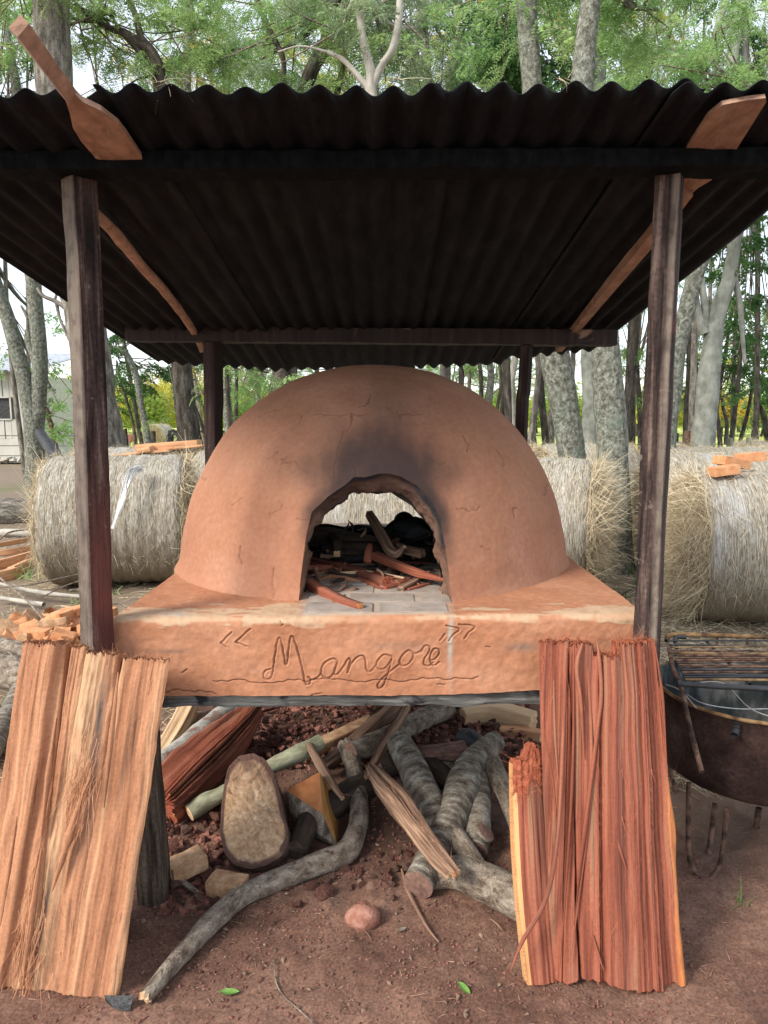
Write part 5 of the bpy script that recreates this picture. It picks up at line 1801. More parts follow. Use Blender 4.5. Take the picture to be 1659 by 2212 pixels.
# the carpet of small rubble between the larger pieces
g = Geo()
rs = np.random.default_rng(77)
tm = []
for k in range(5):
    q = Geo()
    pp = rs.normal(size=(9, 3))
    pp /= np.linalg.norm(pp, axis=1, keepdims=True)
    hull(q, [Vector(v) for v in pp * rs.uniform(.7, 1.1, (9, 1))])
    tm.append((np.concatenate(q.V), np.concatenate(q.T)))
for k in range(5):
    n = 420
    px = np.concatenate([rs.uniform(500, 1150, n * 3 // 4), rs.uniform(340, 500, n - n * 3 // 4)])
    py = np.where(px > 500, 1518 + 150 * rs.uniform(0, 1, n) ** 1.3, rs.uniform(1640, 1970, n))
    pos = np.array([list(G(a, b, .0)) for a, b in zip(px, py)])
    pos[:, 2] = gh(pos[:, 0], pos[:, 1]) + rs.uniform(0, .05, n) * (px > 500)
    s_ = rs.uniform(.008, .026, n)
    an = rs.uniform(0, 6.3, n)
    V0, T0 = tm[k]
    V = np.stack([V0[None, :, 0] * np.cos(an)[:, None] - V0[None, :, 1] * np.sin(an)[:, None], V0[None, :, 0] * np.sin(an)[:, None] + V0[None, :, 1] * np.cos(an)[:, None], V0[None, :, 2].repeat(n, 0) * .8], -1) * s_[:, None, None] + pos[:, None]
    g.add(V.reshape(-1, 3), None, (T0[None] + (np.arange(n) * len(V0))[:, None, None]).reshape(-1, 3), V.reshape(-1, 3))
RM = material('small_rubble', [(0.3, (0.13, 0.052, 0.040)), (0.5, (0.22, 0.092, 0.068)), (0.75, (0.33, 0.17, 0.13))], nscale=9, rough=.95, bump=.6, island=.35)
tag(mk('rubble', g, RM, smooth=False), 'carpet of small red rubble and gravel under the back of the oven', 'rubble', kind='stuff')
# the round clod in front
g = Geo()
bm_pts = []
p = G(783, 2005, .0)
th_ = np.linspace(0, 2 * math.pi, 37)[:-1]
ph_ = np.linspace(-1.2, 1.5, 24)
A_, B_ = np.meshgrid(th_, ph_)
D_ = np.stack([np.cos(A_) * np.cos(B_), np.sin(A_) * np.cos(B_), np.sin(B_)], -1).reshape(-1, 3)
rr_ = .054 * (1 + .16 * fbm(D_ * 1.6, 3, 4) + .05 * fbm(D_ * 9, 3, 5))
V = D_ * rr_[:, None] * np.array([1.05, .8, .82]) + np.array([p.x, p.y + .02, .022])
g.add(V, grid_quads(36, 24, True), None, V)
g.add([V[-36:].mean(0) + [0, 0, .0005]])
g.T.append(np.array([[23 * 36 + i, 23 * 36 + (i + 1) % 36, g.n - 1] for i in range(36)]))
g.mt.append(np.zeros(36, int))
tag(mk('stone', g, M['stone_clod']), 'round red stone alone on the earth in front of the heap', 'stone')
for (px, py, r, lab) in ((700, 1935, 24, 'flat dark red stone under the crooked grey branch'), (640, 1955, 18, 'smaller red stone left of the flat dark one, below the branch'), (838, 1905, 20, 'upright brown lump left of the round pinkish log end'), (350, 1930, 22, 'brick lump touching the foot of the oven leg'), (1065, 1948, 12, 'small pale chip of stone under the heavy smooth log'), (850, 1945, 9, 'small grey pebble below the upright brown lump'), (590, 1990, 9, 'small red pebble alone below the crooked branch')):
    stone(px, py, r, 0, lab, 'single stones on the earth', name='stone')
# cast iron scrap at the foot of the left slab
g = Geo()
hull(g, [G(246, 2180, 0), G(280, 2185, 0), G(262, 2150, .02), G(289, 2150, .035), G(285, 2170, .01), G(230, 2165, 0), G(225, 2150, .015)], sub=2, amp=.002, seed=3)
tag(mk('charcoal_chip', g, M['char'], smooth=False), 'dark grey chip at the right foot of the pale orange slab', 'charcoal chip')
# bark chips and crumbs of wood strewn round the heap
g = Geo()
rs = np.random.default_rng(5)
n = 1900
px = rs.uniform(255, 1150, n)
py = 1640 + 560 * rs.uniform(0, 1, n) ** 1.5
pos = np.array([list(G(a, b, 0)) for a, b in zip(px, py)])
pos[:, 2] = gh(pos[:, 0], pos[:, 1]) + .006
a = rs.uniform(0, 6.3, n)
l = rs.uniform(.002, .007, n) * rs.choice([1, 1, 2.2], n)
w = l * rs.uniform(.12, .6, n)
t_ = np.stack([np.cos(a), np.sin(a), rs.normal(0, .25, n)], -1)
s_ = np.stack([-np.sin(a), np.cos(a), rs.normal(0, .25, n)], -1)
up_ = np.array([0, 0, 1.0])
hh = (w * .25)[:, None]
V = np.stack([pos - t_ * l[:, None] - up_ * hh, pos - s_ * w[:, None], pos + t_ * l[:, None] * .8 - up_ * hh, pos + s_ * w[:, None], pos + up_ * hh * 2.2], 1)
T0 = np.array([[0, 1, 4], [1, 2, 4], [2, 3, 4], [3, 0, 4]])
g.add(V.reshape(-1, 3), None, (T0[None] + (np.arange(n) * 5)[:, None, None]).reshape(-1, 3), np.repeat(rs.uniform(0, 60, (n, 3)), 5, 0))
CM = material('bark_chips', [(0.3, (0.05, 0.03, 0.024)), (0.48, (0.15, 0.095, 0.07)), (0.6, (0.28, 0.19, 0.13)), (0.75, (0.42, 0.30, 0.20))], nscale=1.0, rough=.9, bump=0)
tag(mk('bark_chips', g, CM, smooth=False), 'bark chips and wood crumbs strewn over the earth round the heap', 'chips', kind='stuff')
# leaves
LM = material('fresh_leaf', [(0.3, (0.13, 0.27, 0.06)), (0.7, (0.22, 0.40, 0.10))], nscale=40, rough=0.5, bump=.2, trans=.2)
DM = material('dry_leaf', [(0.3, (0.16, 0.12, 0.09)), (0.7, (0.30, 0.25, 0.20))], nscale=40, rough=0.7, bump=.2, trans=.1)


def leaf(px, py, ang, L_, W_, mat, label, group=None, z=.012, curl=.25):
    nu, nv = 9, 15
    u, v = np.meshgrid(np.linspace(-1, 1, nu), np.linspace(0, 1, nv))
    w = np.sin(v * math.pi) ** .7 * (1 - .25 * v)
    x = v * L_ - L_ / 2
    y = u * w * W_ / 2
    zz = curl * W_ * (u * u) * w * .6 + .25 * L_ * (v - .5) ** 2 - .0012 * (np.abs(u) < .15)
    c, s = math.cos(ang), math.sin(ang)
    p = G(px, py, z)
    V = np.stack([p.x + c * x - s * y, p.y + s * x + c * y, zz + float(gh(np.array(p.x), np.array(p.y))) + z * .7], -1).reshape(-1, 3)
    g = Geo()
    g.add(V, grid_quads(nu, nv), None, V)
    g.add(V - np.array([0, 0, .0009]), grid_quads(nu, nv)[:, ::-1], None, V)
    b = p + Vector((-c * L_ / 2, -s * L_ / 2, .002))
    tube(g, [Vector(V[nu // 2]), Vector(V[nu // 2]) + Vector((-c * .01, -s * .01, .001))], [.0008, .0006], sides=5, sub=2)
    tag(mk('leaf', g, mat), label, 'leaf', group)


leaf(496, 2136, .0, .055, .026, LM, 'green leaf lying on bare earth between the two big slabs, towards the pale one', 'fresh green leaves on the ground')
leaf(1003, 2130, -1.0, .052, .024, LM, 'green leaf lying on bare earth near the foot of the red slab', 'fresh green leaves on the ground')
leaf(1105, 1937, .3, .05, .02, DM, 'curled grey dry leaf beneath the heavy smooth log')
leaf(868, 2005, .6, .035, .018, DM, 'small curled dry leaf right of the round red stone')
leaf(1125, 1958, -.4, .04, .016, DM, 'dry leaf against the lower left edge of the red slab')
leaf(500, 1810, .5, .05, .022, DM, 'dry brown leaf among the rubble left of the stump')

# =================================================================== fuel inside the oven
FG = 'fuel wood inside the oven mouth'


def pin(name, label, pts, mats, seed, prof=PW, ridge=.12, fib=0, fibm='fibre_red', amp=.15, res=3, cat='firewood', group=FG):
    W = [P(a, b, Y) for a, b, Y, r in pts]
    for w_ in W:
        w_.z = max(w_.z, ZT + .012)
    rad = [rw(p_[3], w_) for p_, w_ in zip(pts, W)]
    pp = []
    for i in range(len(prof)):
        a, b = prof[i], prof[(i + 1) % len(prof)]
        for k in range(res):
            f = k / res
            pp.append((a[0] * (1 - f) + b[0] * f, a[1] * (1 - f) + b[1] * f))
    g = Geo()
    tube(g, W, rad, profile=pp, sub=7, amp=amp, nf=12, seed=seed, ridge=ridge, cap=1, capamp=.003, endjag=.006)
    o = tag(mk(name, g, mats), label, cat, group)
    if fib:
        g = Geo()
        e = np.array(W[-1])
        D = np.array(W[-1] - W[0])[None] + NR.normal(0, .12, (fib, 3))
        strands(g, e[None] + NR.normal(0, rad[-1] * .6, (fib, 3)), D, NR.uniform(.01, .03, fib), .0015, bend=.3)
        stuff(mk('loose_fibres', g, M[fibm], o, loc=Vector((0, 0, 0))))
    return o


SQ = [(1, 1), (-1, 1), (-1, -1), (1, -1)]
pin('stick', 'squared orange stick poking out of the oven mouth over the base', [(664, 1258, 2.45, 9), (700, 1280, 2.33, 10), (740, 1300, 2.24, 10), (777, 1318, 2.17, 9)], [M['plank_red'], M['cut_orange']], 1, SQ, ridge=.03, amp=.08)
pin('stick', 'long red stick whose frayed tip touches the right side of the mouth', [(808, 1200, 2.75, 8), (860, 1222, 2.62, 8), (910, 1240, 2.5, 7), (965, 1254, 2.40, 3)], [M['plank_red'], M['end_red']], 2, ridge=.1, fib=30)
pin('split_wood', 'broad red split piece with a fanned end in the middle of the mouth', [(672, 1222, 2.9, 10), (730, 1232, 2.75, 13), (790, 1250, 2.6, 14), (838, 1262, 2.48, 15)], [M['plank_red'], M['end_red']], 3, fib=60)
pin('split_wood', 'small red fibrous end beside the fanned piece in the mouth', [(820, 1262, 2.55, 8), (845, 1260, 2.5, 10), (858, 1266, 2.46, 7)], [M['plank_red'], M['end_red']], 4, fib=20)
pin('split_wood', 'pair of brown ribbed splints on the bricks at the right of the mouth', [(866, 1284, 2.4, 9), (895, 1262, 2.5, 9), (925, 1240, 2.62, 7)], [M['fibre_wood'], M['fibre_wood']], 5, fib=10)
pin('split_wood', 'red splint on the bricks left of the ribbed brown splints', [(832, 1284, 2.42, 6), (860, 1272, 2.47, 7), (885, 1258, 2.55, 6)], [M['plank_red'], M['end_red']], 6)
pin('stick', 'thin pale stick crossing above the fanned red piece', [(736, 1238, 2.62, 3), (800, 1236, 2.6, 3), (870, 1248, 2.52, 2)], [M['pale_wood'], M['pale_wood']], 7, ridge=.05)
pin('split_wood', 'curved pale splinter standing up with a hooked end in the mouth', [(797, 1110, 2.95, 7), (815, 1140, 2.88, 9), (832, 1170, 2.8, 9), (845, 1190, 2.74, 9), (860, 1196, 2.7, 8), (873, 1182, 2.68, 4)], [M['fibre_wood'], M['pale_wood']], 8, ridge=.1)
pin('split_wood', 'short broken splint end pointing right behind the long red stick', [(862, 1182, 2.8, 8), (885, 1190, 2.75, 9), (912, 1196, 2.7, 9)], [M['fibre_wood'], M['fibre_wood']], 9)
pin('charred_log', 'knobbly log burnt black at the back right of the oven', [(835, 1165, 3.15, 18), (862, 1148, 3.15, 27), (890, 1152, 3.12, 30), (930, 1165, 3.1, 26)], [M['char'], M['char']], 10, amp=.5, ridge=.3)
pin('charred_log', 'smaller burnt knob on top of the black log in the oven', [(858, 1130, 3.2, 10), (868, 1124, 3.2, 16), (884, 1135, 3.18, 12)], [M['char'], M['char']], 11, amp=.5)
pin('split_wood', 'dark split log lying across the left of the vault', [(640, 1160, 3.1, 20), (700, 1158, 3.0, 22), (760, 1166, 3.0, 20), (812, 1172, 3.0, 15)], [M['dark_wood'], M['dark_wood']], 12, ridge=.1)
pin('split_wood', 'dark log piece lower down across the middle of the vault', [(700, 1195, 2.95, 20), (780, 1190, 2.95, 22), (860, 1205, 2.95, 20), (935, 1200, 2.95, 18)], [M['dark_wood'], M['dark_wood']], 13)
pin('split_wood', 'dark bark piece with a tan hooked end at the left of the vault', [(716, 1160, 2.9, 9), (728, 1178, 2.8, 11), (728, 1196, 2.74, 8)], [M['dark_wood'], M['pale_wood']], 14)
pin('split_wood', 'reddish dark block at the left wall of the mouth', [(662, 1240, 2.75, 14), (690, 1232, 2.7, 13), (716, 1228, 2.68, 8)], [M['plank_red'], M['end_red']], 15)
pin('split_wood', 'short dark red stub behind the squared stick at the left', [(664, 1266, 2.5, 10), (685, 1268, 2.46, 8)], [M['plank_red'], M['end_red']], 16)
pin('stick', 'thin grey stick slanting to the right wall above the long red stick', [(840, 1205, 2.7, 3), (890, 1225, 2.62, 3), (945, 1248, 2.52, 2)], [M['dark_wood'], M['fibre_wood']], 17)
pin('split_wood', 'upright red splint in the middle of the mouth', [(795, 1215, 2.75, 9), (797, 1195, 2.77, 9), (800, 1178, 2.8, 5)], [M['plank_red'], M['end_red']], 18)
pin('split_wood', 'dark mass of burnt sticks on the right floor of the vault', [(880, 1222, 3.0, 22), (930, 1220, 2.95, 24), (955, 1226, 2.9, 20)], [M['char'], M['dark_wood']], 19, amp=.3)
pin('split_wood', 'dark sooty log at the very back of the vault', [(690, 1212, 3.3, 30), (790, 1210, 3.3, 34), (900, 1212, 3.3, 30)], [M['char'], M['dark_wood']], 20, amp=.3)
rf = random.Random(9)
for i in range(34):
    x, y = rf.uniform(672, 940), rf.uniform(1165, 1262)
    Yq = 3.15 - (y - 1165) / 97 * .55 + rf.uniform(-.08, .08)
    a = rf.gauss(.15, .5)
    l = rf.uniform(30, 85)
    pin('stick', 'dark thin stick in the tangle of fuel inside the oven', [(max(668, x - l * math.cos(a)), y - l * .5 * math.sin(a), Yq + rf.uniform(-.1, .15), rf.uniform(3, 6)), (x, y + rf.uniform(-4, 4), Yq, rf.uniform(4, 8)), (min(946, x + l * math.cos(a)), y + l * .5 * math.sin(a), Yq + rf.uniform(-.1, .1), rf.uniform(2, 5))],
        [M[rf.choice(['dark_wood', 'dark_wood', 'fibre_wood', 'char', 'plank_red'])], M['fibre_wood']], 100 + i, group='tangled dark sticks inside the oven', res=2)
for i in range(22):
    x, y = rf.uniform(700, 915), rf.uniform(1222, 1275)
    Yq = 2.78 - (y - 1222) / 53 * .34
    a = rf.choice([-1, 1]) * rf.uniform(.1, .7)
    l = rf.uniform(18, 48)
    pin('stick', 'short reddish splint strewn over the floor bricks of the oven mouth', [(x - l * math.cos(a), y - l * .4 * math.sin(a), Yq + .1 * math.sin(a), rf.uniform(2, 3.5)), (x, y, Yq, rf.uniform(3, 5.5)), (x + l * math.cos(a), y + l * .4 * math.sin(a), Yq - .1 * math.sin(a), rf.uniform(1.5, 3))],
        [M[rf.choice(['plank_red', 'plank_red', 'fibre_wood', 'dark_wood', 'plank_left'])], M['end_red']], 200 + i, group='reddish splints on the oven floor', res=2)
for i, (a_, b_, l_) in enumerate([((737, 1155, 2.9), (754, 1128, 2.95), 'black curled bark strip sticking up left in the vault'), ((762, 1150, 2.9), (752, 1124, 2.95), 'second black bark strip leaning beside the first'), ((780, 1160, 2.9), (790, 1140, 2.95), 'grey pointed splinter at the middle of the vault'), ((700, 1282, 2.42), (735, 1262, 2.5), 'pale splinter on the bricks near the squared stick'), ((730, 1290, 2.38), (752, 1255, 2.5), 'thin brown splinter crossing the bricks'), ((745, 1282, 2.4), (775, 1276, 2.42), 'slim pale splinter lying flat on the bricks'), ((815, 1230, 2.55), (828, 1252, 2.5), 'frayed tan splinter hanging below the thin pale stick')]):
    W = [P(*a_), P(*b_)]
    for w_ in W:
        w_.z = max(w_.z, ZT + .01)
    g = Geo()
    tube(g, [W[0], W[0].lerp(W[1], .5) + Vector((.008, -.01, .006)), W[1]], [.005, .006, .0015], sides=6, sub=4, amp=.3, seed=i)
    tag(mk('splinter_piece', g, M['char'] if i < 2 else M['fibre_wood']), l_, 'splinter', FG)
# =================================================================== hay bales
def bale_proto(name, seed, shag=1.0, L=1.26, Rr=.62):
    t = bpy.data.objects.new(name, None)
    t['_o'] = [0, 0, 0]
    col.objects.link(t)
    nu, nv = 150, 46
    th = np.linspace(0, 2 * math.pi, nu, endpoint=False) - math.pi / 2
    v = np.linspace(-1, 1, nv)
    Tt, Vv = np.meshgrid(th, v)
    p = np.stack([np.cos(Tt) * 1.6, np.sin(Tt) * 1.6, Vv * 1.3 + seed * 7], -1)
    r = Rr * (1 + .028 * fbm(p, 3, seed)) - .055 * np.clip((np.abs(Vv) - .84) / .16, 0, 1) ** 2
    r += .006 * np.sin(Vv * 34 + seed) + .004 * noise3(p * 9, seed + 2)
    X = Vv * L / 2 + .03 * noise3(p * 1.4, seed + 4) * np.abs(Vv)
    Y = r * np.cos(Tt)
    Z = np.maximum(r * np.sin(Tt) + Rr, .0 + .02 * noise3(p * 3, 3))
    V = np.stack([X, Y, Z], -1)
    tex = np.stack([Tt * Rr, X, r * 0 + seed * .9], -1)
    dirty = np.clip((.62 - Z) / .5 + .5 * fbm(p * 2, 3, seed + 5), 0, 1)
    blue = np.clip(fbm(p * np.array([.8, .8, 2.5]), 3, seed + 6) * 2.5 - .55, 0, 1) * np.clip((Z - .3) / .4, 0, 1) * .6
    g = Geo()
    g.add(V, grid_quads(nu, nv, True), None, tex, 0, {'dirty': dirty.ravel(), 'blue': blue.ravel()})
    mk('net_wrap', g, M['net'], t)
    for s in (-1, 1):
        rows = 14
        ring = V[0 if s < 0 else -1]
        c = ring.mean(0)
        W, Xx = [], []
        for k in range(rows):
            f = 1 - k / rows
            w = c + (ring - c) * f
            bulge = .07 * (1 - f ** 2) + .035 * fbm(w * 5, 3, seed + 9) * (k > 0)
            w = w + np.array([s, 0, 0]) * np.atleast_1d(bulge)[:, None] if k else w
            W.append(w)
            Xx.append(np.stack([th * .35, th * 0 + seed, np.full(nu, f * Rr)], -1))
        W.append((c + np.array([s * .07, 0, 0]))[None])
        Xx.append(np.array([[0, 0, 0]]))
        q = grid_quads(nu, rows, True)
        g = Geo()
        g.add(np.concatenate(W), q if s < 0 else q[:, ::-1], [[(rows - 1) * nu + i, (rows - 1) * nu + (i + 1) % nu, rows * nu] for i in range(nu)], np.concatenate(Xx), 0)
        mk('straw_end', g, M['straw_end'], t)
    g = Geo()
    rg = np.random.default_rng(seed)
    for s in (-1, 1):
        n = int(3600 * shag)
        a = rg.uniform(0, 2 * math.pi, n)
        f = rg.uniform(0, 1, n) ** .55
        p0 = np.stack([np.full(n, s * (L / 2 + .0)) + s * .06 * (1 - f ** 2), np.cos(a) * f * Rr * .97, Rr + np.sin(a) * f * Rr * .97], -1)
        tan = np.stack([np.zeros(n), -np.sin(a), np.cos(a)], -1) * rg.choice([-1, 1], (n, 1))
        D = tan + np.array([s, 0, 0]) * rg.uniform(-.1, .7 * shag, (n, 1)) + rg.normal(0, .35, (n, 3)) * np.array([.2, 1, 1])
        strands(g, p0, D, rg.uniform(.06, .26, n) * (.7 + .3 * shag), rg.uniform(.003, .007, n), bend=.3, rng=rg)
    n = 2600
    a = rg.uniform(-.6, math.pi + .6, n)
    x = rg.uniform(-.5, .5, n) * L
    p0 = np.stack([x, np.cos(a) * Rr * 1.012, Rr + np.sin(a) * Rr * 1.012], -1)
    tan = np.stack([np.zeros(n), -np.sin(a), np.cos(a)], -1)
    D = tan * rg.choice([-1, 1], (n, 1)) + rg.normal(0, .5, (n, 3))
    D -= np.stack([np.zeros(n), np.cos(a), np.sin(a)], -1) * .08
    strands(g, p0, D, rg.uniform(.05, .16, n), rg.uniform(.002, .004, n), bend=.12, rng=rg)
    stuff(mk('loose_straw', g, M['straw'], t))
    return t


def copy_tree(o, parent=None):
    c = o.copy()
    col.objects.link(c)
    c.parent = parent
    for ch in list(o.children):
        copy_tree(ch, c)
    return c


protos = [bale_proto('hay_bale', 1, .8), bale_proto('hay_bale', 2, 1.6), bale_proto('hay_bale', 3, 1.1)]
used = set()
BALES = [(-2.56, 6.85, 9, 0, 'round hay bale in white net wrap behind the left front post', 1.0),
         (1.28, 6.55, -20, 1, 'round hay bale with a shaggy straw end beside the lichen trunk, right of the oven', 1.0),
         (3.02, 5.5, -7, 1, 'nearest round hay bale at the right edge, with bricks lying on its top', .95),
         (3.40, 7.3, -4, 2, 'round hay bale half hidden behind the right front post and the bale with bricks', 1.0),
         (-.12, 6.7, 0, 2, 'round hay bale seen through the mouth of the oven', 1.0),
         (-3.02, 8.6, 0, 2, 'round hay bale carrying orange boards, behind the net wrapped bale on the left', 1.0),
         (-1.55, 8.3, 4, 0, 'round hay bale peeping out between the left bale and the oven dome', 1.0),
         (1.35, 9.7, -6, 0, 'round hay bale in the back row behind the inward leaning lichen trunk', 1.0),
         (2.75, 9.7, 5, 2, 'round hay bale in the back row between the lichen trunk and the right front post', 1.0),
         (4.15, 9.0, 3, 0, 'round hay bale in the back row directly beyond the nearest right bale', 1.0),
         (5.55, 9.4, -4, 2, 'round hay bale in the back row at the right edge of the photo', 1.0),
         (5.0, 12.5, 70, 0, 'brown hay bale top beyond the back row, right of the smooth grey trunk', .96),
         (6.6, 12.8, 60, 2, 'brown hay bale top beyond the back row at the far right', .96),
         (-12.0, 38, 80, 1, 'single round bale far out in the green field beyond the fence', 1.0)]
for x, y, rz, k, lab, s in BALES:
    o = protos[k] if k not in used else copy_tree(protos[k])
    used.add(k)
    o.location = (x, y, float(gh(np.array(float(x)), np.array(float(y)))) if y < 18 else 0)
    o.rotation_euler = (0, 0, math.radians(rz))
    o.scale = (s, s, s)
    tag(o, lab, 'hay bale', 'round hay bales behind the oven')
# loose twisted net on the left bale
g = Geo()
for k in range(26):
    x0 = R.gauss(0, .012)
    pts = [P(435 * .9 + R.gauss(0, 4) - 150 + 195, 1003 + R.gauss(0, 5), 6.45)]
    a_, b_, c_ = P(283 + R.gauss(0, 6), 1026 + R.gauss(0, 3), 6.27), P(262 + R.gauss(0, 4), 1085, 6.17), P(243 + R.gauss(0, 2), 1142, 6.13)
    tube(g, [a_ + Vector((.05, .12, .05)), a_, b_, c_], [.0035, .003, .003, .0025], sides=4, sub=3, seed=k)
tag(mk('net_tail', g, M['wire']), 'white twisted tail of net wrap hanging down the left hay bale', 'net')
# boards on the bale
for (x0, y0, x1, y1, Y_, w, h, lab, s_) in ((238, 985, 372, 971, 8.35, .18, .03, 'thin orange board lying across the top of the left back bale', 1), (298, 968, 432, 958, 8.5, .24, .09, 'thick orange board with a wavy bark edge on the left back bale', 2), (380, 968, 440, 963, 8.2, .12, .02, 'short pale board end touching the oven side of the bale top', 3), (300, 975, 330, 968, 8.3, .16, .06, 'square orange board end on the left back bale', 4)):
    g = Geo()
    box(g, P(x0, y0, Y_), P(x1, y1, Y_), w, h, div=(26, 5, 3), amp=.010, seed=s_, nf=7)
    tag(mk('board', g, M['sawn_orange']), lab, 'board')
# bricks on the nearest right bale
for (x0, y0, x1, y1, Y_, lab, s_, tw) in ((1535, 1020, 1592, 1012, 5.35, 'orange brick lying lowest on the nearest right bale', 3, .0), (1553, 993, 1608, 1005, 5.45, 'orange brick leaning over the lowest one on the bale', 4, .1), (1592, 990, 1648, 985, 5.6, 'orange brick lying flat furthest right on the bale', 5, 0)):
    g = Geo()
    a_, b_ = P(x0, y0, Y_), P(x1, y1, Y_ + tw)
    box(g, a_, b_, .125, .068, div=(12, 6, 4), amp=.0025, seed=s_, nf=20)
    tag(mk('brick_block', g, M['brick_orange']), lab, 'brick', 'orange bricks on the nearest right bale')

# =================================================================== brick heap and timber at the left
CH = []
for s in range(7):
    g = Geo()
    L_ = [.23, .15, .12, .19, .23, .10, .14][s]
    if s < 5:
        box(g, (-L_ / 2, 0, 0), (L_ / 2, 0, 0), .11, .055, div=(10, 6, 4), amp=.006, seed=s + 3, nf=16)
    else:
        rs = np.random.default_rng(s)
        pp = rs.uniform(-1, 1, (16, 3)) * np.array([L_ / 2, .055, .035])
        hull(g, [Vector(v) for v in pp], sub=2, amp=.004, seed=s)
    o = mk('brick_piece', g, M['brick_orange'] if s != 3 else M['brick_tan'], loc=Vector((0, 0, 0)), smooth=False)
    CH.append(o.data)
    bpy.data.objects.remove(o)
rh = random.Random(12)
for i in range(64):
    px = rh.gauss(105, 58)
    py = rh.uniform(1330, 1420)
    if px < -30 or px > 235:
        continue
    h = max(0, .19 - abs(px - 120) / 700 - abs(py - 1375) / 380) * rh.random()
    p = G(px, py, h)
    o = bpy.data.objects.new('brick_piece', CH[rh.randrange(7)])
    o.location = (p.x, p.y, h + .035)
    o.rotation_euler = (rh.uniform(-.7, .7), rh.uniform(-.6, .6), rh.uniform(0, 3.1))
    f = rh.uniform(.75, 1.1)
    o.scale = (f, f, f)
    col.objects.link(o)
    tag(o, 'broken orange brick piece in the heap behind the pale orange slab', 'brick', 'heap of broken bricks at the left')
for (a_, b_, lab, s_) in (((118, 1335), (150, 1322), 'whole bright orange brick on top of the broken heap at its left', 1), ((200, 1336), (245, 1318), 'whole pale brick half hidden behind the left front post', 2), ((158, 1322), (196, 1312), 'square-ended orange brick highest on the heap next to the post', 3), ((178, 1362), (236, 1338), 'long red brick sloping down against the left front post', 4)):
    g = Geo()
    box(g, G(a_[0], a_[1], .2), G(b_[0], b_[1], .21), .10, .06, div=(10, 5, 4), amp=.004, seed=s_, nf=18)
    tag(mk('brick_block', g, M['brick_orange']), lab, 'brick', 'whole bricks on the heap')


def glog(name, label, pts, mats, seed, cat='log', group=None, **kw):
    return log(name, label, pts, mats, group, cat, seed=seed, **kw)


glog('branch_log', 'grey log lying over the brick heap at the left edge', [(-25, 1385, .16, 17), (40, 1405, .15, 19), (105, 1432, .12, 18)], (M['bark_grey'], M['cut_pink']), 41)
glog('branch_log', 'thick dark log beneath the grey log at the left edge', [(-40, 1440, .08, 36), (30, 1455, .08, 38), (95, 1475, .08, 34)], (M['bark_grey'], M['cut_pink']), 43)
glog('branch_log', 'pale lichened log leaning down to the left edge beside the orange slab', [(-30, 1640, .05, 24), (10, 1560, .06, 24), (55, 1475, .08, 20)], (M['bark_band'], M['cut_tan']), 45)
glog('branch_log', 'second mossy log just below the pale lichened one', [(-20, 1610, .04, 20), (45, 1545, .04, 22), (85, 1500, .05, 20)], (M['bark_band'], M['cut_tan']), 46)
glog('fallen_log', 'fat fallen grey log on the ground left of the net wrapped bale', [(-60, 1108, .16, 30), (20, 1106, .16, 30), (84, 1104, .16, 28)], (M['trunk_grey'], M['cut_tan']), 47, sub=10)
glog('branch_log', 'slim pale log lying in front of the fallen grey log', [(-10, 1150, .05, 7), (30, 1150, .06, 8), (80, 1152, .05, 9)], (M['trunk_pale'], M['cut_tan']), 48)
OG = 'sawn timber offcuts at the left edge'
for i, (pts, lab) in enumerate([([(-20, 1180, .14, 6), (40, 1170, .14, 6), (90, 1160, .13, 5)], 'long thin sawn offcut on top of the timber pile at the left edge'),
                                ([(-20, 1198, .10, 7), (35, 1190, .11, 8), (92, 1178, .10, 6)], 'second sawn offcut just under the topmost one at the left edge'),
                                ([(-10, 1222, .06, 12), (45, 1208, .07, 13), (90, 1192, .07, 9)], 'bark-backed sawn slab in the middle of the timber pile'),
                                ([(25, 1232, .05, 9), (60, 1218, .05, 11), (92, 1205, .05, 8)], 'orange tapered offcut low in the timber pile near the bale'),
                                ([(-20, 1250, .03, 14), (25, 1240, .03, 14), (50, 1228, .03, 9)], 'thick rounded offcut at the bottom of the timber pile')]):
    riven('timber_offcut', lab, pts, [M['sawn_orange'], M['pale_wood']], prof=[(1, .8), (-.7, 1), (-1, -.6), (.7, -1)], seed=60 + i, fib=0, ridge=.06, amp=.12, group=OG)
# thin dead branches
TW = [([(-10, 1258, .12, 4), (60, 1275, .10, 5), (130, 1285, .08, 5), (230, 1292, .06, 4)], 'long pale branch lying behind the brick heap'),
      ([(-10, 1290, .06, 5), (30, 1296, .06, 5), (95, 1306, .06, 6)], 'short broken pale branch lying left of the brick heap'),
      ([(-10, 1240, .2, 2.5), (60, 1300, .12, 2.5), (98, 1345, .08, 2)], 'thin dark twig sloping down over the brick heap'),
      ([(0, 1268, .16, 2), (70, 1262, .18, 2), (170, 1240, .2, 1.2)], 'thin dead twig reaching towards the foot of the left bale'),
      ([(150, 1276, .05, 3), (200, 1272, .05, 4), (240, 1266, .05, 4)], 'dark curved twig ending behind the left front post'),
      ([(90, 1290, .2, 1.5), (150, 1262, .24, 1.5), (235, 1238, .26, 1)], 'fine grey twig rising towards the left hay bale'),
      ([(-10, 1395, .2, 1.5), (20, 1410, .22, 2), (50, 1440, .2, 1)], 'fine pale twig bent over the grey log at the left edge'),
      ([(-5, 1168, .2, 2), (20, 1150, .3, 2), (60, 1144, .2, 1.5)], 'fine brown twig above the sawn timber')]
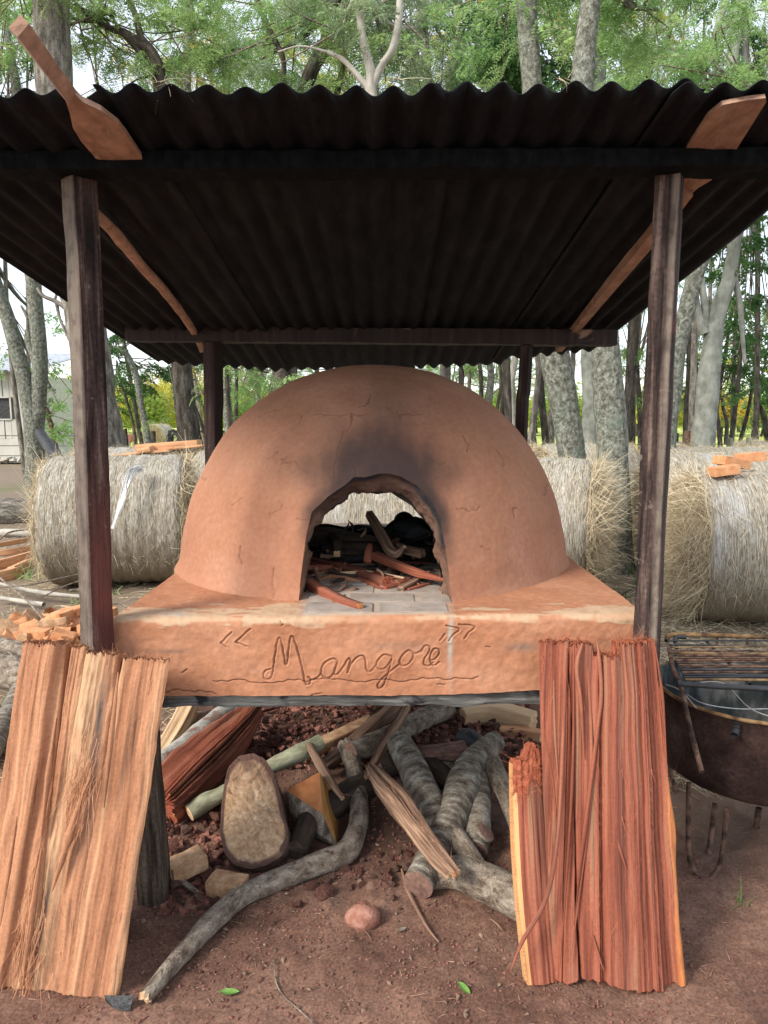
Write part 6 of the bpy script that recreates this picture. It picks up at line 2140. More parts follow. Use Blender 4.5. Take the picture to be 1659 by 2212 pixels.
for i, (pts, lab) in enumerate(TW):
    g = Geo()
    W = [G(a, b, c) for a, b, c, d in pts]
    tube(g, W, [rw(d, w) for (a, b, c, d), w in zip(pts, W)], sides=7, sub=6, amp=.3, seed=i)
    if d < 4:
        for k in range(4):
            f = R.uniform(.3, .9)
            j = int(f * (len(W) - 1))
            a_ = W[j].lerp(W[min(j + 1, len(W) - 1)], R.random())
            tube(g, [a_, a_ + Vector((R.uniform(-.2, .2), R.uniform(-.1, .1), R.uniform(0, .14)))], [.004, .001], sides=5, sub=3, amp=.2, seed=k)
    tag(mk('dead_branch', g, M['trunk_pale'] if i in (0, 1) else M['bark_grey']), lab, 'branch')
# weeds
def weed(px, py, h, n, mat, label, spread=.08, w=.012, name='weed'):
    g = Geo()
    p = G(px, py, 0)
    D = np.stack([NR.normal(0, .5, n), NR.normal(0, .5, n), NR.uniform(.5, 1.2, n)], -1)
    strands(g, np.array([[p.x, p.y, 0]]) + np.stack([NR.normal(0, spread, n), NR.normal(0, spread, n), np.zeros(n)], -1), D, NR.uniform(.4, 1, n) * h, w, bend=.5)
    tag(mk(name, g, mat), label, 'weed')


weed(75, 1248, .22, 26, M['leaf_light'], 'small tuft of green grass at the left foot of the net wrapped bale')
weed(40, 1540, .08, 30, M['leaf_dark'], 'low green leaves between the logs left of the orange slab', w=.03)
weed(205, 1290, .07, 26, M['leaf_light'], 'low green sprigs beside the left front post', w=.03)
weed(1300, 1300, .14, 60, M['leaf_dark'], 'dark green weed between the shaggy bale and the oven base', .15, .02)
weed(1395, 1265, .2, 30, M['leaf_mid'], 'green sprig at the foot of the bales right of the front post', .06, .02)
weed(1000, 1545, .05, 40, M['leaf_light'], 'tiny green weed under the oven beside the pale timber', .03, .012)
weed(890, 1528, .05, 30, M['leaf_grey'], 'tiny grey green weed among the rubble under the oven', .04, .012)
weed(1598, 1950, .05, 8, M['leaf_mid'], 'single grass blade growing in the earth right of the red slab', .01, .006)

# =================================================================== barbecue: half drum and rack
def barbecue():
    t = thing('barbecue_drum', 'open half oil drum barbecue, rusty and black, on bent rod legs at the right edge', 'barbecue', (1.42, 2.58, 0))
    cx, cy, r = 1.41, 2.60, .345
    zt, zb_ = .575, .255
    g = Geo()
    nu = 120
    th = np.linspace(0, 2 * math.pi, nu, endpoint=False)
    prof = [(r * .2, zb_ - .012), (r * .55, zb_ - .01), (r * .86, zb_ + .004), (r * .96, zb_ + .03), (r * .985, zb_ + .07), (r, zb_ + .12), (r, zt - .09), (r * 1.012, zt - .075), (r, zt - .06), (r, zt - .012), (r * 1.02, zt), (r * 1.0, zt + .008)]
    pi_ = [(r * .985, zt), (r * .985, zt - .1), (r * .975, zb_ + .08), (r * .9, zb_ + .03), (r * .3, zb_ + .02)]
    def rev(pf, m, g):
        V = []
        for rr_, z in pf:
            q = np.stack([np.cos(th) * 3, np.sin(th) * 3, th * 0 + z * 6], -1)
            d = 1 + .012 * fbm(q, 3, 4)
            V.append(np.stack([cx + np.cos(th) * rr_ * d, cy + np.sin(th) * rr_ * d, z + .006 * noise3(q, 5)], -1))
        V = np.concatenate(V)
        g.add(V, grid_quads(nu, len(pf), True), None, V, m)
    rev(prof, 0, g)
    mk('drum_shell', g, M['drum_out'], t)
    g = Geo()
    rev([(r * 1.0, zt + .009)] + pi_, 0, g)
    mk('drum_inside', g, M['drum_in'], t)
    g = Geo()
    tube(g, [Vector((cx + math.cos(a) * r * 1.015, cy + math.sin(a) * r * 1.015, zt + .004 + .006 * float(noise3(np.array([math.cos(a) * 3, math.sin(a) * 3, zt * 6]), 5)))) for a in np.linspace(0, 2 * math.pi, 60)], [.007] * 60, sides=8, sub=2)
    mk('rim', g, M['rust_light'], t)
    def leg(pts, rad=.009, mat='rust'):
        g = Geo()
        tube(g, pts, [rad] * len(pts), sides=9, sub=7, amp=.18, nf=40, seed=len(pts))
        mk('leg', g, M[mat], t)
    leg([P(1488, 1690, 2.36), P(1487, 1780, 2.34), P(1489, 1850, 2.32), P(1502, 1885, 2.31), P(1528, 1902, 2.30), P(1550, 1880, 2.31), P(1562, 1830, 2.33), P(1570, 1745, 2.36)])
    leg([P(1545, 1735, 2.5), P(1530, 1850, 2.44), P(1520, 1900, 2.36)], .010)
    leg([P(1640, 1745, 2.6), P(1632, 1800, 2.6), P(1628, 1830, 2.6), P(1655, 1835, 2.6), P(1690, 1800, 2.6)], .012)
    leg([Vector((1.25, 2.85, .26)), Vector((1.24, 2.9, .1)), Vector((1.26, 2.88, .0))], .010)
    for a_ in (2.9, 4.1, 5.3):
        g = Geo()
        c = Vector((cx + math.cos(a_) * (r + .02), cy + math.sin(a_) * (r + .02), zt - .03))
        tube(g, [c + Vector((0, 0, .02)), c, c + Vector((math.cos(a_) * .03, math.sin(a_) * .03, -.01))], [.012, .014, .012], sides=8, sub=3)
        mk('lug', g, M['iron_black'], t)
    g = Geo()
    z = zt + .01
    for pts in ([P(1484, 1500, 2.5), P(1520, 1520, 2.42), P(1590, 1545, 2.40), P(1670, 1570, 2.4)], [P(1484, 1478, 2.6), P(1560, 1475, 2.6), P(1620, 1530, 2.4), P(1690, 1590, 2.3)], [P(1438, 1478, 2.5), P(1470, 1492, 2.45), P(1505, 1530, 2.38)]):
        for p in pts:
            p.z = max(p.z, zt + .002)
        tube(g, pts, [.0022] * len(pts), sides=5, sub=5)
    mk('wire', g, M['wire'], t)
    # rack lying on top
    k = thing('grill_rack', 'rusty iron grill rack of round bars resting above the drum', 'grill rack', (1.4, 2.56, .68))
    zr = .685
    L0, L1 = Vector((1.165, 2.83, zr)), Vector((1.045, 2.36, zr + .0))
    xe = 1.95
    def bar(pts, rad, mat, name='bar', seed=1):
        g = Geo()
        tube(g, pts, [rad] * len(pts), sides=9, sub=8, amp=.14, nf=50, seed=seed)
        mk(name, g, M[mat], k)
    n = 16
    mats = ['iron_black', 'rust', 'rust', 'iron_black', 'rust', 'rust', 'rust_light']
    for i in range(n):
        f = i / (n - 1)
        f = f ** .8
        a_ = L0.lerp(L1, .04 + .92 * f)
        sag = R.uniform(-.006, .006)
        bar([a_ + Vector((0, 0, .008)), a_ + Vector((.3, 0, .008 + sag)), a_ + Vector((.6, 0, .006 + sag)), Vector((xe, a_.y, zr + .008))], R.choice([.0034, .0040, .0046]), mats[(i * 3 + i // 4) % 7], seed=i)
    bar([Vector((1.02, 2.37, zr - .004)), Vector((1.2, 2.35, zr - .008)), Vector((1.5, 2.33, zr - .012)), Vector((xe, 2.33, zr - .008))], .010, 'iron_black', 'front_rail', 3)
    bar([L0 + Vector((-.0, .0, .0)), Vector((1.19, 2.86, zr + .015)), Vector((1.3, 2.86, zr + .018)), Vector((xe, 2.83, zr + .005))], .010, 'rust_light', 'rear_rail', 4)
    bar([Vector((1.195, 2.80, zr - .02)), Vector((1.205, 2.84, zr + .01)), Vector((1.25, 2.85, zr + .012))], .009, 'iron_black', 'rear_rail', 5)
    bar([P(1449, 1394, 2.78), P(1446, 1403, 2.74), P(1455, 1445, 2.55), P(1472, 1488, 2.36), P(1490, 1570, 2.2), P(1516, 1668, 2.08)], .0085, 'rust', 'leg_rod', 6)
    hp = [P(1548, 1392, 2.95), P(1550, 1375, 2.95), P(1557, 1372, 2.95), P(1605, 1373, 2.95), P(1613, 1376, 2.95), P(1615, 1396, 2.95)]
    bar(hp, .006, 'rust', 'handle', 7)
    for x in (1.30, 1.62):
        bar([Vector((x - .03, 2.36, zr - .002)), Vector((x, 2.6, zr - .002)), Vector((x + .03, 2.83, zr - .002))], .006, 'iron_black', 'cross_bar', 8)


barbecue()

# =================================================================== fence, gate, stakes
def stake(px0, y0, px1, y1, Y_, rpx, mat, name, label, group, square=False, seed=1):
    a_, b_ = P(px0, y0, Y_), P(px1, y1, Y_)
    b_.z = -.05
    g = Geo()
    r = rw(rpx, a_)
    pr = [(1, 1), (-1, 1), (-1, -1), (1, -1)] if square else None
    tube(g, [b_, b_.lerp(a_, .5), a_], [r, r * .97, r * .92], sides=10, profile=pr, sub=6, amp=.12, seed=seed, cap=0)
    tag(mk(name, g, mat), label, 'post' if 'post' in name else 'stake', group)


FGp = 'dark fence posts at the field edge on the left'
stake(163, 924, 163, 985, 14.5, 4.5, M['trunk_dark'], 'fence_post', 'grey fence post just left of the left front post', FGp)
stake(271, 926, 280, 976, 14.5, 4, M['trunk_dark'], 'fence_post', 'leaning dark fence post near the red trough', FGp)
stake(288, 918, 297, 975, 14.2, 3.5, M['bark_brown'], 'fence_post', 'thin brown leaning fence post right of the red trough', FGp)
stake(331, 931, 331, 966, 14.5, 5.5, M['trunk_dark'], 'fence_post', 'thick short fence post left of the gate', FGp)
SG = 'short stakes behind the right hay bales'
for i, (x, y0, y1, Y_, r, mt, lab, sq) in enumerate([(1460, 935, 965, 12, 5, 'trunk_dark', 'dark stake right behind the right front post', 1), (1484, 930, 968, 12, 7, 'bark_brown', 'broad brown stake left of the pinkish plank stake', 1), (1500, 933, 968, 11.6, 7, 'brick_tan', 'pinkish flat plank stake in front of the smooth grey trunk', 1), (1515, 946, 968, 11.4, 4, 'trunk_pale', 'small pale stake in front of the smooth trunk', 1), (1536, 947, 970, 11.4, 5, 'bark_green', 'green stake at the right foot of the smooth trunk', 1), (1577, 946, 970, 11.4, 5, 'bark_green', 'green stake below the slim dark tree', 1), (1619, 945, 966, 11.4, 5, 'bark_green', 'green stake nearest the right edge', 1)]):
    stake(x, y0, x, y1, Y_, r, M[mt], 'stake', lab, SG, bool(sq), i)
for i, (x0, y0, x1, Y_, lab) in enumerate([(1604, 905, 1603, 26, 'thin metal fence stake in the sunny grass, left one'), (1627, 908, 1622, 26, 'thin slanted metal fence stake in the sunny grass'), (1147, 930, 1150, 22, 'thin fence stake right behind the rear oven post'), (1156, 930, 1163, 22, 'leaning thin fence stake near the rear post'), (1170, 926, 1180, 21, 'thick dark leaning fence stake near the inward leaning lichen trunk'), (1388, 920, 1388, 20, 'thin stake between the lichen trunk and the front post'), (208, 880, 230, 20, 'thin dark stake leaning between bale and post at the left'), (188, 885, 212, 20, 'thin dark stem leaning beside the slanting charred pole')]):
    a_ = P(x0, y0, Y_)
    b_ = P(x1, 955, Y_)
    b_.z = 0
    g = Geo()
    tube(g, [b_, a_], [.03, .025], sides=6, sub=4, amp=.2, seed=i)
    tag(mk('fence_stake', g, M['trunk_dark']), lab, 'stake', 'thin fence stakes in the meadow')
g = Geo()
for (z0, z1) in ((.75, .75), (1.05, 1.05), (.45, .45)):
    tube(g, [Vector((1.5, 21.8, z0)), Vector((9, 22.3, z0)), Vector((17, 23, z1))], [.012] * 3, sides=5, sub=8)
    tube(g, [Vector((-20, 21.8, z0)), Vector((-9, 21.3, z0))], [.012] * 2, sides=5, sub=8)
tag(mk('fence_wire', g, M['trunk_dark']), 'fence wires strung between the thin stakes across the meadow', 'fence wire')


def gate():
    t = thing('gate', 'dark metal gate with a coil of wire hung on it, behind the left bales', 'gate', P(425, 960, 14.6))
    Y_ = 14.6
    def br(x0, y0, x1, y1, w, name):
        g = Geo()
        box(g, P(x0, y0, Y_), P(x1, y1, Y_), w, w)
        mk(name, g, M['iron_black'], t, smooth=False)
    br(364, 932, 486, 932, .045, 'top_rail')
    br(364, 964, 486, 964, .045, 'middle_rail')
    br(366, 932, 366, 1010, .05, 'upright')
    br(386, 935, 386, 1010, .035, 'upright')
    br(486, 932, 486, 1010, .05, 'upright')
    br(364, 1000, 486, 1000, .045, 'bottom_rail')
    g = Geo()
    c = P(378, 948, 14.5)
    for k in range(9):
        r = rw(11 + R.uniform(-3, 3), c)
        o = Vector((R.gauss(0, .03), R.uniform(-.05, .05), R.gauss(0, .03)))
        tube(g, [c + o + Vector((math.cos(a) * r * .8, 0, math.sin(a) * r * 1.2)) for a in np.linspace(0, 2 * math.pi, 16)], [.009] * 16, sides=5, sub=1)
    mk('wire_coil', g, M['iron_black'], t)


gate()
# trough in the field
g = Geo()
c = P(272, 946, 24)
hull(g, [c + Vector(v) for v in ((-.28, -.2, .12), (.30, -.2, .12), (-.28, .2, .12), (.30, .2, .12), (-.14, -.12, -.16), (.16, -.12, -.16), (-.14, .12, -.16), (.16, .12, -.16))], sub=1)
tube(g, [c + Vector((-.1, 0, -.1)), Vector((c.x - .12, c.y, 0))], [.03, .03], sides=6, sub=2, m=1)
tube(g, [c + Vector((.12, 0, -.1)), Vector((c.x + .13, c.y, 0))], [.03, .03], sides=6, sub=2, m=1)
tag(mk('feed_trough', g, [material('faded_red_paint', [(.3, (.30, .12, .09)), (.7, (.42, .2, .15))], nscale=5), M['trunk_pale']], smooth=False), 'small red trough standing in the grass beyond the left fence', 'trough')


# =================================================================== pale shed at the left
def house():
    Y_ = 25.0
    t = thing('farm_house', 'pale board house with a grey iron roof and one dark window at the left edge', 'house', (-14.6, 27, 0))
    xr = P(64, 900, Y_).x
    z0 = .0
    zp = P(30, 948, Y_).z
    ze = P(30, 806, Y_).z
    wall = material('pale_board_paint', [(0.3, (0.40, 0.39, 0.34)), (0.6, (0.52, 0.51, 0.46)), (0.8, (0.62, 0.61, 0.56))], scale=(4, 4, 1), nscale=2, rough=0.8, bump=.3)
    plaster = material('pale_plaster', [(0.3, (0.44, 0.43, 0.38)), (0.7, (0.58, 0.57, 0.52))], nscale=1.5, rough=.95, bump=.4)
    iron = material('weathered_roof_iron', [(0.3, (0.35, 0.37, 0.40)), (0.7, (0.62, 0.65, 0.70))], scale=(1, 6, 1), nscale=2, rough=.5, bump=.3)
    wx0, wx1 = P(-30, 880, Y_).x, P(21, 880, Y_).x
    wz0, wz1 = P(10, 906, Y_).z, P(10, 858, Y_).z
    g = Geo()
    box(g, (xr - 6, Y_ + 2.1, zp / 2), (xr - .02, Y_ + 2.1, zp / 2), 4.1, zp, amp=.01, div=(20, 4, 4), seed=2)
    mk('plinth', g, plaster, t)
    g = Geo()
    x = xr
    k = 0
    while x > xr - 6:
        w = .235
        x0 = x - w
        def pl(za, zb2):
            g = Geo()
            box(g, ((x + x0) / 2, Y_ + .1 + .02 * (k % 2), za), ((x + x0) / 2, Y_ + .1 + .02 * (k % 2), zb2), w - .02, .04, up=(0, 1, 0), amp=.003, div=(6, 2, 1), seed=k)
            mk('plank', g, wall, t)
        if x0 > wx1 or x < wx0:
            pl(zp, ze + .1)
        else:
            pl(zp, wz0)
            pl(wz1, ze + .1)
        x -= w
        k += 1
    g = Geo()
    box(g, (xr - 6, Y_ + 2.2, (zp + ze) / 2), (xr - .03, Y_ + 2.2, (zp + ze) / 2), 3.9, ze - zp - .02)
    mk('inner_wall', g, wall, t, smooth=False)
    g = Geo()
    box(g, ((wx0), Y_ + .16, (wz0 + wz1) / 2), (wx1, Y_ + .16, (wz0 + wz1) / 2), .04, wz1 - wz0)
    w_ = mk('window', g, M['char'], t, smooth=False)
    g = Geo()
    for a_, b_ in (((wx0, wz0), (wx1, wz0)), ((wx1, wz0), (wx1, wz1)), ((wx0, wz1), (wx1, wz1))):
        box(g, (a_[0], Y_ + .07, a_[1]), (b_[0], Y_ + .07, b_[1]), .05, .05, up=(0, 1, 0) if a_[0] == b_[0] else (0, 0, 1))
    mk('frame', g, wall, w_, smooth=False, loc=Vector((0, 0, 0)))
    g = Geo()
    xs = np.linspace(xr - 7, xr + .25, 150)
    ys = np.linspace(0, 1, 12)
    X, T_ = np.meshgrid(xs, ys)
    Yv = Y_ - .5 + T_ * 5
    Z = ze + .05 + T_ * 1.0 + .035 * np.sin(X * 2 * math.pi / .28)
    g.add(np.stack([X, Yv, Z], -1), grid_quads(150, 12))
    g.add(np.stack([X, Yv, Z - .03], -1), grid_quads(150, 12))
    mk('roof', g, iron, t)
    rs = random.Random(4)
    for k in range(26):
        g = Geo()
        hull(g, [Vector((xr - 4 + k * .16 + rs.uniform(-.1, .1), Y_ + .0 + rs.uniform(-.12, .05), rs.uniform(0, .22))) + Vector((rs.uniform(-.12, .12), rs.uniform(-.1, .1), rs.uniform(-.08, .08))) for _ in range(9)])
        mk('foundation_stone', g, M['trunk_pale'], t, smooth=False)


house()
# slanting charred pole between the left trees and bales
g = Geo()
a_, b_ = P(88, 938, 13), P(134, 1004, 11.5)
b_.z = max(b_.z, .3)
tube(g, [a_, b_, b_ + (b_ - a_) * .5], [.10, .11, .10], sides=10, sub=6, amp=.2, seed=3, cap=0)
tag(mk('fallen_pole', g, M['char']), 'slanting blackened pole between the forked tree and the left hay bale', 'pole')
# =================================================================== trees
def feather(seed, n_pinna=9, L_=.26, plen=.075, pw=.019, droop=.5):
    """one feathery compound leaf: pairs of long narrow leaflets along a drooping stalk"""
    rs = np.random.default_rng(seed)
    V, Q = [], []
    k = 0
    for i in range(n_pinna):
        f = (i + .6) / n_pinna
        c = np.array([f * L_, 0, -droop * L_ * f * f])
        l = plen * math.sin(math.pi * (f * .8 + .15)) * rs.uniform(.8, 1.1)
        for s in (-1, 1):
            d = np.array([.45, s * .9, -.12 + rs.normal(0, .12)])
            d /= np.linalg.norm(d)
            w = np.array([.5, 0, rs.normal(0, .25)]) * pw
            a, b = c, c + d * l
            m = (a + b) / 2 + np.array([0, 0, .008])
            V += [a, m - w, b, m + w]
            Q.append([k, k + 1, k + 2, k + 3])
            k += 4
    return np.array(V), np.array(Q)


def broad(seed, n=9, L_=.22, ll=.085, lw=.038):
    rs = np.random.default_rng(seed)
    V, Q = [], []
    k = 0
    for i in range(n):
        f = (i + .5) / n
        c = np.array([f * L_, 0, -.25 * L_ * f * f])
        a = rs.uniform(0, 2 * math.pi)
        d = np.array([.5, math.cos(a) * .8, math.sin(a) * .5 - .35])
        d /= np.linalg.norm(d)
        s = np.cross(d, rs.normal(size=3))
        s /= np.linalg.norm(s)
        m = c + d * ll * .45
        V += [c, m - s * lw / 2, c + d * ll, m + s * lw / 2]
        Q.append([k, k + 1, k + 2, k + 3])
        k += 4
    return np.array(V), np.array(Q)


TF = [feather(s) for s in range(4)]
TB = [broad(s) for s in range(4)]


def stamp(geo, tmpl, pos, yaw, pitch, roll, scale, m=0):
    V0, Q0 = tmpl
    n = len(pos)
    cy, sy, cp, sp, cr, sr = np.cos(yaw), np.sin(yaw), np.cos(pitch), np.sin(pitch), np.cos(roll), np.sin(roll)
    Rm = np.empty((n, 3, 3))
    Rm[:, 0, 0] = cy * cp
    Rm[:, 0, 1] = cy * sp * sr - sy * cr
    Rm[:, 0, 2] = cy * sp * cr + sy * sr
    Rm[:, 1, 0] = sy * cp
    Rm[:, 1, 1] = sy * sp * sr + cy * cr
    Rm[:, 1, 2] = sy * sp * cr - cy * sr
    Rm[:, 2, 0] = -sp
    Rm[:, 2, 1] = cp * sr
    Rm[:, 2, 2] = cp * cr
    V = np.einsum('nij,kj->nki', Rm, V0) * scale[:, None, None] + pos[:, None]
    Q = Q0[None] + (np.arange(n) * len(V0))[:, None, None]
    geo.add(V.reshape(-1, 3), Q.reshape(-1, 4), None, V.reshape(-1, 3), m)


NLEAF = [0]


def crown(tree, blobs, mat, kind='f', seed=0, base=None, twigmat=None):
    """blobs: (centre, (rx, ry, rz), number of leaves, leaf scale); limbs run from base to each clump"""
    rg = np.random.default_rng(seed)
    g = Geo()
    tw = Geo()
    for c, (rx, ry, rz), n, s in blobs:
        n = int(n * (.52 if c[2] > 3.2 else .46))
        nc = max(3, n // 20)
        cc = rg.normal(0, .5, (nc, 3)) * np.array([rx, ry, rz]) + np.array(c)
        per = rg.integers(0, nc, n)
        # each clump is a drooping spray: leaves strung along a short twig
        dirs = rg.normal(0, 1, (nc, 3)) * np.array([1, 1, .35])
        dirs /= np.linalg.norm(dirs, axis=1, keepdims=True)
        ln = rg.uniform(.35, .9, nc) * s * 1.1
        f = rg.uniform(0, 1, n)
        pos = cc[per] + dirs[per] * (f * ln[per])[:, None] + rg.normal(0, .05, (n, 3)) * s
        pos[:, 2] -= (f ** 2 * ln[per]) * .25
        yaw = np.arctan2(dirs[per, 1], dirs[per, 0]) + rg.choice([-1, 1], n) * rg.uniform(.5, 1.3, n)
        pit = rg.uniform(-.1, .7, n)
        rol = rg.normal(0, .35, n)
        sc_ = rg.uniform(.7, 1.2, n) * s
        T = TF if kind == 'f' else TB
        tk = rg.integers(0, 4, n)
        for k in range(4):
            q = tk == k
            if q.sum():
                stamp(g, T[k], pos[q], yaw[q], pit[q], rol[q], sc_[q])
        NLEAF[0] += n
        if base is not None:
            b = Vector(base)
            C = Vector(c)
            mid = b.lerp(C, .55) + Vector((0, 0, -.05 * (C - b).length))
            for j in range(0, nc, max(1, nc // 6)):
                e = Vector(cc[j] + dirs[j] * ln[j] * .5)
                tube(tw, [mid.lerp(C, float(rg.uniform(-.5, .6))), Vector(cc[j]).lerp(C, .3), Vector(cc[j]), e], [.014 * s, .009 * s, .006 * s, .003 * s], sides=4, sub=3, amp=.2, seed=j)
    o = mk('crown', g, mat, tree)
    if tw.n:
        stuff(mk('twigs', tw, twigmat or M['bark_grey'], tree))
    return o


def tree(label, trunk, Y_, mat, limbs=(), blobs=(), leaf=None, kind='f', seed=1, amp=.10, name='tree', group=None, ground=True, sides=14):
    """trunk: (px, py, radius on the grid[, Y]); blobs: (px, py, Y, rx, rz metres, leaves, scale)"""
    W = [P(p[0], p[1], p[3] if len(p) > 3 else Y_) for p in trunk]
    r = [rw(p[2], w) for p, w in zip(trunk, W)]
    if ground and W[0].z > .05:
        g0 = W[0].copy()
        if len(W) > 1:
            d = (W[0] - W[1])
            k = W[0].z / max(1e-3, abs(d.z))
            g0 = W[0] + d * min(k, 3) * .6
        g0.z = -.08
        W = [g0] + W
        r = [r[0] * 1.18] + r
    t = thing(name, label, 'tree', (W[0].x, W[0].y, 0), group or 'trees standing behind the oven')
    g = Geo()
    tube(g, W, r, sides=sides, sub=8, amp=amp, nf=3.0, seed=seed, ridge=.03)
    mk('trunk', g, mat, t)
    for i, lb in enumerate(limbs):
        L_ = [P(p[0], p[1], p[3] if len(p) > 3 else Y_) for p in lb]
        g = Geo()
        tube(g, L_, [rw(p[2], w) for p, w in zip(lb, L_)], sides=9, sub=7, amp=amp * 1.3, nf=4, seed=seed + i + 1)
        mk('limb', g, mat, t)
    if blobs:
        top = W[-1]
        bl = []
        for i, b in enumerate(blobs):
            c = P(b[0], b[1], b[2])
            bl.append((c, (b[3], b[3], b[4]), b[5], b[6]))
        crown(t, bl, leaf or M['leaf_mid'], kind, seed, base=top)
        # a few limbs running from the top of the trunk into the crown
        for i, (c, _, _, s) in enumerate(bl[:4]):
            if (c - top).length < 7:
                g = Geo()
                m_ = top.lerp(c, .5) + Vector((0, 0, -.12 * (c - top).length))
                tube(g, [top - (c - top) * .02, m_, c], [r[-1] * .6, r[-1] * .35, .012], sides=7, sub=5, amp=.2, seed=seed + i)
                mk('limb', g, mat, t)
    return t


LM_, LL_, LD_, LG_, LY_, LO_, LF_ = (M['leaf_' + k] for k in ('mid', 'light', 'dark', 'grey', 'yellow', 'gold', 'lime'))
# --- left side
tree('stout grey trunk standing behind the left front post, its top beside the peel handle', [(226, 975, 46), (205, 850, 42), (190, 730, 41), (165, 560, 40), (135, 330, 39), (115, 150, 38), (110, -60, 37)], 10.0, M['trunk_grey'],
     blobs=[(150, -60, 9.5, 1.2, .5, 500, 1.0), (20, -30, 10.5, 1.0, .6, 450, 1.0)], leaf=LM_, seed=3, limbs=[[(170, 620, 14), (158, 700, 8)], [(160, 690, 8), (140, 650, 8), (128, 610, 7), (124, 592, 4)], [(158, 690, 6), (140, 665, 5), (118, 650, 5), (95, 640, 4), (80, 622, 3)], [(118, 650, 3), (122, 630, 2.5), (121, 600, 1.5)], [(122, 655, 4), (130, 690, 3), (150, 735, 3)]])
tree('pale forked tree left of the net wrapped bale, both arms rising bare', [(73, 1080, 20), (76, 1000, 20), (74, 940, 21), (66, 880, 19), (48, 800, 16), (20, 700, 15), (0, 640, 14), (-40, 520, 13)], 14.0, M['trunk_lichen'],
     limbs=[[(76, 930, 19), (84, 860, 16), (86, 760, 16), (79, 690, 16), (72, 620, 16), (68, 560, 17), (60, 450, 16), (48, 300, 12), (38, 205, 11), (22, 110, 8), (12, 30, 7), (8, -40, 6)],
            [(80, 790, 10), (70, 760, 9), (62, 735, 9), (63, 712, 8)], [(62, 690, 4), (50, 668, 3), (45, 660, 2)], [(88, 840, 5), (98, 835, 3), (120, 842, 2)]],
     blobs=[(40, 740, 15, .35, .3, 110, .8), (50, 800, 15, .5, .3, 140, .8), (120, 850, 14.5, .4, .15, 60, .7), (95, 690, 15, .4, .3, 60, .7), (10, 20, 13, 1.0, .8, 500, 1.0)], leaf=LL_, seed=5, kind='b')
tree('dark twisting tree rising over the roof left of centre', [(412, 960, 25), (400, 880, 22), (393, 800, 21), (388, 740, 20), (370, 500, 18), (352, 300, 15), (346, 200, 14), (344, 150, 12), (325, 110, 11), (290, 85, 10), (262, 68, 8), (225, 55, 6), (165, 10, 4)], 10.5, M['trunk_dark'],
     limbs=[[(344, 150, 10), (330, 110, 8), (305, 80, 7), (295, 40, 7), (280, 0, 6), (270, -50, 5)], [(350, 220, 8), (330, 160, 6), (300, 110, 5), (262, 70, 4), (240, 30, 3)], [(250, 66, 4), (215, 48, 4), (170, 44, 3), (120, 20, 2)], [(345, 160, 3), (300, 170, 2), (270, 190, 1.5)]],
     blobs=[(250, 30, 10.5, 1.3, .9, 600, 1.0), (330, 140, 11.5, 1.0, .9, 500, .9), (440, 60, 11, 1.2, .8, 700, .9), (190, 120, 11.5, .8, .8, 250, .9), (430, 850, 12, .6, .4, 120, .8)], leaf=LM_, seed=7)
tree('slim pale tree stem rising left of the leaning dark trunk', [(497, 955, 10), (490, 860, 10), (485, 770, 10), (440, 450, 9), (405, 205, 9), (404, 120, 9), (412, 50, 8), (408, -40, 7)], 13.0, M['trunk_lichen'],
     blobs=[(470, 0, 13, 1.6, .8, 900, 1.0), (420, 130, 13.5, 1.2, .8, 600, .9)], leaf=LL_, seed=9)
tree('crooked thin tree arching left of the gate', [(322, 975, 8), (314, 920, 7.5), (304, 870, 7), (296, 820, 7), (284, 785, 6.5), (270, 762, 6), (250, 752, 4)], 13.5, M['trunk_lichen'],
     blobs=[(250, 740, 13.5, .7, .3, 200, .8), (265, 790, 14, .7, .5, 260, .8), (350, 800, 14.5, 1.0, .5, 460, .8), (300, 720, 14, .9, .3, 300, .9)], leaf=LD_, seed=11, kind='b')
tree('thin leaning sapling between the thick post trunk and the crooked tree', [(297, 975, 3), (284, 900, 3), (262, 830, 2.5), (252, 780, 2)], 14.5, M['trunk_dark'], blobs=[(262, 830, 15, .5, .4, 130, .8), (245, 850, 15, .3, .3, 90, .8)], leaf=LD_, kind='b', seed=13)
tree('small leafy shrub tree left of the slanting black pole', [(125, 985, 5), (112, 930, 5), (100, 880, 4)], 18.0, M['bark_brown'], blobs=[(112, 900, 18, .6, .7, 300, .9), (130, 940, 18, .4, .5, 150, .8)], leaf=LL_, kind='b', seed=15)
tree('large dark leaning trunk over the middle of the roof', [(605, 880, 27), (612, 820, 26), (622, 760, 25), (638, 500, 22), (652, 260, 17), (660, 190, 16), (690, 120, 15), (735, 50, 15), (765, -10, 16), (790, -80, 14)], 11.0, M['trunk_dark'],
     blobs=[(640, 60, 11, 1.4, 1.0, 1300, 1.0), (560, 130, 11, 1.3, .8, 1100, 1.0), (760, 30, 11.5, 1.2, .9, 800, 1.0), (520, 800, 9.5, .5, .4, 200, .9), (570, 850, 12, .8, .5, 300, .9)], leaf=LL_, seed=17,
     limbs=[[(610, 190, 6), (612, 130, 6), (585, 70, 6), (560, 15, 6), (545, -30, 5)], [(660, 200, 5), (680, 140, 4), (700, 80, 3), (705, 10, 2)]])
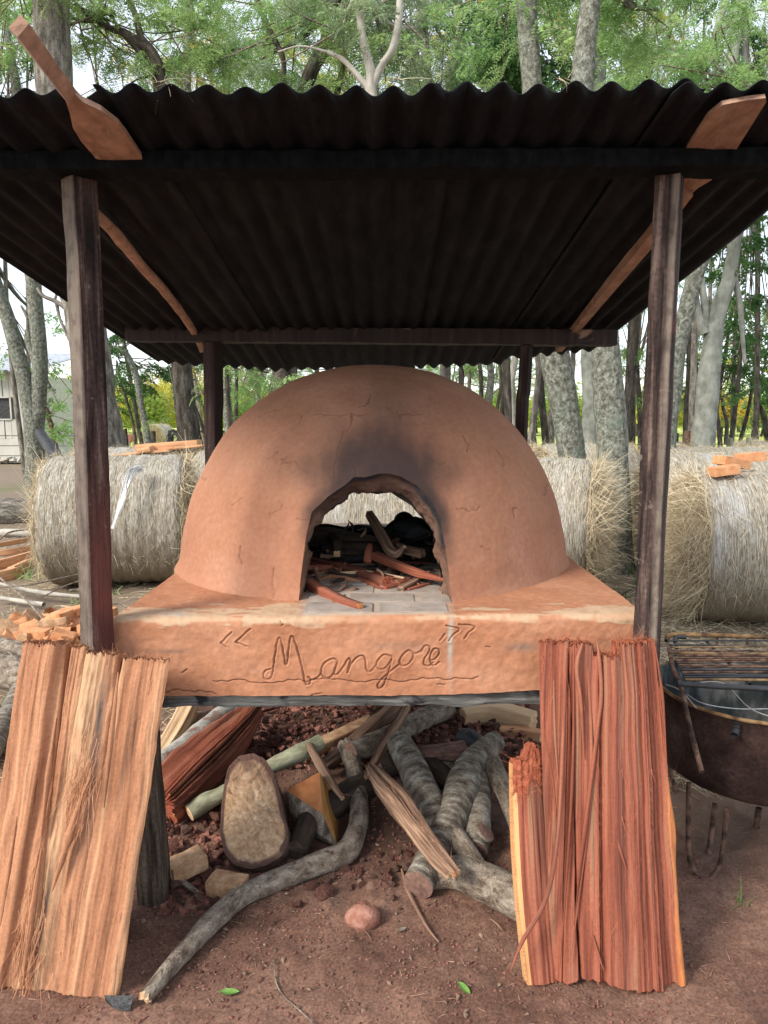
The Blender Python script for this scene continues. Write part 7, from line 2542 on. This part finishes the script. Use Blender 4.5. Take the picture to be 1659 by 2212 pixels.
tree('white barked tree forking like a Y above the roof centre', [(868, 860, 16), (865, 770, 16), (845, 500, 15), (812, 260, 13), (801, 200, 12), (802, 160, 11), (792, 120, 9), (780, 60, 9), (773, -40, 8)], 9.5, M['trunk_pale'],
     limbs=[[(803, 185, 10), (826, 140, 8), (848, 105, 8), (860, 55, 8), (864, 0, 8), (866, -50, 7)], [(800, 195, 8), (770, 160, 6), (742, 130, 6), (708, 112, 5)], [(708, 112, 3), (650, 100, 2), (600, 112, 1.5)]],
     blobs=[(720, 90, 10, 1.2, .7, 700, .9), (820, 20, 10.5, .9, .7, 420, .9), (900, 60, 11, 1.0, .8, 600, .9)], leaf=LG_, seed=19)
# --- right of centre
tree('scaly lichen trunk leaning inward over the shaggy bale', [(1240, 1025, 29), (1228, 930, 30), (1212, 840, 31), (1196, 750, 31), (1175, 500, 28), (1158, 300, 24), (1150, 195, 22), (1142, 90, 22), (1134, -60, 22)], 8.0, M['trunk_lichen'],
     blobs=[(1080, -20, 8.5, 1.0, .5, 500, .9), (1200, -40, 8.5, .8, .4, 300, .9)], leaf=LL_, seed=21, amp=.13)
tree('broad scaly trunk standing upright beside the shaggy bale', [(1332, 1190, 33), (1328, 1080, 33), (1322, 950, 33), (1314, 830, 31), (1308, 745, 29), (1285, 500, 26), (1262, 300, 25), (1257, 225, 24), (1262, 120, 23), (1276, 0, 21), (1282, -70, 20)], 7.3, M['trunk_lichen'],
     blobs=[(1330, -30, 8, 1.0, .4, 500, .9), (1420, 20, 8, 1.0, .6, 700, .9)], leaf=LL_, seed=23, amp=.13)
tree('smooth grey trunk between the two scaly trunks', [(1274, 960, 17), (1274, 850, 16), (1272, 750, 16), (1285, 400, 15), (1294, 200, 14), (1296, 100, 14), (1298, -60, 13)], 12.5, M['trunk_smooth'],
     blobs=[(1400, 130, 12.5, 1.6, .9, 1000, 1.0)], leaf=LM_, seed=25)
tree('leaning mossy trunk emerging behind the right front post', [(1440, 960, 19), (1452, 850, 19), (1463, 758, 18), (1484, 668, 18), (1508, 578, 17), (1556, 482, 17), (1590, 400, 16), (1640, 300, 15), (1700, 200, 13)], 9.0, M['trunk_lichen'],
     blobs=[(1500, 100, 9.5, 1.0, .7, 900, .9), (1600, 200, 9.5, .9, .8, 800, .9), (1500, 180, 10, .7, .5, 400, .9)], leaf=LL_, seed=27)
tree('tall smooth pale trunk with a side fork at the far right', [(1517, 975, 25), (1524, 900, 24), (1530, 820, 23), (1537, 760, 21), (1546, 690, 19), (1562, 640, 17), (1574, 600, 14), (1588, 500, 13), (1590, 300, 12), (1582, 150, 12), (1592, 50, 12), (1605, -50, 11)], 11.0, M['trunk_smooth'],
     limbs=[[(1521, 720, 12), (1512, 690, 9), (1503, 650, 8), (1503, 620, 7)], [(1524, 705, 9), (1524, 670, 8), (1520, 640, 7), (1516, 600, 6)], [(1604, 400, 6), (1601, 434, 6), (1586, 488, 5.5), (1580, 542, 5.5), (1586, 593, 6), (1598, 653, 6), (1604, 728, 5), (1609, 785, 3.5)],
            [(1578, 190, 10), (1540, 120, 8), (1550, 60, 8), (1575, -20, 8)]],
     blobs=[(1620, 500, 11.5, .7, .8, 500, .9), (1560, 560, 12, .6, .5, 260, .9), (1640, 620, 12, .5, .7, 350, .9), (1610, 60, 11.5, 1.0, 1.0, 700, 1.0)], leaf=LD_, seed=29, kind='b')
tree('slim dark tree in front of the sunny meadow at the right', [(1578, 965, 6), (1587, 890, 5), (1594, 830, 4.5), (1600, 760, 4.5), (1602, 700, 3.5)], 17.0, M['trunk_dark'],
     blobs=[(1600, 720, 17, .8, .8, 400, 1.0), (1640, 790, 17.5, .8, .6, 400, 1.0), (1570, 830, 17.5, .8, .5, 260, 1.0)], leaf=LD_, kind='b', seed=31)
tree('dark tree with a bent trunk at the right edge of the photo', [(1658, 950, 7), (1650, 900, 6), (1640, 875, 5), (1636, 840, 4)], 20.0, M['trunk_dark'], blobs=[(1620, 830, 20, 1.2, .5, 400, 1.2), (1660, 760, 20, 1.2, 1.0, 600, 1.2)], leaf=LD_, kind='b', seed=33)
tree('dark crooked double stem right of the smooth pale trunk', [(1556, 965, 5), (1552, 920, 4.5), (1546, 880, 5), (1549, 850, 4)], 16.0, M['trunk_dark'], limbs=[[(1568, 960, 5), (1570, 915, 4), (1562, 880, 3.5), (1560, 860, 3)]], blobs=[(1540, 850, 17, .5, .4, 160, .9)], leaf=LG_, seed=35)
# leafy dark tree between centre and the first scaly trunk
tree('dense dark broad leaved tree above the roof left of the scaly trunks', [(1098, 900, 8), (1090, 700, 9), (1085, 400, 9), (1082, 120, 7)], 12.0, M['trunk_dark'],
     blobs=[(1090, 40, 12, .8, .8, 800, 1.0), (1110, 130, 12, .8, .6, 800, 1.0), (1200, 160, 12, .5, .5, 420, 1.0), (1060, 0, 12, .7, .5, 400, 1.0), (1190, 60, 12.5, .5, .6, 250, 1.0)], leaf=LD_, kind='b', seed=37)
tree('thin white stem glimpsed between the scaly trunks above the roof', [(1225, 900, 5), (1224, 500, 5), (1222, 200, 5), (1214, 100, 5), (1222, 30, 5), (1218, -40, 4)], 14.0, M['trunk_pale'], blobs=[(1230, 20, 14.5, .8, .8, 260, .9)], leaf=LY_, seed=39)
tree('grey trunk behind the foliage right of the Y-shaped white tree', [(960, 870, 8), (958, 790, 8), (945, 500, 9), (930, 250, 10), (918, 100, 10), (905, -40, 10)], 13.5, M['trunk_grey'],
     blobs=[(960, 60, 13.5, 1.6, .9, 1000, 1.0), (1010, 160, 13.5, 1.2, .6, 700, 1.0), (900, 170, 14, 1.0, .6, 500, 1.0)], leaf=LG_, seed=41)
# stems seen between the rear posts and the right trunks
ST_ = [(994, 760, 996, 860, 5, 18, 'trunk_dark', 'thin dark stem right of the dome top, first of the back row'),
       (1016, 760, 1012, 870, 4, 20, 'trunk_grey', 'thin grey stem second right of the dome top'),
       (1034, 745, 1040, 880, 5, 19, 'trunk_dark', 'dark stem above the right shoulder of the dome'),
       (1056, 740, 1054, 890, 8, 14, 'trunk_lichen', 'pale straight trunk above the right shoulder of the dome'),
       (1078, 745, 1072, 900, 4, 18, 'trunk_dark', 'dark slim stem just right of the pale straight trunk'),
       (1092, 742, 1084, 905, 6, 16, 'trunk_dark', 'dark forked stem between the pale trunks'),
       (1114, 745, 1107, 925, 8, 13, 'trunk_pale', 'whitish trunk just left of the rear right post'),
       (1160, 748, 1151, 945, 5, 17, 'trunk_grey', 'slim stem right of the rear right post'),
       (1170, 748, 1178, 948, 8, 15, 'trunk_dark', 'dark bent trunk left of the leaning scaly trunk'),
       (1196, 850, 1190, 950, 8, 19, 'trunk_grey', 'grey stem half hidden by the leaning scaly trunk'),
       (1238, 745, 1246, 900, 6, 18, 'trunk_grey', 'grey stem in the gap between the two scaly trunks'),
       (1362, 760, 1358, 955, 5, 19, 'trunk_dark', 'dark stem right of the broad scaly trunk'),
       (1376, 780, 1384, 955, 6, 17, 'trunk_dark', 'slanting dark stem left of the right front post'),
       (1488, 780, 1480, 960, 6, 15, 'trunk_dark', 'dark stem right of the right front post'),
       (1500, 740, 1494, 960, 8, 14, 'trunk_grey', 'grey stem touching the left side of the smooth pale trunk'),
       (700, 770, 712, 800, 9, 15, 'trunk_grey', 'grey trunk glimpsed over the left part of the dome top'),
       (548, 780, 556, 880, 4, 18, 'trunk_grey', 'thin grey stem over the left shoulder of the dome'),
       (760, 770, 764, 800, 14, 16, 'trunk_grey', 'stubby trunk glimpsed right over the dome top'),
       (1350, 0, 1360, 240, 6, 15, 'trunk_dark', 'dark stem above the roof right of the broad scaly trunk'),
       (1470, -20, 1395, 210, 7, 13, 'trunk_dark', 'dark leaning stem high above the right peel'),
       (985, 0, 970, 200, 9, 16, 'trunk_grey', 'brownish trunk in the foliage right of roof centre'),
       (1650, 60, 1640, 200, 5, 14, 'trunk_dark', 'dark stem above the roof corner at the right edge'),
       (470, -20, 455, 200, 4, 15, 'trunk_grey', 'thin stem above the roof in the left foliage')]
for i, (x0, y0, x1, y1, r, Y_, mt, lab) in enumerate(ST_):
    w = R.uniform(-8, 8)
    hi = [(x1, y1, r), ((x0 + x1) / 2 + w, (y0 + y1) / 2, r * .95), (x0, y0, r * .85)]
    if y0 > 600:
        hi += [(x0 + w, y0 - 250, r * .7), (x0 - w, y0 - 500, r * .5)]
        tree(lab, hi, Y_, M[mt], seed=50 + i, sides=9, group='slim stems of the grove behind the oven')
    else:
        hi = [(x1 + (x1 - x0) * .5, 850, r * 1.2)] + hi
        tree(lab, hi, Y_, M[mt], seed=50 + i, sides=9, group='slim stems of the grove behind the oven')

# --- foliage of trees further back, each a tree of its own kind
BACK = [
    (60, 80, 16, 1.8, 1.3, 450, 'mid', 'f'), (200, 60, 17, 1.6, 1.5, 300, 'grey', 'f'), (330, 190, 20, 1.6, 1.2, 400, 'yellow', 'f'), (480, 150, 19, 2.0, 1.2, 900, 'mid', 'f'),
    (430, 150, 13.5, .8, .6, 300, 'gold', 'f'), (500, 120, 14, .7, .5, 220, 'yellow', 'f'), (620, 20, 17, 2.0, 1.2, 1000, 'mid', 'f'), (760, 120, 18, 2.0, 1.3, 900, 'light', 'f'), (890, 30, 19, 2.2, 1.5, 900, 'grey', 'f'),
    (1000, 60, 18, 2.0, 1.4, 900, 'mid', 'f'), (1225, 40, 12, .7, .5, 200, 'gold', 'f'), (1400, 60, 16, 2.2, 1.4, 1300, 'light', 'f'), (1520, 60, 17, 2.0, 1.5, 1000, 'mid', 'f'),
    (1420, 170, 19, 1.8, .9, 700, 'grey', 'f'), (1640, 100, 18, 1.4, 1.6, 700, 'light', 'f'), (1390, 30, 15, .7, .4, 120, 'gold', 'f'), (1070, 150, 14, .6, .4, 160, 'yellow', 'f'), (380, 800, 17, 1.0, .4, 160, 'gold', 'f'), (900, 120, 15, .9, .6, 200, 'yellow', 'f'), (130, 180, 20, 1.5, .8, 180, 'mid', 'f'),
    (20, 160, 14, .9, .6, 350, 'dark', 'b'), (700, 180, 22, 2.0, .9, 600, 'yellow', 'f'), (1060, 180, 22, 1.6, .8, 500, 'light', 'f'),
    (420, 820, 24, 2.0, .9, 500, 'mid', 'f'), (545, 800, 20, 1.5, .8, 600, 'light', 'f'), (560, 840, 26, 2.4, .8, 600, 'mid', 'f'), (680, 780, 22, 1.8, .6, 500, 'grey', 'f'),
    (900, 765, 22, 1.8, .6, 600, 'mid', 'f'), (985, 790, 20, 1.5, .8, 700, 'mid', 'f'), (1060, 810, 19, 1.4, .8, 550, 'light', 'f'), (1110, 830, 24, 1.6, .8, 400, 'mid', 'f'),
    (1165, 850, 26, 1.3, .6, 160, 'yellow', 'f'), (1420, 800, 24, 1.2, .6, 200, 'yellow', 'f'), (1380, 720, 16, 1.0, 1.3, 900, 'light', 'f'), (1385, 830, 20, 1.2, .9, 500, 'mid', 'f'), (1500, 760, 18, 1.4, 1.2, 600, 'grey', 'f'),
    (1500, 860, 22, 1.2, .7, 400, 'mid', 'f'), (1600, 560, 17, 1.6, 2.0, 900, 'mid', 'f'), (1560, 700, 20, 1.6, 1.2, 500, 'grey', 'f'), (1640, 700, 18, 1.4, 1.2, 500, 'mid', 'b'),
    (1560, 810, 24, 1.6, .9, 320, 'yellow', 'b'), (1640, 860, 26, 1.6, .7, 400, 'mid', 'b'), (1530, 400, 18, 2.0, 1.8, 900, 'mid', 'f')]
wordk = {'mid': 'mid green', 'light': 'light green', 'dark': 'dark green', 'grey': 'grey green', 'yellow': 'yellow lit', 'gold': 'golden lit'}


def where(px, py):
    a = 'left edge' if px < 100 else 'left peel handle' if px < 260 else 'left end of the roof' if px < 450 else 'roof left of centre' if px < 650 else 'middle of the roof' if px < 950 else 'roof right of centre' if px < 1250 else 'right part of the roof' if px < 1500 else 'right roof corner'
    if py < 400:
        return 'seen above the ' + a
    a = 'left of the rear left post' if px < 440 else 'between the rear left post and dome' if px < 620 else 'just over the dome top' if px < 930 else 'over the right shoulder of the dome' if px < 1130 else 'between rear right post and scaly trunks' if px < 1260 else 'left of the right front post' if px < 1430 else 'right of the right front post' if px < 1560 else 'at the right edge'
    return 'seen ' + a


seen_l = {}
for i, (px, py, Y_, rx, rz, n, lk, kd) in enumerate(BACK):
    c = P(px, py, Y_)
    lab = ('broad leaved ' if kd == 'b' else 'feathery ') + wordk[lk] + ' tree ' + where(px, py) + ', about %s behind' % ('close' if Y_ < 17.5 else 'midway' if Y_ < 21 else 'far')
    lab = lab.replace(', about close behind', ', the nearer one').replace(', about midway behind', ', half way back').replace(', about far behind', ', far back')
    if lab in seen_l:
        lab += ', ' + ('lower' if py > seen_l[lab] else 'higher') + ' crown'
    seen_l[lab] = py
    tb = Vector((c.x + R.uniform(-1, 1), Y_ + R.uniform(.3, 1), 0))
    t = thing('tree', lab, 'tree', tb, 'further trees of the grove')
    g = Geo()
    tube(g, [tb - Vector((0, 0, .1)), tb.lerp(c, .5) + Vector((R.uniform(-.3, .3), 0, 0)), c + Vector((0, 0, .2))], [.06, .045, .02], sides=8, sub=6, amp=.15, seed=i)
    mk('trunk', g, M['trunk_dark'] if i % 2 else M['trunk_grey'], t)
    bl = [(c, (rx, rx * .8, rz), int(n * .8), 1.0 + (Y_ - 16) * .035), (c + Vector((R.uniform(-1, 1), .3, rz * .9)), (rx * .8, rx * .8, rz * .6), int(n * .3), 1.1)]
    crown(t, bl, M['leaf_' + lk], kd, 200 + i, base=c - Vector((0, 0, rz)))
# low light green sprays hanging near the rear left post
tree('young feathery tree with fresh light leaves right of the rear left post', [(498, 960, 5), (494, 880, 5), (490, 800, 4), (500, 760, 3)], 8.6, M['trunk_dark'], blobs=[(500, 800, 8.6, .22, .3, 90, .85), (530, 790, 8.8, .3, .16, 60, .8), (580, 805, 9, .35, .16, 60, .8), (440, 840, 9, .08, .06, 6, .7)], leaf=LL_, seed=90)
# sunlit trees beyond the field
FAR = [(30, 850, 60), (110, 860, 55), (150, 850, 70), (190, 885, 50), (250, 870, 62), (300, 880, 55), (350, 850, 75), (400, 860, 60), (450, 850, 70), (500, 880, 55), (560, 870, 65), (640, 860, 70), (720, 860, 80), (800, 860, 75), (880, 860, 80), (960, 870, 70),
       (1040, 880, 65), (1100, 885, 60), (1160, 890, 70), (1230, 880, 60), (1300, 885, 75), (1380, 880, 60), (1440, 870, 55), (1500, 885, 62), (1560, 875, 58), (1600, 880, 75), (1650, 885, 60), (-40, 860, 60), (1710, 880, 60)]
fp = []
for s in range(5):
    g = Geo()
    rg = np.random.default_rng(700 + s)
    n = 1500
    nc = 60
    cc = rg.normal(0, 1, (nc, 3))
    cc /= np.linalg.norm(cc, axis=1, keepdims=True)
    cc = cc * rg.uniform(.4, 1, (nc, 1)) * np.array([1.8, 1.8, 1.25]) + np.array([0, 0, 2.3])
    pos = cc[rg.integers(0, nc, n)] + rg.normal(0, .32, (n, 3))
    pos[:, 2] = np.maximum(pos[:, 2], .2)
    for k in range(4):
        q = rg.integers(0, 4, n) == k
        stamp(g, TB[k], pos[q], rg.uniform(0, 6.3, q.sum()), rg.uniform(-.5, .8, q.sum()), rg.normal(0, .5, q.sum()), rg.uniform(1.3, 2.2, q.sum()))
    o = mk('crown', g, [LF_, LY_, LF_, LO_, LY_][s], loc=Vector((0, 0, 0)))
    g = Geo()
    tube(g, [Vector((0, 0, -.1)), Vector((.1, 0, 1)), Vector((0, 0, 2.2))], [.16, .12, .08], sides=7, sub=3)
    o2 = mk('trunk', g, M['trunk_dark'], loc=Vector((0, 0, 0)))
    fp.append((o.data, o2.data))
    bpy.data.objects.remove(o)
    bpy.data.objects.remove(o2)
tone = ['lime green', 'bright yellow', 'lime green', 'golden', 'bright yellow']
gap = ['behind the pale house', 'left of the forked tree', 'between forked tree and left post', 'behind the left post', 'behind the crooked thin tree', 'left of the gate', 'behind the gate', 'right of the dark trunk base', 'behind the rear left post', 'left of the dome', 'behind the left shoulder of the dome', 'behind the dome', 'behind the dome top', 'behind the dome centre', 'behind the dome right half', 'behind the right shoulder of the dome',
       'left of the whitish trunk', 'beside the rear right post', 'right of the rear right post', 'between the scaly trunks', 'behind the broad scaly trunk', 'left of the right front post', 'behind the right front post', 'left of the smooth pale trunk', 'right of the smooth pale trunk', 'behind the slim dark tree', 'at the right edge', 'outside the left edge', 'outside the right edge']
for i, (px, py, Y_) in enumerate(FAR):
    k = [0, 1, 4, 3, 1, 0, 4, 1, 3, 0, 4, 0, 2, 0, 2, 0, 2, 0, 2, 0, 2, 0, 4, 2, 3, 4, 2, 0, 0][i]
    c = P(px, py, Y_)
    h = c.z + 1.0
    s = h / 3.3
    t = thing('field_tree', 'far %s sunlit tree across the field, %s' % (tone[k], gap[i]), 'tree', (c.x, Y_, 0), 'sunlit trees across the field')
    for nm, d in zip(('crown', 'trunk'), fp[k]):
        o = bpy.data.objects.new(nm, d)
        o.parent = t
        col.objects.link(o)
    t.scale = (s * 1.25, s * 1.1, s)
    t.rotation_euler = (0, 0, R.uniform(0, 6.3))
# distant wood closing the horizon
g = Geo()
rg = np.random.default_rng(5)
n = 9000
x = rg.uniform(-95, 95, n)
y = rg.uniform(105, 125, n)
z = np.abs(rg.normal(0, 1, n)) * 2.0 * (1 + .6 * noise3(np.stack([x * .08, x * 0, x * 0], -1), 4)) + .3
for k in range(4):
    q = rg.integers(0, 4, n) == k
    stamp(g, TB[k], np.stack([x, y, z], -1)[q], rg.uniform(0, 6.3, q.sum()), rg.uniform(-.5, .8, q.sum()), rg.normal(0, .5, q.sum()), rg.uniform(6, 11, q.sum()))
o = mk('distant_wood', g, LF_, loc=Vector((0, 110, 0)))
tag(o, 'pale green wood closing the horizon beyond the field', 'wood', kind='stuff')
print('leaves', NLEAF[0], 'polys', sum(len(o.data.polygons) for o in bpy.data.objects if o.type == 'MESH'))
